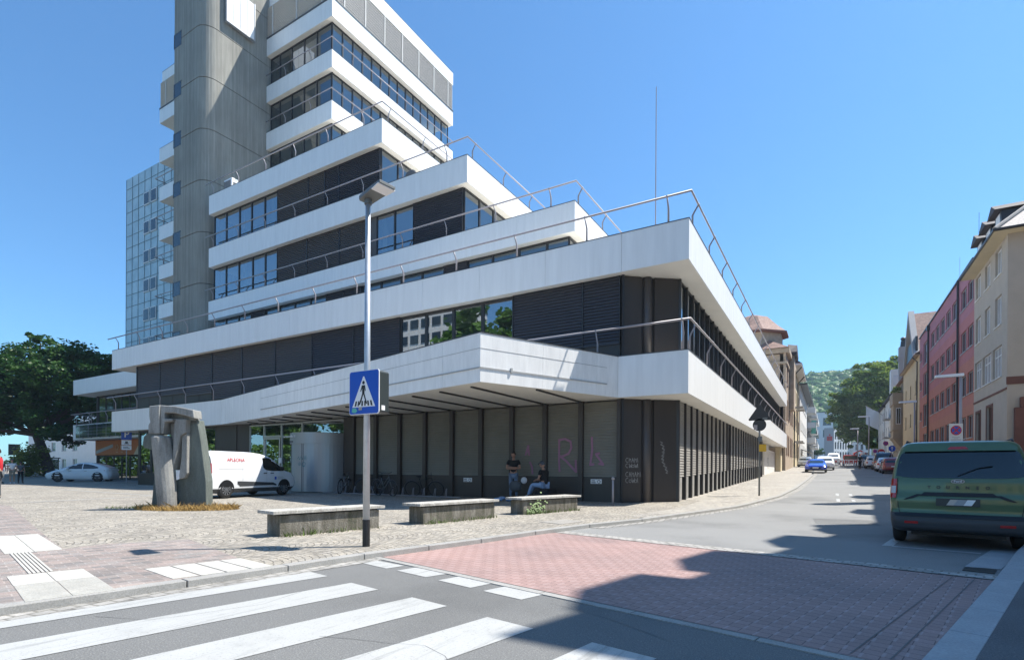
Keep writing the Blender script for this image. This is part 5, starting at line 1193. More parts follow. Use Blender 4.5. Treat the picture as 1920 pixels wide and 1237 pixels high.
for y in (1.65,2.75): TB.side_patch('door_handle','glass_car',tc,[(y,.84,.865),(y+.2,.84,.865)],-1,.008,2)
mb=MB(); mb.ell((-.98,3.0,1.03),(.1,.11,.07)); mb.build('wing_mirror','car_white',tc,smooth=True)
mb=MB()
# --- cars down the street and on the left
def simple_car(label,loc,rz,paint,L=4.5,H=1.45,W_=1.8,cat='car',tall=False,group='cars along the street'):
    lv=lowcar(L,H,W_)
    if tall: k=H/1.65; h=W_/2; lv=[(.22,h*.90,.12,L-.14,.25),(.4,h*.98,.0,L-.02,.28),(.65,h,0,L,.3),(.85*k,h*.99,.02,L-.08,.32),(1.0*k,h*.96,.05,L-.75,.3),(1.08*k,h*.93,.08,L-1.2,.28),(1.3*k,h*.87,.16,L-1.55,.25),(1.5*k,h*.80,.30,L-1.95,.22),(1.6*k,h*.72,.45,L-2.25,.22),(1.65*k,h*.55,.8,L-2.6,.22)]
    k=H/(1.65 if tall else 1.45)
    if tall: sw=[[(.35,1.12*k,1.42*k),(.8,1.1*k,1.53*k),(1.6,1.09*k,1.55*k),(2.2,1.08*k,1.52*k),(2.7,1.08*k,1.36*k),(3.1,1.09*k,1.14*k)]]; fw=[(1.09*k,-.72,.72),(1.3*k,-.68,.68),(1.55*k,-.56,.56)]; rw=fw
    else: sw=low_windows(L,H); fw=front_low(L,H,W_); rw=rear_low(L,H,W_)
    t,B=kit('parked_car',label,cat,lv,loc,rz,paint,(.82,L-.85),.33,sw,rw,fw,group=group,split=.33,
        tail=[(.66*k,W_*.36,W_*.47),(.86*k,W_*.36,W_*.46)],head=[(.60*k,W_*.30,W_*.45),(.72*k,W_*.30,W_*.44)])
    B.end_patch('grille','black',t,[(.36,-.45,.45),(.5,-.5,.5)],True,.01,7); B.end_patch('number_plate','sign_white',t,[(.42,-.25,.25),(.52,-.25,.25)],True,.014,3); B.end_patch('number_plate','sign_white',t,[(.6,-.25,.25),(.7,-.25,.25)],False,.012,3)
    return t
simple_car('bright blue low sports saloon driving towards the corner, on the left side of the street',(-1.25,64.4,gz(62)),R(180),'car_blue',4.9,1.38,1.9)
simple_car('white estate car right behind the blue saloon',(-.55,74.5,gz(71)),R(180),'car_white',4.7,1.65,1.88,tall=True)
simple_car('pale car half hidden to the left of the blue saloon',(-3.0,86.5,gz(84)),R(180),'car_silver',4.4,1.5,1.8,tall=True)
simple_car('dark red estate car parked next to the green van, nearest of the parked row',(4.95,59.0,gz(60)),R(0),'car_red',4.6,1.5,1.8,tall=True)
simple_car('white hatchback parked in front of the dark red estate',(4.85,65.0,gz(66)),R(0),'car_white',4.2,1.48,1.75)
simple_car('tall dark blue van parked between two white cars',(5.0,70.5,gz(72)),R(0),'car_navy',4.9,1.95,1.9,tall=True)
simple_car('white car at the far end of the parked row by the boards',(4.5,77.0,gz(79)),R(0),'car_white',4.4,1.5,1.8,tall=True)
simple_car('dark car parked beyond the barrier beside the walker',(4.1,84.0,gz(85)),R(0),'car_dark',4.4,1.6,1.8,tall=True)
simple_car('white car near the grey block beyond the barrier',(.4,104.0,gz(104)),R(180),'car_white',4.6,1.9,1.9,tall=True)
simple_car('white car parked in the sun left of the dark tree trunk',(-93,28.6,PZ),R(75),'car_white',4.4,1.5,1.8,group='parked cars')
simple_car('white van parked behind the white saloon under the tree',(-72.0,30.5,PZ),R(80),'car_white',5.2,2.3,2.0,tall=True,group='parked cars')
simple_car('silver blue car just right of the green van roof, at the side street',(9.0,37.6,gz(38)),R(-80),'car_silver',4.4,1.55,1.8,group='parked cars')
# red construction vehicle at the road works
t=thing('construction_vehicle','red and white loading crane truck behind the road barrier','truck',(2.4,92,gz(92)),R(180)); t.scale=(.78,.78,.62)
mb=MB(); mb.box(-1.15,1.15,0,5.2,.55,1.1); mb.build('chassis','machine_red',t,bevel=.05)
mb=MB(); mb.box(-1.1,1.1,3.6,5.2,1.1,2.45); cb=mb.build('cab','machine_red',t,bevel=.12); mb=MB(); mb.box(-.98,.98,5.19,5.23,1.5,2.25); mb.build('windscreen','glass_dark',cb)
mb=MB(); mb.tube([(-.6,2.8,1.1),(-.6,2.8,2.9),(-1.5,3.0,3.5),(-2.4,3.2,2.7)],.16,8); mb.build('crane_arm','machine_red',t); mb=MB(); mb.ell((-1.9,3.2,2.7),(.42,.35,.5),10,6); mb.build('grab','sign_white',t)
for x in (-1.0,1.0):
    for y in (1.0,4.3): mb=MB(); mb.disc((x,y,.5),.5,'x',20,.3); mb.build('wheel','rubber',t)
# barrier of the road works
t=thing('road_barrier','long red and white road works barrier across the far end of the street','barrier',(1.6,82,gz(82)))
mb=MB(); mb.box(-2.3,2.5,-.03,.03,.98,1.06); mb.build('top_rail','sign_white',t); mb=MB(); mb.box(-2.3,2.5,-.03,.03,.2,.28); mb.build('lower_rail','plaster_grey',t)
for k in range(20):
    x=-2.2+.24*k; mb=MB(); mb.box(x-.06,x+.06,-.02,.02,.28,.98); mb.build('slat','sign_white',t)
for k in range(9):
    x=-2.1+.55*k; mb=MB(); mb.box(x-.10,x+.10,-.055,-.03,.72,.92); mb.build('red_panel','sign_red',t)

for sgn in (-1,1):
    b=(lambda i,j:(i,j)) if sgn>0 else (lambda i,j:(-j,-i))
    GB.end_patch('tailgate_seam','black',gv,[(.56,*b(.745,.755)),(.7,*b(.768,.776)),(.9,*b(.776,.784)),(1.13,*b(.776,.784))],off=.007,nx=2)
GB.end_patch('tailgate_seam','black',gv,[(.553,-.75,.75),(.562,-.75,.75)],off=.007,nx=11)
# ================================================================= PEOPLE
def skin_mesh(name, chains, m, parent, sub=1):
    """chains: list of [(x,y,z,r),...]; a chain's first point may repeat an existing point to branch from it"""
    vs=[]; rs=[]; es=[]; idx={}
    def vi(p):
        k=(round(p[0],4),round(p[1],4),round(p[2],4))
        if k not in idx: idx[k]=len(vs); vs.append(p[:3]); rs.append(p[3] if not isinstance(p[3],tuple) else p[3])
        return idx[k]
    for c in chains:
        ii=[vi(p) for p in c]; es+=[(a,b) for a,b in zip(ii[:-1],ii[1:]) if a!=b]
    me=bpy.data.meshes.new(name); me.from_pydata(vs,es,[]); o=bpy.data.objects.new(name,me); COL.objects.link(o)
    o.parent=parent; ROOTOF[o.name]=parent.name
    o.modifiers.new('skin','SKIN'); 
    if not me.skin_vertices: 
        bpy.context.view_layer.objects.active=o
    sv=me.skin_vertices[0].data
    for i,r in enumerate(rs): sv[i].radius=(r if isinstance(r,tuple) else (r,r)); sv[i].use_root=(i==0)
    s=o.modifiers.new('sub','SUBSURF'); s.levels=sub; s.render_levels=sub
    me.materials.append(MAT[m]); o.modifiers['skin'].use_smooth_shade=True
    return o
def person(label, loc, rz, J, top='cloth_black', legs='jeans', shorts=False, hair='hair', cap=None, scale=1., shoes='black', cat='person'):
    t=thing('person',label,cat,loc,rz); t.scale=(scale,)*3
    g=lambda n:J[n]; P=lambda n,r:(*g(n),r)
    def lerp(a,b,k): return tuple(a[i]+(b[i]-a[i])*k for i in range(3))
    pel,che,nek,hed=g('pelvis'),g('chest'),g('neck'),g('head')
    spine=[(*pel,.115),(*lerp(pel,che,.5),.11),(*che,.125),(*nek,.055),(*lerp(nek,hed,.5),.055)]
    ch=[spine]; hand=[]
    for s in 'LR':
        sh,el,wr,hp,kn,an=[g(n+s) for n in ('sh','el','wr','hip','kn','an')]
        ch.append([(*che,.125),(*sh,.06),(*lerp(sh,el,.5),.048),(*el,.040),(*lerp(el,wr,.4),.038),(*wr,.026)])
        hd=Vector(g('hd'+s)); w_=Vector(wr); d=(hd-w_); d.normalize(); palm=w_+d*.075; ch.append([(*wr,.026),(*palm,.030)])
        sd=d.cross(Vector((0,0,1))); 
        if sd.length<.3: sd=d.cross(Vector((1,0,0)))
        sd.normalize(); up=sd.cross(d)
        for k,(o,l) in enumerate(((-.030,.070),(-.010,.080),(.010,.076),(.030,.060))):
            a=palm+sd*o+d*.012; b=a+d*l*.5-up*.012; c=b+d*l*.38-up*.028; ch.append([(*palm,.030),(*a,.0095),(*b,.009),(*c,.008)])
        a=w_+d*.03-sd*.035; b=a+d*.035-sd*.018-up*.01; ch.append([(*wr,.026),(*a,.011),(*b,.009)])
        ch.append([(*pel,.115),(*hp,.085),(*lerp(hp,kn,.5),.072),(*kn,.052),(*lerp(kn,an,.35),.052),(*an,.036)])
        toe=g('toe'+s); ch.append([(*an,.036),(*lerp(an,toe,.5),.038),(*toe,.028)])
    body=skin_mesh('body',ch,'skin',t,1)
    # head with face, in one mesh, turned with J['face'] (direction it looks)
    f=Vector(J['face']).normalized(); z=Vector((0,0,1)); sd=f.cross(z).normalized(); upv=sd.cross(f); Mx=Matrix((sd,f,upv)).transposed()
    mb=MB(); h=Vector(hed)
    vs=[]; nu,nv=20,14
    for j in range(nv+1):
        th=pi*j/nv
        for i in range(nu):
            ph=2*pi*i/nu; d=Vector((sin(th)*sin(ph),sin(th)*cos(ph),cos(th))); x,y,zz=d.x*.076,d.y*.098,d.z*.122
            if zz<0: x*=1-.35*(-zz/.122)**1.5; y*=1-.10*(-zz/.122)
            fr_=max(0,d.y)**6
            if abs(d.x)<.18 and d.y>.6: y+=.022*max(0,1-abs(zz+.02)/.045)*(1-abs(d.x)/.18)
            if .12<abs(d.x)<.5 and d.y>.5 and abs(zz-.012)<.03: y-=.008
            if abs(zz+.062)<.012 and abs(d.x)<.35 and d.y>.6: y+=.005
            vs.append(h+Mx@Vector((x,y,zz)))
    mb.add(vs,[(j*nu+i,(j+1)*nu+i,(j+1)*nu+(i+1)%nu,j*nu+(i+1)%nu) for j in range(nv) for i in range(nu)])
    for s_ in (-1,1): mb.ell(h+Mx@Vector((s_*.078,-.005,-.005)),(.012,.02,.032),8,6)
    mb.build('head','skin',t,smooth=True)
    mb=MB()
    for s_ in (-1,1): mb.ell(h+Mx@Vector((s_*.030,.086,.012)),(.011,.006,.006),8,5)
    mb.build('eyes','black',t); mb=MB(); mb.ell(h+Mx@Vector((0,.090,-.062)),(.022,.006,.005),8,5); mb.build('mouth','machine_red' if 0 else 'sandstone_red',t)
    mb=MB(); vs=[]
    for j in range(9):
        th=pi*.60*j/8
        for i in range(nu):
            ph=2*pi*i/nu; d=Vector((sin(th)*sin(ph),sin(th)*cos(ph),cos(th))); lim=1. if d.y<.25 else max(.0,1-(d.y-.25)*1.1); zz=d.z
            if d.y>.3 and zz<.45: zz=.45; 
            vs.append(h+Mx@Vector((d.x*.084,d.y*.104-.004,zz*.130+.004)))
    mb.add(vs,[(j*nu+i,(j+1)*nu+i,(j+1)*nu+(i+1)%nu,j*nu+(i+1)%nu) for j in range(8) for i in range(nu)])
    if cap:
        mb.build('cap',cap,t,smooth=True); mb=MB(); vs=[h+Mx@Vector((.07*cos(R(a)),.075+.085*sin(R(a)),.055-.012*sin(R(a)))) for a in range(0,181,15)]; n=len(vs); vs+= [v+Vector((0,0,.008)) for v in vs]
        mb.add(vs,[tuple(range(n)),tuple(range(n,2*n))[::-1]]+[(i,n+i,n+i+1,i+1) for i in range(n-1)]); mb.build('cap_peak',cap,t)
    else: mb.build('hair',hair,t,smooth=True)
    # clothes
    sh_=[[(*lerp(pel,che,-.05),.135),(*lerp(pel,che,.5),.130),(*che,.148),(*lerp(che,nek,.75),.075)]]
    for s in 'LR': sh_.append([(*che,.148),(*g('sh'+s),.078),(*lerp(g('sh'+s),g('el'+s),.55),.066)])
    skin_mesh('shirt',sh_,top,t,1)
    tr=[]
    for s in 'LR':
        hp,kn,an=g('hip'+s),g('kn'+s),g('an'+s); tr.append([(*pel,.132),(*hp,.102),(*lerp(hp,kn,.5),.088)]+([(*lerp(hp,kn,.95),.078)] if shorts else [(*kn,.070),(*lerp(kn,an,.5),.062),(*lerp(kn,an,.93),.052)]))
    skin_mesh('shorts' if shorts else 'trousers',tr,legs,t,1)
    for s in 'LR':
        an,toe=g('an'+s),g('toe'+s); skin_mesh('shoe',[[(*lerp(an,toe,-.25),.045),(*lerp(an,toe,.5),.050),(*lerp(an,toe,1.1),.038)]],shoes,t,1)
    return t
STAND=dict(pelvis=(0,0,.96),chest=(0,.0,1.30),neck=(0,0,1.50),head=(0,.03,1.66),shL=(-.18,0,1.42),shR=(.18,0,1.42),elL=(-.24,-.02,1.14),elR=(.24,-.02,1.14),wrL=(-.25,.06,.90),wrR=(.25,.06,.90),hdL=(-.25,.09,.8),hdR=(.25,.09,.8),hipL=(-.09,0,.90),hipR=(.09,0,.90),knL=(-.10,.02,.50),knR=(.10,.02,.50),anL=(-.10,0,.09),anR=(.10,0,.09),toeL=(-.11,.17,.035),toeR=(.11,.17,.035),face=(0,1,0))
J=dict(STAND); J.update(elL=(-.26,.05,1.16),elR=(.26,.05,1.16),wrL=(.06,.24,1.20),wrR=(-.06,.22,1.14),hdL=(.16,.22,1.22),hdR=(-.16,.20,1.16),face=(.35,.9,-.1),anL=(-.13,.05,.09),toeL=(-.16,.22,.035))
person('standing man in black T-shirt and jeans with folded arms, leaning by the shutters',(-10.75,18.15,PZ),R(205),J,'cloth_black','jeans',scale=1.06)
J=dict(STAND); J.update(pelvis=(0,0,.52),chest=(0,.05,.86),neck=(0,.07,1.06),head=(0,.12,1.22),shL=(-.18,.05,.98),shR=(.18,.05,.98),elL=(-.22,.10,.72),elR=(.22,.10,.72),wrL=(-.08,.34,.68),wrR=(.08,.34,.68),hdL=(-.02,.44,.66),hdR=(.02,.44,.66),hipL=(-.10,.04,.50),hipR=(.10,.04,.50),knL=(-.13,.46,.52),knR=(.12,.50,.50),anL=(-.15,.62,.12),anR=(.12,.78,.14),toeL=(-.15,.80,.06),toeR=(.12,.96,.08),face=(0,1,-.25))
person('seated man in black T-shirt and grey cap, legs stretched towards the standing man',(-9.05,17.55,PZ+.06),R(80),J,'cloth_black','cloth_lightblue',cap='cap_grey',shoes='cloth_white',scale=1.08)
mb=MB(); mb.box(-9.35,-8.75,17.25,18.0,PZ,.56); o=mb.build('low_box','cloth_black',bevel=.05); tag(o,'black box seat under the seated man','box')
mb=MB(); mb.ell((-10.25,17.45,PZ+.55),(.25,.2,.22),14,9); b_=mb.build('bag','cloth_grey',smooth=True); tag(b_,'dark round bag held between the two men','bag')
mb=MB(); mb.ell((-9.9,17.5,PZ+.78),(.13,.10,.13),10,7); b_=mb.build('bag','cloth_white',smooth=True); tag(b_,'small white bag on top of the dark bag between the men','bag')
mb=MB()
for i in range(14): mb.ell((-9.9+random.uniform(-.75,.55),16.9+random.uniform(-.15,.3),PZ+.06+random.uniform(0,.08)),(.16,.12,.07),8,5)
o=mb.build('clothes_pile',['cloth_lightblue'],smooth=True); tag(o,'light blue and white clothes heaped on the ground behind the far bench','clothes')
J=dict(STAND); J.update(elR=(.27,.03,1.18),wrR=(.20,.2,1.02),hdR=(.12,.28,1.0),face=(.2,1,0))
person('person in red T-shirt and grey trousers at the left picture edge',(-25.35,6.95,PZ),R(150),J,'cloth_red','cloth_grey',scale=1.03)
J=dict(STAND); J.update(anL=(-.10,-.12,.09),toeL=(-.11,.05,.035),anR=(.10,.12,.09),toeR=(.11,.29,.035),knL=(-.10,-.02,.5),knR=(.10,.10,.5),face=(0,1,-.05))
person('man in white T-shirt, khaki shorts and cap walking on the plaza, left',(-50.0,14.45,PZ),R(-105),J,'cloth_white','cloth_khaki',shorts=True,cap='cap_grey',scale=.99,shoes='cloth_white')
person('person in pale trousers behind the walker in red, left edge',(-51.4,14.25,PZ),R(-90),J,'cloth_grey','cloth_white',scale=.97)
person('walker in dark blue half hidden behind the man in white T-shirt',(-51.0,15.2,PZ),R(60),J,'car_navy' if 0 else 'cloth_grey','cloth_black',scale=.9)
person('person in black walking beside the barrier far down the street',(3.0,76.0,gz(76)),R(20),J,'cloth_black','cloth_black',scale=1.0)
# ================================================================= TREES, HILL
def leaf_mesh(name, pts, size, m, parent=None, seed=1, aspect=.6, flat=.35):
    rng=np.random.default_rng(seed); n=len(pts); P=np.asarray(pts)
    d=rng.normal(size=(n,3)); d/=np.linalg.norm(d,axis=1)[:,None]
    e=rng.normal(size=(n,3)); e[:,2]*=flat; e-= (e*d).sum(1)[:,None]*d*0; e/=np.linalg.norm(e,axis=1)[:,None]
    s=size*rng.uniform(.6,1.3,n)[:,None]; up=np.cross(d,e); up/=np.linalg.norm(up,axis=1)[:,None]+1e-9
    a=P-e*s; b=P+up*s*aspect; c=P+e*s; q=P-up*s*aspect
    V=np.stack([a,b,c,q],1).reshape(-1,3); me=bpy.data.meshes.new(name)
    me.vertices.add(4*n); me.vertices.foreach_set('co',V.astype(np.float32).ravel()); me.loops.add(4*n); me.loops.foreach_set('vertex_index',np.arange(4*n,dtype=np.int32))
    me.polygons.add(n); me.polygons.foreach_set('loop_start',np.arange(0,4*n,4,dtype=np.int32)); me.polygons.foreach_set('loop_total',np.full(n,4,dtype=np.int32))
    me.update(calc_edges=True); me.materials.append(MAT[m]); o=bpy.data.objects.new(name,me); COL.objects.link(o)
    if parent: o.parent=parent; ROOTOF[o.name]=parent.name
    return o
def tree(loc, label, blobs, n, size, m, trunk_r=.4, fork=4., seed=3, group=None, lean=(0,0), name='tree', nclump=None, cs=.16):
    """blobs in local coordinates (x,y,z,r): each is filled with leaf clumps"""
    t=thing(name,label,'tree',loc,0,group); rng=np.random.default_rng(seed)
    mb=MB(); top=(lean[0],lean[1],fork)
    mb.tube([(0,0,-.2),(lean[0]*.1,lean[1]*.1,.3),(lean[0]*.5,lean[1]*.5,fork*.55),top],[trunk_r*1.35,trunk_r,trunk_r*.8,trunk_r*.72],12)
    tr=mb.build('trunk','bark',t,smooth=True); pts=[]; W=np.array([b[3]**2.2 for b in blobs]); W/=W.sum(); lb=MB()
    for (bx,by,bz,br),wt in zip(blobs,W):
        c=np.array([bx,by,bz]); mid=(Vector(top)+Vector((bx,by,bz-br*.2)))*.5+Vector((0,0,-.3)); lb.tube([top,tuple(mid),(bx,by,bz)],[trunk_r*.5,trunk_r*.3,trunk_r*.12],7)
        nc=max(5,int((nclump or 150)*wt)); nl=max(4,int(n*wt/nc))
        for k in range(nc):
            d=rng.normal(size=3); d/=np.linalg.norm(d); d[2]=d[2]*.85; cc=c+d*br*rng.uniform(.45,1.02); r=br*rng.uniform(cs*.7,cs*1.7)
            q=rng.normal(size=(nl,3)); q/=np.linalg.norm(q,axis=1)[:,None]; q*=rng.uniform(.2,1.,(nl,1))**.6*r; q[:,2]*=.7; pts.append(cc+q)
            if k%6==0: lb.tube([(bx,by,bz),tuple(cc)],[trunk_r*.10,trunk_r*.03],4)
    lb.build('limbs','bark',t); leaf_mesh('crown',np.concatenate(pts),size,m,t,seed)
    return t
tree((-77.7,25.9,PZ),'large dark tree with a thick leaning trunk left of the building wing',[(0,0,11,5.6),(4.5,3.5,10.4,4.8),(-4,-3,10.6,5.2),(.5,.5,13.6,3.3),(3.2,2.2,12.6,3.2),(-3,-2,13.0,3.2),(7.5,6,9.2,3.8),(6.6,5.5,7.2,3.8),(-5,-6,7.2,4.6),(2,-1,6.9,3.6),(9,7,9,3.4),(-1.4,-.6,15.6,1.6),(-8,-6,10,4.2),(-3,2,6,3.2),(5,3,12.2,2.8),(-6.5,-3.5,12.6,2.6)],78000,.19,'leaf_dark',.62,5.0,3,'trees on the plaza',(-1.4,-.9),nclump=520,cs=.20)
tree((-90,20.5,PZ),'dark tree at the left picture edge behind the person in red',[(0,0,8,5),(-2,-3,11,5),(2,4,10,4.4),(1,-2,6,3.5)],26000,.19,'leaf_dark',.4,4.,5,'trees on the plaza',nclump=140,cs=.24)
tree((-80,42,PZ-1.6),'dark tree with a thin trunk behind the white saloon',[(0,0,8,4.6),(4,1,7.8,4.4),(8,2,7.4,4.2),(3,-1,5,3.4),(11,1,6,3.6),(-4,0,7.5,4.0),(6,-1,4.6,3)],40000,.19,'leaf_dark',.3,4.2,7,'trees on the plaza',nclump=170,cs=.24)
def bush(c, r, n, size, m, label, seed=1, name='shrub'):
    rng=np.random.default_rng(seed); pts=[]
    for k in range(max(6,n//60)):
        d=rng.normal(size=3); d/=np.linalg.norm(d); cc=np.array(c)+d*np.array(r)*rng.uniform(.3,.95); cc[2]=max(cc[2],c[2]-r[2]*.9); q=rng.normal(size=(60,3))*min(r)*.16; pts.append(cc+q)
    o=leaf_mesh(name,np.concatenate(pts),size,m,None,seed); tag(o,label,'shrub'); return o
bush((-78.5,24.6,2.0),(1.9,2.2,2.0),2600,.16,'leaf_mid','loose brownish shrub left of the thick tree trunk',4)
bush((-74.5,34,1.3),(2.4,2.0,1.2),2400,.16,'leaf_bright','bright green shrub right of the thick tree trunk, behind the white saloon',5)
t=thing('tree','tree','tree') if 0 else None
tree((9.4,146,gz(146)),'big plane tree filling the end of the street between the hill and the white houses',[(0,0,15,7.),(-4.5,0,12,5.6),(2.5,1,20,4.4),(-1.5,0,19.0,4.4),(4,0,10,5.),(-3.5,-2,8,4.6),(-6,0,16,3.4),(5,0,17,4.5),(6,3,21,2.8),(-5.6,0,6,3.0),(0,-2,5.5,3.5)],60000,.29,'leaf_mid',.6,6,9,None,nclump=420,cs=.22)
tree((-4.6,200,gz(200)),'dark small tree in front of the grey block with the red emblem',[(0,0,3.4,1.9),(1.5,0,2.6,1.5),(-1.5,0,3,1.5)],2600,.25,'leaf_dark',.2,1.5,10,None,nclump=40,cs=.3)
# trees and hedge of the park opposite (seen in the window reflections)
spec=[(-64,-9,15),(-74,-4,14),(-84,2,15),(-55,-16,17),(-47,-30,26),(-39,-34,25),(-95,6,15),(-69,-14,13),(-79,-9,14)]
proto=None
for i,(x,y,h) in enumerate(spec):
    if proto is None: proto=tree((x,y,PZ),'park tree opposite the entrance',[(0,0,10,4.5),(2,2,7,3.5),(-2,-2,7,3.6),(0,1,13,3)],9000,.32,'leaf_bright',.35,4,12,'park trees opposite the office',nclump=110,cs=.26); o=proto
    else: o=copytree(proto); o.location=(x,y,PZ); o.rotation_euler.z=i*1.3
    o.scale=(h/15,)*3
mb=MB(); 
hp=np.random.default_rng(5).uniform(size=(15000,3))*np.array([46,2.4,4.2]); hp[:,0]+=-92; hp[:,1]+=-(hp[:,0]+70)*.5-1
o=leaf_mesh('hedge',hp,.26,'leaf_bright',None,6); tag(o,'clipped park hedge opposite the entrance','hedge')
# --- wooded hill
def hz(x,y):
    t=np.clip((y-300)/260,0,1); s=t*t*(3-2*t)
    return 4+ (74+8*np.sin(x*.011+1.2)+ .085*x)*s + 4*np.sin(x*.03+y*.02)*s
xs=np.arange(-420,421,20.); ys=np.arange(220,701,20.); mb=MB(); V=[(x,y,float(hz(x,y))) for y in ys for x in xs]; nx=len(xs)
mb.add(V,[(j*nx+i,j*nx+i+1,(j+1)*nx+i+1,(j+1)*nx+i) for j in range(len(ys)-1) for i in range(nx-1)])
struct(mb.build('hill','leaf_hill',smooth=True))
rng=np.random.default_rng(21); mb=MB(); cl=[]
ico=[]
import bmesh
bm=bmesh.new(); bmesh.ops.create_icosphere(bm,subdivisions=2,radius=1.); iv=np.array([v.co[:] for v in bm.verts]); iF=[tuple(v.index for v in f.verts) for f in bm.faces]; bm.free()
for k in range(2300):
    if k<1800: x=rng.uniform(-62,62); y=rng.uniform(310,575)
    else: x=rng.uniform(-300,260); y=rng.uniform(320,575)
    r=rng.uniform(2.8,5.6); z=float(hz(x,y))+r*.55
    nz=np.array([noise.noise(Vector(tuple(v*2.5+np.array([k*3.1,0,0])))) for v in iv]); V=iv*(1+.6*nz)[:,None]*np.array([r,r,r*1.05])+np.array([x,y,z])
    mb.add([tuple(p) for p in V],iF)
    if k<1800:
        d=rng.normal(size=(110,3)); d/=np.linalg.norm(d,axis=1)[:,None]; d[:,2]=np.abs(d[:,2])*.9; cl.append(np.array([x,y,z])+d*r*rng.uniform(.85,1.25,(110,1)))
fo=mb.build('hill_forest','leaf_hill',smooth=True); tag(fo,'dense green deciduous forest covering the hill at the end of the street','forest',kind='stuff')
o=leaf_mesh('forest_foliage',np.concatenate(cl),.62,'leaf_hill',None,8); o.parent=fo; o.matrix_parent_inverse=Matrix.Translation(-fo.location); o['kind']='stuff'
# ================================================================= OTHER BUILDINGS
def wall_with_windows(fr, z0, z1, wins, m, name, parent, thick=.25, mb=None):
    """flat wall with real openings; wins=[(a0,a1,z0,z1)] sorted anyhow, laid out on a grid"""
    zs=sorted(set([z0,z1]+[w for q in wins for w in q[2:]])); as_=sorted(set([0,fr.L]+[w for q in wins for w in q[:2]])); own=mb is None; mb=mb or MB()
    for za,zb in zip(zs[:-1],zs[1:]):
        run=None
        for aa,ab in zip(as_[:-1],as_[1:]):
            inside=any(q[0]-1e-4<=aa and ab<=q[1]+1e-4 and q[2]-1e-4<=za and zb<=q[3]+1e-4 for q in wins)
            if inside:
                if run: fr.box(mb,run[0],run[1],-thick,0,za,zb); run=None
            else: run=(run[0],ab) if run else (aa,ab)
        if run: fr.box(mb,run[0],run[1],-thick,0,za,zb)
    return mb.build(name,m,parent) if own else None
def window(fr,a0,a1,z0,z1,parent,frame='frame_white',g='glass_dark',depth=.12,sash=2,sill=None,surround=None,cross=False):
    mb=MB(); w_=.06
    fr.box(mb,a0,a0+w_,-depth-.05,-depth,z0,z1); fr.box(mb,a1-w_,a1,-depth-.05,-depth,z0,z1); fr.box(mb,a0+w_,a1-w_,-depth-.05,-depth,z0,z0+w_); fr.box(mb,a0+w_,a1-w_,-depth-.05,-depth,z1-w_,z1)
    for k in range(1,sash): a=a0+(a1-a0)*k/sash; fr.box(mb,a-.035,a+.035,-depth-.05,-depth+.004,z0+w_,z1-w_)
    if cross: fr.box(mb,a0+w_,a1-w_,-depth-.05,-depth+.008,z1-(z1-z0)*.3,z1-(z1-z0)*.3+.06)
    o=mb.build('window',frame,parent); mg=MB(); fr.quad(mg,a0+w_,a1-w_,-depth-.03,z0+w_,z1-w_); mg.build('pane',g,o)
    if sill: ms=MB(); fr.box(ms,a0-.05,a1+.05,-.02,.07,z0-.07,z0-.002); ms.build('window_sill',sill,o)
    if surround:
        ms=MB(); fr.box(ms,a0-.14,a0,.0,.03,z0,z1+.14); fr.box(ms,a1,a1+.14,.0,.03,z0,z1+.14); fr.box(ms,a0,a1,0,.03,z1,z1+.14); ms.build('window_surround',surround,o)
    return o
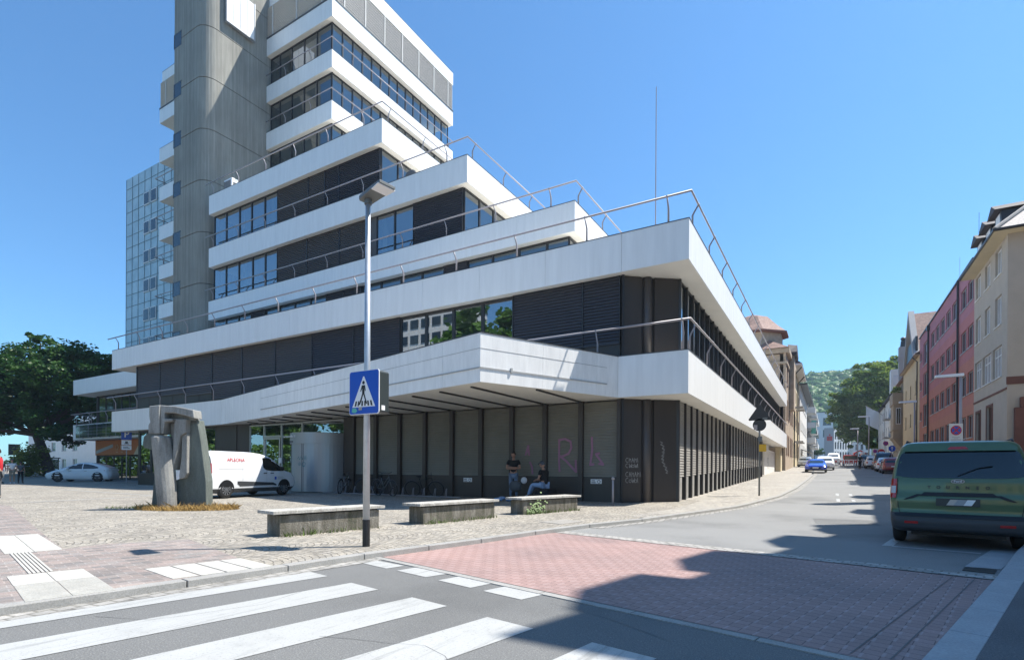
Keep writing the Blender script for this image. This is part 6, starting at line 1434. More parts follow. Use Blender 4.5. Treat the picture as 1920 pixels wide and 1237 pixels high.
def block(name,label,x0,x1,y0,y1,z1,m,cat='building',street='left',rows=(),cols=(),roof=None,ww=1.2,wh=1.7,frame='frame_white',sill='kerb_stone',front_cols=(),overhang=.5,roofm='rooftile',rh=4.,backm=None,surround=None):
    """simple house with real window openings on the street side and on its -Y end"""
    t=thing(name,label,cat,((x0+x1)/2,(y0+y1)/2,0),0,world=True)
    if street=='left': fs=FR((x1,y0),(x1,y1)); fb=FR((x0,y0),(x1,y0))
    else: fs=FR((x0,y1),(x0,y0)); fb=FR((x0,y0),(x1,y0))
    L=fs.L; pos=[(c if street=='left' else L-c) for c in cols]
    W_=[(p-ww/2,p+ww/2,z,z+wh) for p in pos for z in rows]; F2=[(c-ww/2,c+ww/2,z,z+wh) for c in front_cols for z in rows]
    mb=MB(); wall_with_windows(fs,0,z1,W_,m,'w',t,mb=mb)
    # end wall starts behind the street wall thickness to avoid shared faces
    if street=='left': fb=FR((x0,y0),(x1-.25,y0))
    else: fb=FR((x0+.25,y0),(x1,y0)); F2=[(a-.25,b-.25,c,d) for a,b,c,d in F2]
    wall_with_windows(fb,0,z1,F2,m,'w',t,mb=mb)
    mb.box(x0+(.0 if street=='left' else .6),x1-(.6 if street=='left' else 0),y0+.6,y1,0,z1-.05)
    mb.build('wall',m,t)
    for q in W_: window(fs,*q,t,frame,sill=sill,surround=surround)
    for q in F2: window(fb,*q,t,frame,sill=sill,surround=surround)
    o=overhang
    if roof=='flat': mb=MB(); mb.box(x0-.1,x1+(o if street=='left' else .1),y0-.1,y1+.1,z1,z1+.3); 
    elif roof=='flat_r': mb=MB(); mb.box(x0-.08,x1,y0-.0,y1,z1,z1+.12)
    elif roof=='gable_y':   # ridge along Y
        xm=(x0+x1)/2; mb=MB(); V=[(x0-o,y0-.2,z1),(xm,y0-.2,z1+rh),(x1+o,y0-.2,z1),(x0-o,y1+.2,z1),(xm,y1+.2,z1+rh),(x1+o,y1+.2,z1)]
        mb.add(V,[(0,2,1),(3,4,5),(0,1,4,3),(1,2,5,4),(0,3,5,2)])
    elif roof=='hip':
        xm=(x0+x1)/2; d=min((x1-x0)/2,(y1-y0)/2); mb=MB(); V=[(x0-o,y0-o,z1),(x1+o,y0-o,z1),(x1+o,y1+o,z1),(x0-o,y1+o,z1),(xm,y0+d,z1+rh),(xm,max(y0+d+.1,y1-d),z1+rh)]
        V+=[(x,y,z-.18) for x,y,z in V[:4]]
        mb.add(V,[(0,1,4),(1,2,5,4),(2,3,5),(3,0,4,5),(6,9,8,7),(0,6,7,1),(1,7,8,2),(2,8,9,3),(3,9,6,0)])
    else: return t
    mb.build('roof',roofm if roof!='flat' else 'coping',t); return t
# --- right: beige corner house
bh=block('beige_corner_house','beige rendered corner house with white windows, red sandstone doorway and tiled hip roof with dormers',9,21,42.4,51.0,15.6,'plaster_beige',street='right',rows=(),cols=(),roof=None)
for ch in list(bh.children): bpy.data.objects.remove(ch)
fs=FR((9,51.0),(9,42.4)); A=lambda y:51.0-y
W_=[]
for (ya,yb) in ((49.05,50.5),(46.45,47.85),(43.7,45.2)): W_+= [(A(yb),A(ya),13.6,15.25),(A(yb),A(ya),10.45,12.3)]
W3=[(A(50.7),A(48.75),7.2,9.15),(A(48.4),A(46.1),7.2,9.15),(A(45.75),A(43.6),7.2,9.15)]; WG=[(A(50.2),A(48.9),1.2,5.5),(A(47.2),A(45.7),1.2,5.6)]
mb=MB(); wall_with_windows(fs,0,15.6,W_+W3+WG,'plaster_beige','w',bh,mb=mb)
fb=FR((9.25,42.4),(21,42.4)); wall_with_windows(fb,0,15.6,[(.55,3.4,0,5.0)],'plaster_beige','w',bh,mb=mb); mb.box(9.6,21,43,51,0,15.5); mb.build('wall','plaster_beige',bh)
for q in W_: window(fs,*q,bh,'frame_white',g='plaster_grey',sill='plaster_white',sash=2)
for q in W3: window(fs,*q,bh,'frame_white',g='plaster_grey',sill='plaster_white',sash=3,cross=True)
for q in WG: window(fs,*q,bh,'wood_brown',g='wood_brown',sill=None,sash=4,surround='sandstone_red')
mb=MB(); fs.box(mb,0,fs.L,0,.04,6.22,6.34); mb.box(8.96,21,42.36,42.4,6.5,6.95); mb.build('string_course','sandstone_red',bh)
mb=MB(); FRd=FR((9.0,42.4),(13,42.4)); FRd.box(mb,.3,1.15,0,.25,0,5.1); FRd.box(mb,2.75,3.9,0,.25,0,4.6); FRd.box(mb,1.15,2.75,0,.22,3.6,5.1); FRd.box(mb,.55,1.5,.0,.3,5.1,5.7); FRd.box(mb,1.15,1.3,-.3,0,0,3.6); dw=mb.build('stone_doorway','sandstone_red',bh,bevel=.03)
mb=MB(); FRd.box(mb,1.3,1.38,-.1,0,.9,3.5); FRd.box(mb,1.38,2.45,-.1,0,3.4,3.5); FRd.box(mb,2.45,2.53,-.1,0,.9,3.5); FRd.box(mb,1.3,2.53,-.12,-.02,.3,.9); dd=mb.build('door','frame_white',dw); mb=MB(); FRd.quad(mb,1.38,2.45,-.06,.9,3.4); mb.build('door_glass','glass_dark',dd)
mb=MB(); z1=15.6; ov=.75; X0,X1,Y0,Y1=9-ov,22,42.4-ov,51.2
V=[(X0,Y0,z1),(X1,Y0,z1),(X1,Y1,z1),(X0,Y1,z1),(X0+2.8,Y0+2.8,z1+2.6),(X1,Y0+2.8,z1+2.6),(X0+2.8,Y1,z1+2.6),(X0+5.2,Y0+5.2,z1+5.6),(X1,Y0+5.2,z1+5.6),(X0+5.2,Y1,z1+5.6),(X1,Y1,z1+5.6)]
mb.add(V,[(0,1,5,4),(4,5,8,7),(3,0,4,6),(6,4,7,9),(7,8,10,9)]); rf=mb.build('roof','rooftile_grey',bh)
mb=MB(); mb.box(X0,X1,Y0,Y1,z1-.14,z1-.005); mb.build('eaves_soffit','plaster_cream',rf); mb=MB(); mb.tube([(X0-.06,Y1,z1-.05),(X0-.06,Y0-.06,z1-.05),(X1,Y0-.06,z1-.05)],.09,8); mb.build('gutter','dark_frame',rf)
mb=MB(); mb.tube([(X0,Y0,z1+.02),(X0+2.8,Y0+2.8,z1+2.62),(X0+5.2,Y0+5.2,z1+5.62)],.13,8); mb.build('hip_tiles','kerb_stone',rf)
def dormer(x,y,z,w_,h,dep,parent,m='rooftile_dark',face='dark_frame'):   # front faces -X
    mb=MB(); mb.box(x,x+dep,y-w_/2,y+w_/2,z,z+h); d=mb.build('dormer',face,parent)
    mb=MB(); mb.add([(x-.35,y-w_/2-.25,z+h),(x-.35,y,z+h+w_*.38),(x-.35,y+w_/2+.25,z+h),(x+dep,y-w_/2-.25,z+h),(x+dep,y,z+h+w_*.38),(x+dep,y+w_/2+.25,z+h)],[(0,1,2),(3,5,4),(0,3,4,1),(1,4,5,2),(0,2,5,3)]); mb.build('dormer_roof',m,d)
    mb=MB(); mb.box(x-.02,x-.002,y-w_*.32,y+w_*.32,z+.15,z+h-.1); mb.build('dormer_window','frame_white',d)
for y in (44.6,47.0,49.4): dormer(9.0,y,16.0,1.5,1.5,3.2,rf)
# --- right: red block
mat('red_top',(.40,.185,.225),.9,var=.08,vscale=.8); mat('red_mid',(.43,.175,.18),.9,var=.08,vscale=.8); mat('red_low',(.47,.19,.145),.9,var=.08,vscale=.8); mat('red_base',(.49,.21,.14),.9,var=.08,vscale=.8)
rb_=thing('red_block','four storey flat roofed block graded from purple to orange red, with rows of grey windows','building',(15,65,0),0,world=True)
fs=FR((9.02,79.1),(9.02,51.0)); A=lambda y:79.1-y; rows=((3.9,5.6),(7.25,8.9),(10.75,12.4),(14.15,15.8))
cols=[(A(y+1.15),A(y-1.15)) for y in (69.3,66.0,62.7,59.6)]+[(A(57.9),A(56.8))]+[(A(55.6),A(53.8)),(A(53.3),A(51.5))]
cols=[(A(y0),A(y1)) for y0,y1 in ((71.0,68.7),(68.1,65.9),(65.3,63.0),(62.4,60.2),(59.6,57.3),(55.8,53.8),(53.3,51.4))]
for zi,(za,zb,m_) in enumerate(((0,6.4,'red_base'),(6.4,9.85,'red_low'),(9.85,13.3,'red_mid'),(13.3,17.0,'red_top'))):
    wins=[(a,b,*r_) for a,b in cols for r_ in rows if za<r_[0]<zb]+[(A(76.2),A(73.2),max(za,r_[0]-1.3) if zi else r_[0],r_[1]) for r_ in rows if za<r_[0]<zb]+[(A(78.6),A(77.2),r_[0],r_[0]+1.) for r_ in rows if za<r_[0]<zb]
    mb=MB(); wall_with_windows(fs,za,zb,wins,m_,'w',rb_,mb=mb); mb.build('wall',m_,rb_)
    for q in wins: window(fs,*q,rb_,'plate_grey',sash=2,sill='plate_grey',depth=.10)
mb=MB(); mb.box(9.6,22,51,79.1,0,16.9); mb.build('rear_volume','red_mid',rb_); mb=MB(); mb.box(8.9,22,51.25,79.1,17.0,17.12); mb.build('roof_edge','coping',rb_)
mb=MB(); mb.tube([(8.9,56.4,1),(8.9,56.4,17)],.08,8); mb.tube([(8.9,71.9,1),(8.9,71.9,17)],.08,8); mb.box(8.75,9,71.6,72.2,16.4,16.9); mb.build('downpipe','dark_frame',rb_)
mb=MB(); mb.tube([(9.6,60,17),(9.6,60,20)],.014,5); mb.build('lightning_rod','rail_paint',rb_); mb=MB(); mb.tube([(9.6,53,17),(9.6,53,21)],.014,5); mb.build('lightning_rod','dark_frame',rb_)
# --- right: cream gabled house, brown bay house, white houses
cg=block('cream_gabled_house','cream rendered house with steep tiled roof and pale gable edge, beyond the red block',9.0,19,79.2,95.6,15.3,'plaster_yellow',street='right',rows=(3.6,7.2,10.9),cols=(3.0,8,13),front_cols=(),roof='gable_y',rh=4,frame='wood_brown',sill='plaster_brown')
mb=MB(); mb.box(8.6,9.6,79.0,95.6,15.2,15.45); mb.build('eaves','plaster_brown',cg); mb=MB(); mb.tube([(8.9,80.4,1),(8.9,80.4,14.6),(8.45,80.6,15.2)],.07,6); mb.build('downpipe','dark_frame',cg)
mb=MB(); mb.add([(9.4,83.4,15.3),(9.4,95.6,15.3),(9.4,89.5,22.6),(19,83.4,15.3),(19,95.6,15.3),(19,89.5,22.6)],[(0,2,1),(3,4,5),(0,3,5,2),(1,2,5,4)]); mb.build('cross_roof','rooftile',cg)
mb=MB(); V=[(83.1,15.3),(89.5,23.0),(95.9,15.3),(95.0,15.3),(89.5,21.9),(84.0,15.3)]; V3=[(8.9,y,z) for y,z in V]+[(9.55,y,z) for y,z in V]
mb.add(V3,[(0,1,4,5),(1,2,3,4),(11,10,7,6),(10,9,8,7),(0,6,7,1),(1,7,8,2),(5,4,10,11),(4,3,9,10)]); mb.build('gable_verge','plaster_grey',cg)
mb=MB(); mb.box(9.15,9.4,84.2,94.8,15.3,18.5); mb.build('gable_face','dark_frame',cg)
bw=block('brown_bay_house','brown rendered house with a stone bay window and balcony above it',9.0,19,95.8,109,14.5,'plaster_brown',street='right',rows=(4.5,8.2,11.6),cols=(8,11),roof='gable_y',rh=7.5,sill='plaster_brown')
mb=MB(); mb.box(7.9,8.99,96.2,100.6,6.2,11.2); mb.add([(7.9,96.2,6.2),(8.99,96.2,4.6),(8.99,100.6,4.6),(7.9,100.6,6.2)],[(0,1,2,3)]); mb.add([(7.9,96.2,6.2),(8.99,96.2,6.2),(8.99,96.2,4.6)],[(0,1,2)]); bay_=mb.build('bay','plaster_brown',bw)
mb=MB(); mb.box(8.2,8.8,96.14,96.19,8.3,10.7); mb.build('bay_window','frame_white',bay_); mb=MB(); mb.box(8.28,8.47,96.10,96.14,8.4,10.6); mb.box(8.53,8.72,96.10,96.14,8.4,10.6); mb.build('pane','glass_dark',bay_); mb=MB(); mb.box(7.78,8.98,96.05,100.8,11.2,12.9); mb.box(7.8,8.98,96.08,100.7,6.2,6.4);mb.box(7.8,8.98,96.08,100.7,7.4,7.55); mb.build('balcony_parapet','plaster_brown',bay_)
bush((8.4,98,13.6),(.6,1.6,.8),500,.16,'leaf_mid','potted green shrubs on the balcony over the bay window',14)
mb=MB(); mb.box(9.0,10.2,101.5,102.7,14.5,20.6); mb.box(8.9,10.3,101.4,102.8,18.6,18.9); ch_=mb.build('chimney','plaster_grey',bw); mb=MB(); mb.tube([(9.6,102.1,20.6),(9.6,102.1,21.6)],[.45,.35],10); mb.ell((9.6,102.1,21.9),(.4,.4,.3)); mb.build('chimney_cap','dark_frame',ch_)
wh=block('white_house','white rendered house with balconies, slate mansard roof and white dormer beyond the chimney',8.9,19,109.2,124,14.2,'plaster_white',street='right',rows=(4.6,7.8,11),cols=(3,7.5,12),front_cols=(1.6,),roof='hip',roofm='rooftile_dark',rh=6)
mb=MB(); mb.box(8.7,10.6,110.2,113,14.8,18.6); dm=mb.build('dormer','plaster_white',wh); mb=MB(); mb.box(9.0,10.2,110.12,110.18,16.0,17.6); mb.build('dormer_window','rail_paint' if 0 else 'teal_cloth' if 0 else 'lamp_clear',dm)
for z in (7.2,10.4): mb=MB(); mb.box(7.9,8.9,112,116,z,z+.15); mb.box(7.9,7.95,112,116,z+.15,z+1.1); b_=mb.build('balcony','plaster_grey',wh)
wh2=block('white_corner_house','white house with dark roof just right of the big tree, flag on its front',8.7,19,124.2,138,13.8,'plaster_white',street='right',rows=(4.6,7.8,11),cols=(3,7.5,12),roof='hip',roofm='rooftile_dark',rh=7)
t=thing('flag','white flag hanging from a slanted pole in front of the big tree','flag',(8.6,124.0,12.6)); mb=MB(); mb.tube([(0,0,-.5),(-2.9,-1,1.4)],.05,6); mb.build('flagpole','rail_paint',t)
mb=MB(); n=8
for i in range(n):
    for j in range(n): 
        def q(i,j): a=i/n; b=j/n; return (-2.8+2.1*a, -.95+.7*a+.12*sin(6*a+3*b), 1.3-1.2*a-3.4*b*(1-.0*a))
        mb.quad(q(i,j),q(i+1,j),q(i+1,j+1),q(i,j+1))
mb.build('cloth','cloth_white',t)
# --- left row beyond the office
hs=thing('sandstone_house','old sandstone house with red tiled turret roof directly behind the office block','building',(-12,72,0),0,world=True)
fs=FR((-4.3,66.2),(-4.3,80)); wins=[(a,a+1.2,z,z+2.1) for a in (1.5,4.5,8.3,11) for z in (3.2,7.2,11.0)]
mb=MB(); wall_with_windows(fs,0,14.4,wins,'sandstone','w',hs,mb=mb); mb.box(-22,-4.9,66.3,80,0,14.3); mb.build('wall','sandstone',hs)
for q in wins: window(fs,*q,hs,'wood_brown',sill='sandstone_red',surround='sandstone_red')
mb=MB(); mb.box(-22,-3.95,65.9,80,14.4,14.9); mb.box(-22,-4.15,66.05,80,13.2,13.45); mb.build('cornice','sandstone',hs)
mb=MB(); mb.box(-4.29,-3.75,71.0,74.0,8.6,14.9); mb.build('stone_oriel','sandstone',hs); mb=MB(); mb.box(-4.5,-3.45,70.7,74.3,14.91,15.3); mb.add([(-4.5,70.7,15.3),(-3.45,70.7,15.3),(-3.45,74.3,15.3),(-4.5,74.3,15.3),(-4.5,72.5,16.6),(-3.5,72.5,16.4)],[(0,1,5,4),(1,2,5),(2,3,4,5)]); mb.build('oriel_roof','rooftile_dark',hs)
mb=MB(); mb.add([(-22,65.6,14.9),(-4.0,65.6,14.9),(-4.0,80,14.9),(-22,80,14.9),(-15,71,19.2),(-11,71,19.2),(-11,76,19.2),(-15,76,19.2)],[(0,1,5,4),(1,2,6,5),(2,3,7,6),(3,0,4,7),(4,5,6,7)]); mb.build('roof','rooftile',hs)
tc_=(-8.1,69.6); oc=lambda r,z:[(tc_[0]+r*cos(R(22.5+45*k)),tc_[1]+r*sin(R(22.5+45*k)),z) for k in range(8)]
mb=MB(); mb.prism([p[:2] for p in oc(3.4,0)],14.5,17.25); tu=mb.build('turret','sandstone',hs)
mb=MB(); V=oc(4.0,17.25)+oc(2.9,18.2)+oc(1.8,19.35)+oc(.7,19.75); mb.add(V,[tuple(range(8))[::-1]]+[(j*8+k,j*8+(k+1)%8,(j+1)*8+(k+1)%8,(j+1)*8+k) for j in range(3) for k in range(8)]+[tuple(range(24,32))]); mb.build('turret_roof','rooftile',tu)
mb=MB(); V=oc(4.08,17.08)+oc(4.08,17.26); mb.add(V,[tuple(range(8))[::-1],tuple(range(8,16))]+[(k,(k+1)%8,8+(k+1)%8,8+k) for k in range(8)]); mb.build('turret_eave','sandstone_red',tu)
ch=block('cream_house','cream rendered house with white soffit and downpipes next to the sandstone house',-16,-4.35,80.2,96,15.4,'plaster_cream',street='left',rows=(3.4,7.2,11),cols=(2,5,8.5,12,14.5),roof=None,surround='sandstone')
mb=MB(); mb.box(-16,-3.35,80.2,96,15.4,15.62); mb.build('white_soffit','plaster_white',ch); mb=MB(); mb.add([(-16,80.2,15.62),(-3.3,80.2,15.62),(-3.3,96,15.62),(-16,96,15.62),(-10,80.2,20.5),(-10,96,20.5)],[(0,1,4),(1,2,5,4),(2,3,5),(3,0,4,5)]); mb.build('roof','rooftile_dark',ch)
for y in (82.0,90.5):
    mb=MB(); mb.tube([(-4.25,y,1.5),(-4.25,y,14.4),(-3.4,y,15.4)],.08,6); mb.build('downpipe','dark_frame',ch)
for z in (5.4,10.2):
    for y in (84,88): mb=MB(); mb.box(-4.34,-3.3,y,y+2.2,z,z+.14); mb.build('balcony_slab','plaster_grey',ch)
wb=block('white_flat_roofed_house','white house with projecting flat roof beyond the cream house',-16,-4.2,96.2,124,15.0,'plaster_white',street='left',rows=(4.2,8.0,11.8),cols=(3,7,11,15,19,23),front_cols=(9,),roof='flat',overhang=1.0,ww=1.6)
mb=MB(); mb.add([(-4.2,98,5.0),(-2.6,98,4.3),(-2.6,106,4.3),(-4.2,106,5.0)],[(0,1,2,3)]); mb.build('awning','plaster_grey',wb)
gb=block('balcony_block','glass fronted apartment block with stacked balconies, blue tint and a teal cloth',-14,-4.4,128,185,17.5,'plaster_grey',street='left',rows=(5,8.2,11.4,14.4),cols=tuple(3+5*i for i in range(11)),roof='flat',overhang=.8,ww=3.6,wh=2.2,frame='frame_white')
for i,z in enumerate((7.4,10.6,13.8)):
    for y in (130,137,144,151,158,166): mb=MB(); mb.box(-4.39,-2.8,y,y+5.5,z,z+.2); mb.box(-2.85,-2.8,y,y+5.5,z+.2,z+1.2); mb.box(-4.3,-2.86,y,y+.05,z+.2,z+1.2); mb.build('balcony','lamp_clear' if (i+int(y))%2 else 'plaster_white',gb)
mb=MB(); mb.box(-3.6,-2.75,131.5,131.6,9.5,12.3); mb.build('hanging_cloth','teal_cloth',gb)
mb=MB(); mb.box(-12,-4.6,131,165,17.8,20.2); ph=mb.build('penthouse','glass_dark',gb)
gy=thing('grey_emblem_building','plain grey end wall with a small red emblem and white grid facade behind the barrier','building',(3,236,5),0,world=True)
mb=MB(); mb.box(-2.1,1.0,230,244,4,17.6); mb.build('end_wall','plaster_grey',gy)
fs=FR((1.001,230),(6.6,239)); wins=[(a,a+1.0,z,z+2.6) for a in (.5,2.1,3.7,5.3,6.9,8.5) for z in (6.2,9.8,13.4)]
mb=MB(); wall_with_windows(fs,4,17.6,wins,'plaster_white','w',gy,mb=mb); mb.build('grid_wall','plaster_white',gy)
mb=MB()
for q in wins: fs.quad(mb,q[0],q[1],-.2,q[2],q[3])
mb.build('window_glass','glass_dark',gy)
mb=MB(); mb.box(-1.2,.5,229.94,229.99,12.9,14.5); em=mb.build('red_emblem','sign_red',gy); mb=MB(); mb.disc((-.35,229.96,15.0),.28,'y',16,.04); mb.build('emblem_dot','sign_red',em); mb=MB(); mb.box(-.9,.2,229.9,229.93,13.9,14.05); mb.box(-.9,-.75,229.9,229.93,13.55,13.9); mb.box(-.9,.2,229.9,229.93,13.4,13.55); mb.box(.05,.2,229.9,229.93,13.1,13.4); mb.build('emblem_mark','machine_red' if 0 else 'plate_beige' if 0 else 'sandstone_red',em)
ww_=block('white_cube_building','white cubic building rising behind the grey wall with the red emblem',-8,.8,262,285,26.5,'plaster_white',street='left',rows=(16,21),cols=(4,9,14,19),front_cols=(6.6,),roof='flat',ww=3.0,wh=3.2,overhang=.1)
w3=block('low_white_building','low white building with tall windows right of the grey wall, behind the digger',7.2,13,238,270,12.6,'plaster_white',street='right',rows=(6.5,9.6),cols=(3,7,11,15,20),front_cols=(1.2,2.8,4.4),roof='flat',ww=.9,wh=2.2)
# --- glazed tile tower behind the left of the office
gt=thing('glazed_tower','pale turquoise glazed tile tower with small dark windows, behind the office on the left','building',(-78,44,0),0,world=True)
mb=MB(); mb.box(-83.6,-60,36,52,0,40.9); mb.build('wall','glass_tile',gt)
mb=MB(); z=.6
while z<40.9: mb.box(-83.62,-60,35.97,35.995,z-.03,z+.03); z+=1.62
x=-83.6
while x<-60: mb.box(x-.03,x+.03,35.965,35.99,0,40.9); x+=1.66
mb.build('tile_grid','tile_joint',gt)
for k in range(9):
    z=38.0-3.85*k-1.9
    for x in (-78.0,-76.2 if k%2==0 else -76.2): mb=MB(); mb.box(x-.75,x+.75,35.90,35.96,z,z+1.7); o=mb.build('window','frame_white',gt); mb=MB(); mb.box(x-.6,x+.6,35.87,35.90,z+.15,z+1.55); mb.build('pane','glass_dark',o)
# --- left wing with orange band and solar panels
lw=thing('low_wing','low wing with white parapets, orange sign band and black solar panels on its balcony','building',(-52,26,0),0,world=True)
OBs=OB; OB=lw
level((3.82,5.22),shrink(-61.15,-44.8,22.0,40),[((-61.15,40),(-61.15,22),3.06,None),((-61.15,22.0),(-44.8,22.0),3.06,None)])
level((8.03,9.40),shrink(-61.15,-44.8,22.0,40),[((-61.15,40),(-61.15,22),3.06,None),((-61.15,22.0),(-44.8,22.0),3.06,None)])
rail([(-61.3,30),(-61.3,21.9),(-44.9,21.9)],5.25,.95,3.06)
OB=OBs
fr=FR((-59.9,23.5),(-42.0,23.5)); mb=MB()
for i in range(12):
    a=.1+1.5*i
    if a+1.4<fr.L: window(fr,a,a+1.42,5.3,8.0,lw,'dark_frame',depth=0,sash=1,sill=None)
for i in range(8):
    a=.2+1.5*i; window(fr,a,a+1.42,.15,2.35,lw,'dark_frame',g='glass',depth=0,sash=1,sill=None)
mb=MB(); mb.box(-60.1,-59.9,23.45,40,0,8.03); fr.box(mb,12,fr.L,-.1,0,0,3.8); mb.build('wall','dark_brown',lw)
mb=MB(); mb.box(-59,-42,27,27.1,0,3.8); mb.box(-59,-42,27,27.1,5.2,8.0); mb.build('inner_wall','interior',lw)
mb=MB(); mb.box(-59.9,-42.0,23.30,23.46,2.42,3.78); ob_=mb.build('orange_band','orange',lw)
mb=MB(); mb.add([(-52.6,23.29,2.42),(-51.2,23.29,3.78),(-42,23.29,3.78),(-42,23.29,2.42)],[(0,3,2,1)]); mb.build('pale_swoosh','plaster_cream',ob_)
text_mesh('band_lettering','KONGRESS',.34,'plate_grey',ob_,frame_mtx((-58.3,23.28,2.98),(1,0,.16),(-.16,0,1)),.004) if 0 else None
mb=MB(); mb.add([(-59.7,23.285,2.55),(-56.4,23.285,3.12),(-56.4,23.285,3.42),(-59.7,23.285,2.85)],[(0,1,2,3)]); mb.build('grey_stripe','plate_grey',ob_)
for x in (-55.6,-54.7,-53.9): 
    mb=MB(); mb.tube([(x+.24*cos(2*pi*k/5),23.275,3.12+.26*sin(2*pi*k/5)) for k in range(5)],.02,4,closed=True); mb.box(x-.16,x+.16,23.27,23.285,2.66,2.70); mb.build('pale_symbol','plaster_cream',ob_)
for i in range(9):
    x=-60.2+1.72*i; mb=MB(); mb.box(x,x+1.68,21.86,21.93,3.98,5.12); o=mb.build('solar_panel','solar',lw); mb=MB(); mb.box(x+.83,x+.85,21.85,21.86,3.98,5.12)
    for z in (4.26,4.54,4.82): mb.box(x,x+1.68,21.85,21.86,z,z+.01)
    mb.box(x+.2,x+.3,21.84,21.95,5.10,5.17); mb.box(x+1.3,x+1.4,21.84,21.95,3.93,4.0); mb.build('panel_clamps','plate_grey',o)
mb=MB(); mb.add([(-49.5,20.6,5.75),(-46.0,20.6,5.35),(-46.0,22.0,5.5),(-49.5,22.0,5.9),(-49.5,20.6,5.69),(-46.0,20.6,5.29),(-46.0,22.0,5.44),(-49.5,22.0,5.84)],[(0,1,2,3),(7,6,5,4),(0,4,5,1),(1,5,6,2),(2,6,7,3),(3,7,4,0)]); o=mb.build('solar_panel','solar'); tag(o,'single dark solar panel lying tilted on the parapet corner between wing and office','solar panel')
# --- far background on the left
bg1=block('pale_background_house','long pale sunlit building glimpsed under the dark tree on the left',-190,-118,70,84,17,'plaster_white',street='left',rows=(1.6,4.6),cols=(3,),front_cols=(6,12,18,24,30,36,42),roof='flat',overhang=.2,ww=2.4,wh=1.6)
bg2=block('white_background_house','white building in the sun left of the tree trunk',-150,-112,46,58,9.5,'plaster_white',street='left',rows=(1.2,4.6),cols=(3,8),front_cols=(3,8,13,18,23),roof='flat',overhang=.2,ww=2.0,wh=1.8)
t=thing('notice_board','white notice board on dark posts behind the walking man','notice board',(-83,27.0,PZ),R(70)); mb=MB(); mb.box(-1.25,1.25,-.05,.05,1.0,2.2); mb.build('board','sign_white',t); 
for x in (-1.3,1.3): mb=MB(); mb.box(x-.05,x+.05,-.06,.06,0,2.3); mb.build('post','dark_frame',t)
mb=MB(); mb.box(-1.5,1.5,-.15,.15,2.3,2.42); mb.build('board_roof','dark_frame',t)
t=thing('advertising_sign','dark green square sign on a post above the notice board','sign',(-82.5,24.0,PZ),R(70)); mb=MB(); mb.box(-.5,.5,-.06,.06,2.6,3.9); mb.build('sign_panel','plate_dark',t); mb=MB(); mb.tube([(0,0,0),(0,0,2.6)],.06,8); mb.build('post','dark_frame',t)
t=thing('litter_bin','black litter bin beside the notice board','bin',(-80.5,24.6,PZ)); mb=MB(); mb.tube([(0,0,.1),(0,0,1.0)],[.26,.28],14); mb.build('bin_body','black',t); mb=MB(); mb.tube([(0,0,1.0),(0,0,1.06)],[.31,.2],14); mb.build('lid','dark_frame',t)
# --- house row on the right that throws the shadow (just outside the frame)
sh=thing('rendered_row_house','tall rendered house row with dormers on the right side of the street, nearest the camera','building',(15,22,0),0,world=True)
pl=[(5.2,9.6),(8.25,22),(8.8,34.6),(24,34.6),(24,9.6)]; mb=MB(); mb.prism(pl,0,15.9); mb.build('wall','plaster_beige',sh)
mb=MB(); pe=[(5.0,9.5),(8.05,22),(8.6,34.7),(24,34.7),(24,9.5)]; pi_=[(8.6,11.6),(11.4,22.4),(12.0,33),(20,33),(20,11.6)]; mb.add([(x,y,16.0) for x,y in pe]+[(x,y,19.6) for x,y in pi_],[tuple(range(5))[::-1],tuple(range(5,10))]+[(k,(k+1)%5,5+(k+1)%5,5+k) for k in range(5)]); sr=mb.build('roof','rooftile',sh)
xf_=lambda y: float(np.interp(y,[9.6,22,34.6],[5.2,8.25,8.8]))
for y,top in ((12.0,18.0),(14.7,18.6),(17.5,18.3),(20.1,18.2),(26.2,17.9),(33.4,18.3)): dormer(xf_(y)+.35,y,15.95,1.5,top-15.95-.55,2.5,sr)
for x,y,z in ((8.6,21.7,20.1),(8.9,30.2,21.4)): mb=MB(); mb.box(x,x+.7,y-.3,y+.3,16.0,z); mb.build('chimney','plaster_grey',sr)
for (a0,a1) in ((1,2.2),(4,5.2),(7,8.2),(10,11.2)):
    f_=FR((8.25,22),(5.2,9.6))
    for z in (2.2,5.6,9.0,12.4): window(f_,a0,a1,z,z+1.8,sh,depth=-.10,sash=2)
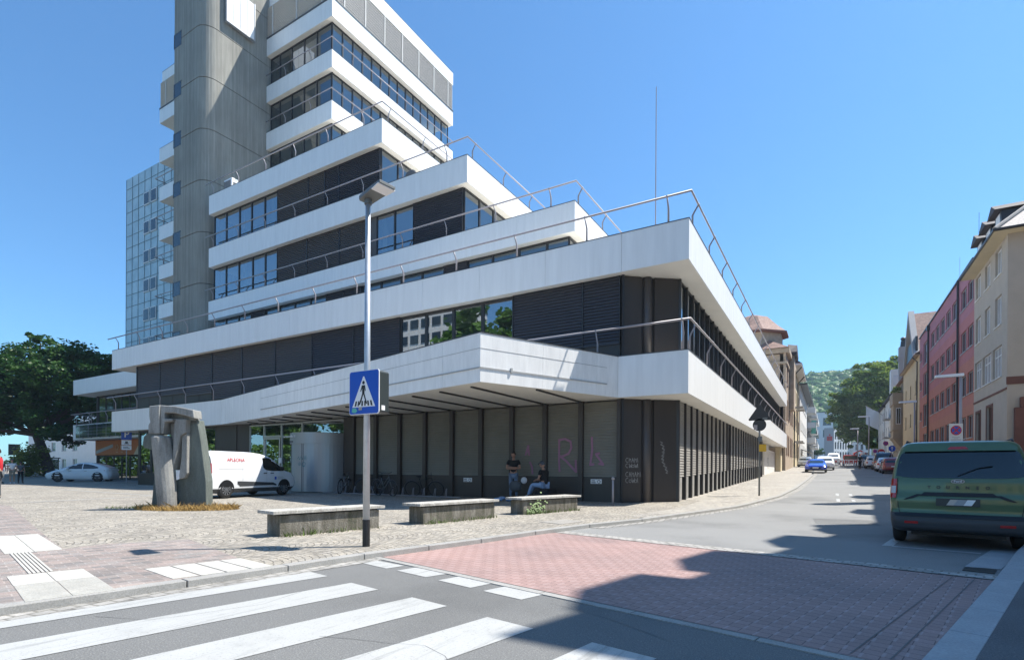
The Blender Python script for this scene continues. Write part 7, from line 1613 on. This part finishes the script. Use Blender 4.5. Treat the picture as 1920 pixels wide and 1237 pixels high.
# side street facade and buildings opposite seen only in reflections
op=block('white_opposite_building','white office building across the junction behind the camera',-98,-70,-68,-56,38,'plaster_white',street='left',rows=(2,5.5,9),cols=(3,),front_cols=(),roof='flat',overhang=.2)
f_=FR((-70.3,-55.9),(-98,-55.9)); mb=MB()
for i in range(8):
    for z in (2,5.5,9,12.5,16,19.5,23,26.5,30,33.5): f_.box(mb,.8+3.2*i,3.2+3.2*i,0,.05,z,z+1.9)
mb.build('window_band','glass_dark',op)

ob2=block('cream_reflection_house','unseen cream house added behind the camera for reflections in van and windows',-6,26,-46,-32,13,'plaster_cream',street='left',rows=(2,5.5,9),cols=(3,),front_cols=(),roof='hip',roofm='rooftile')  # unseen house, added so the van glass and windows have something sunlit to reflect
f_=FR((25.7,-31.98),(-6,-31.98)); 
for i in range(9):
    for z in (1.6,5,8.6): window(f_,1.2+3.4*i,2.8+3.4*i,z,z+2,ob2,depth=-.1,sash=2)
# ================================================================= AIR
hzm=bpy.data.materials.new('haze'); hzm.use_nodes=True; n_=hzm.node_tree; n_.nodes.remove(n_.nodes['Principled BSDF'])
pv=n_.nodes.new('ShaderNodeVolumePrincipled'); pv.inputs['Color'].default_value=(.62,.80,1,1); pv.inputs['Density'].default_value=.00036; pv.inputs['Anisotropy'].default_value=.2
n_.links.new(pv.outputs[0],n_.nodes['Material Output'].inputs['Volume']); MAT['haze']=hzm
mb=MB(); mb.box(-905,905,-605,1505,-3,165); hz_=mb.build('haze','haze'); hz_['kind']='stuff'
# --- window bays of the office, the largest hundred each a part of its own
BAYS.sort(key=lambda b:-b[0])
for i,(pr,p0,p1,z0,z1,g,fw,tr,va) in enumerate(BAYS[:98]):
    mf=MB(); mg=MB(); mv=MB(); bay_geom(mf,mg,p0,p1,z0,z1,fw,tr,mv,va)
    o=mf.build('window','dark_frame',OB); mg.build('pane',g,o)
    if va: mv.build('roller_blind','curtain',o)
mf=MB(); mg=MB(); mv=MB()
for (pr,p0,p1,z0,z1,g,fw,tr,va) in BAYS[98:]: bay_geom(mf,mg,p0,p1,z0,z1,fw,tr,mv,va)
if mf.v:
    o=mf.build('window','dark_frame',OB); tag(o,kind='stuff'); q=mg.build('pane','glass',o); mv.build('roller_blind','curtain',o) if mv.v else None
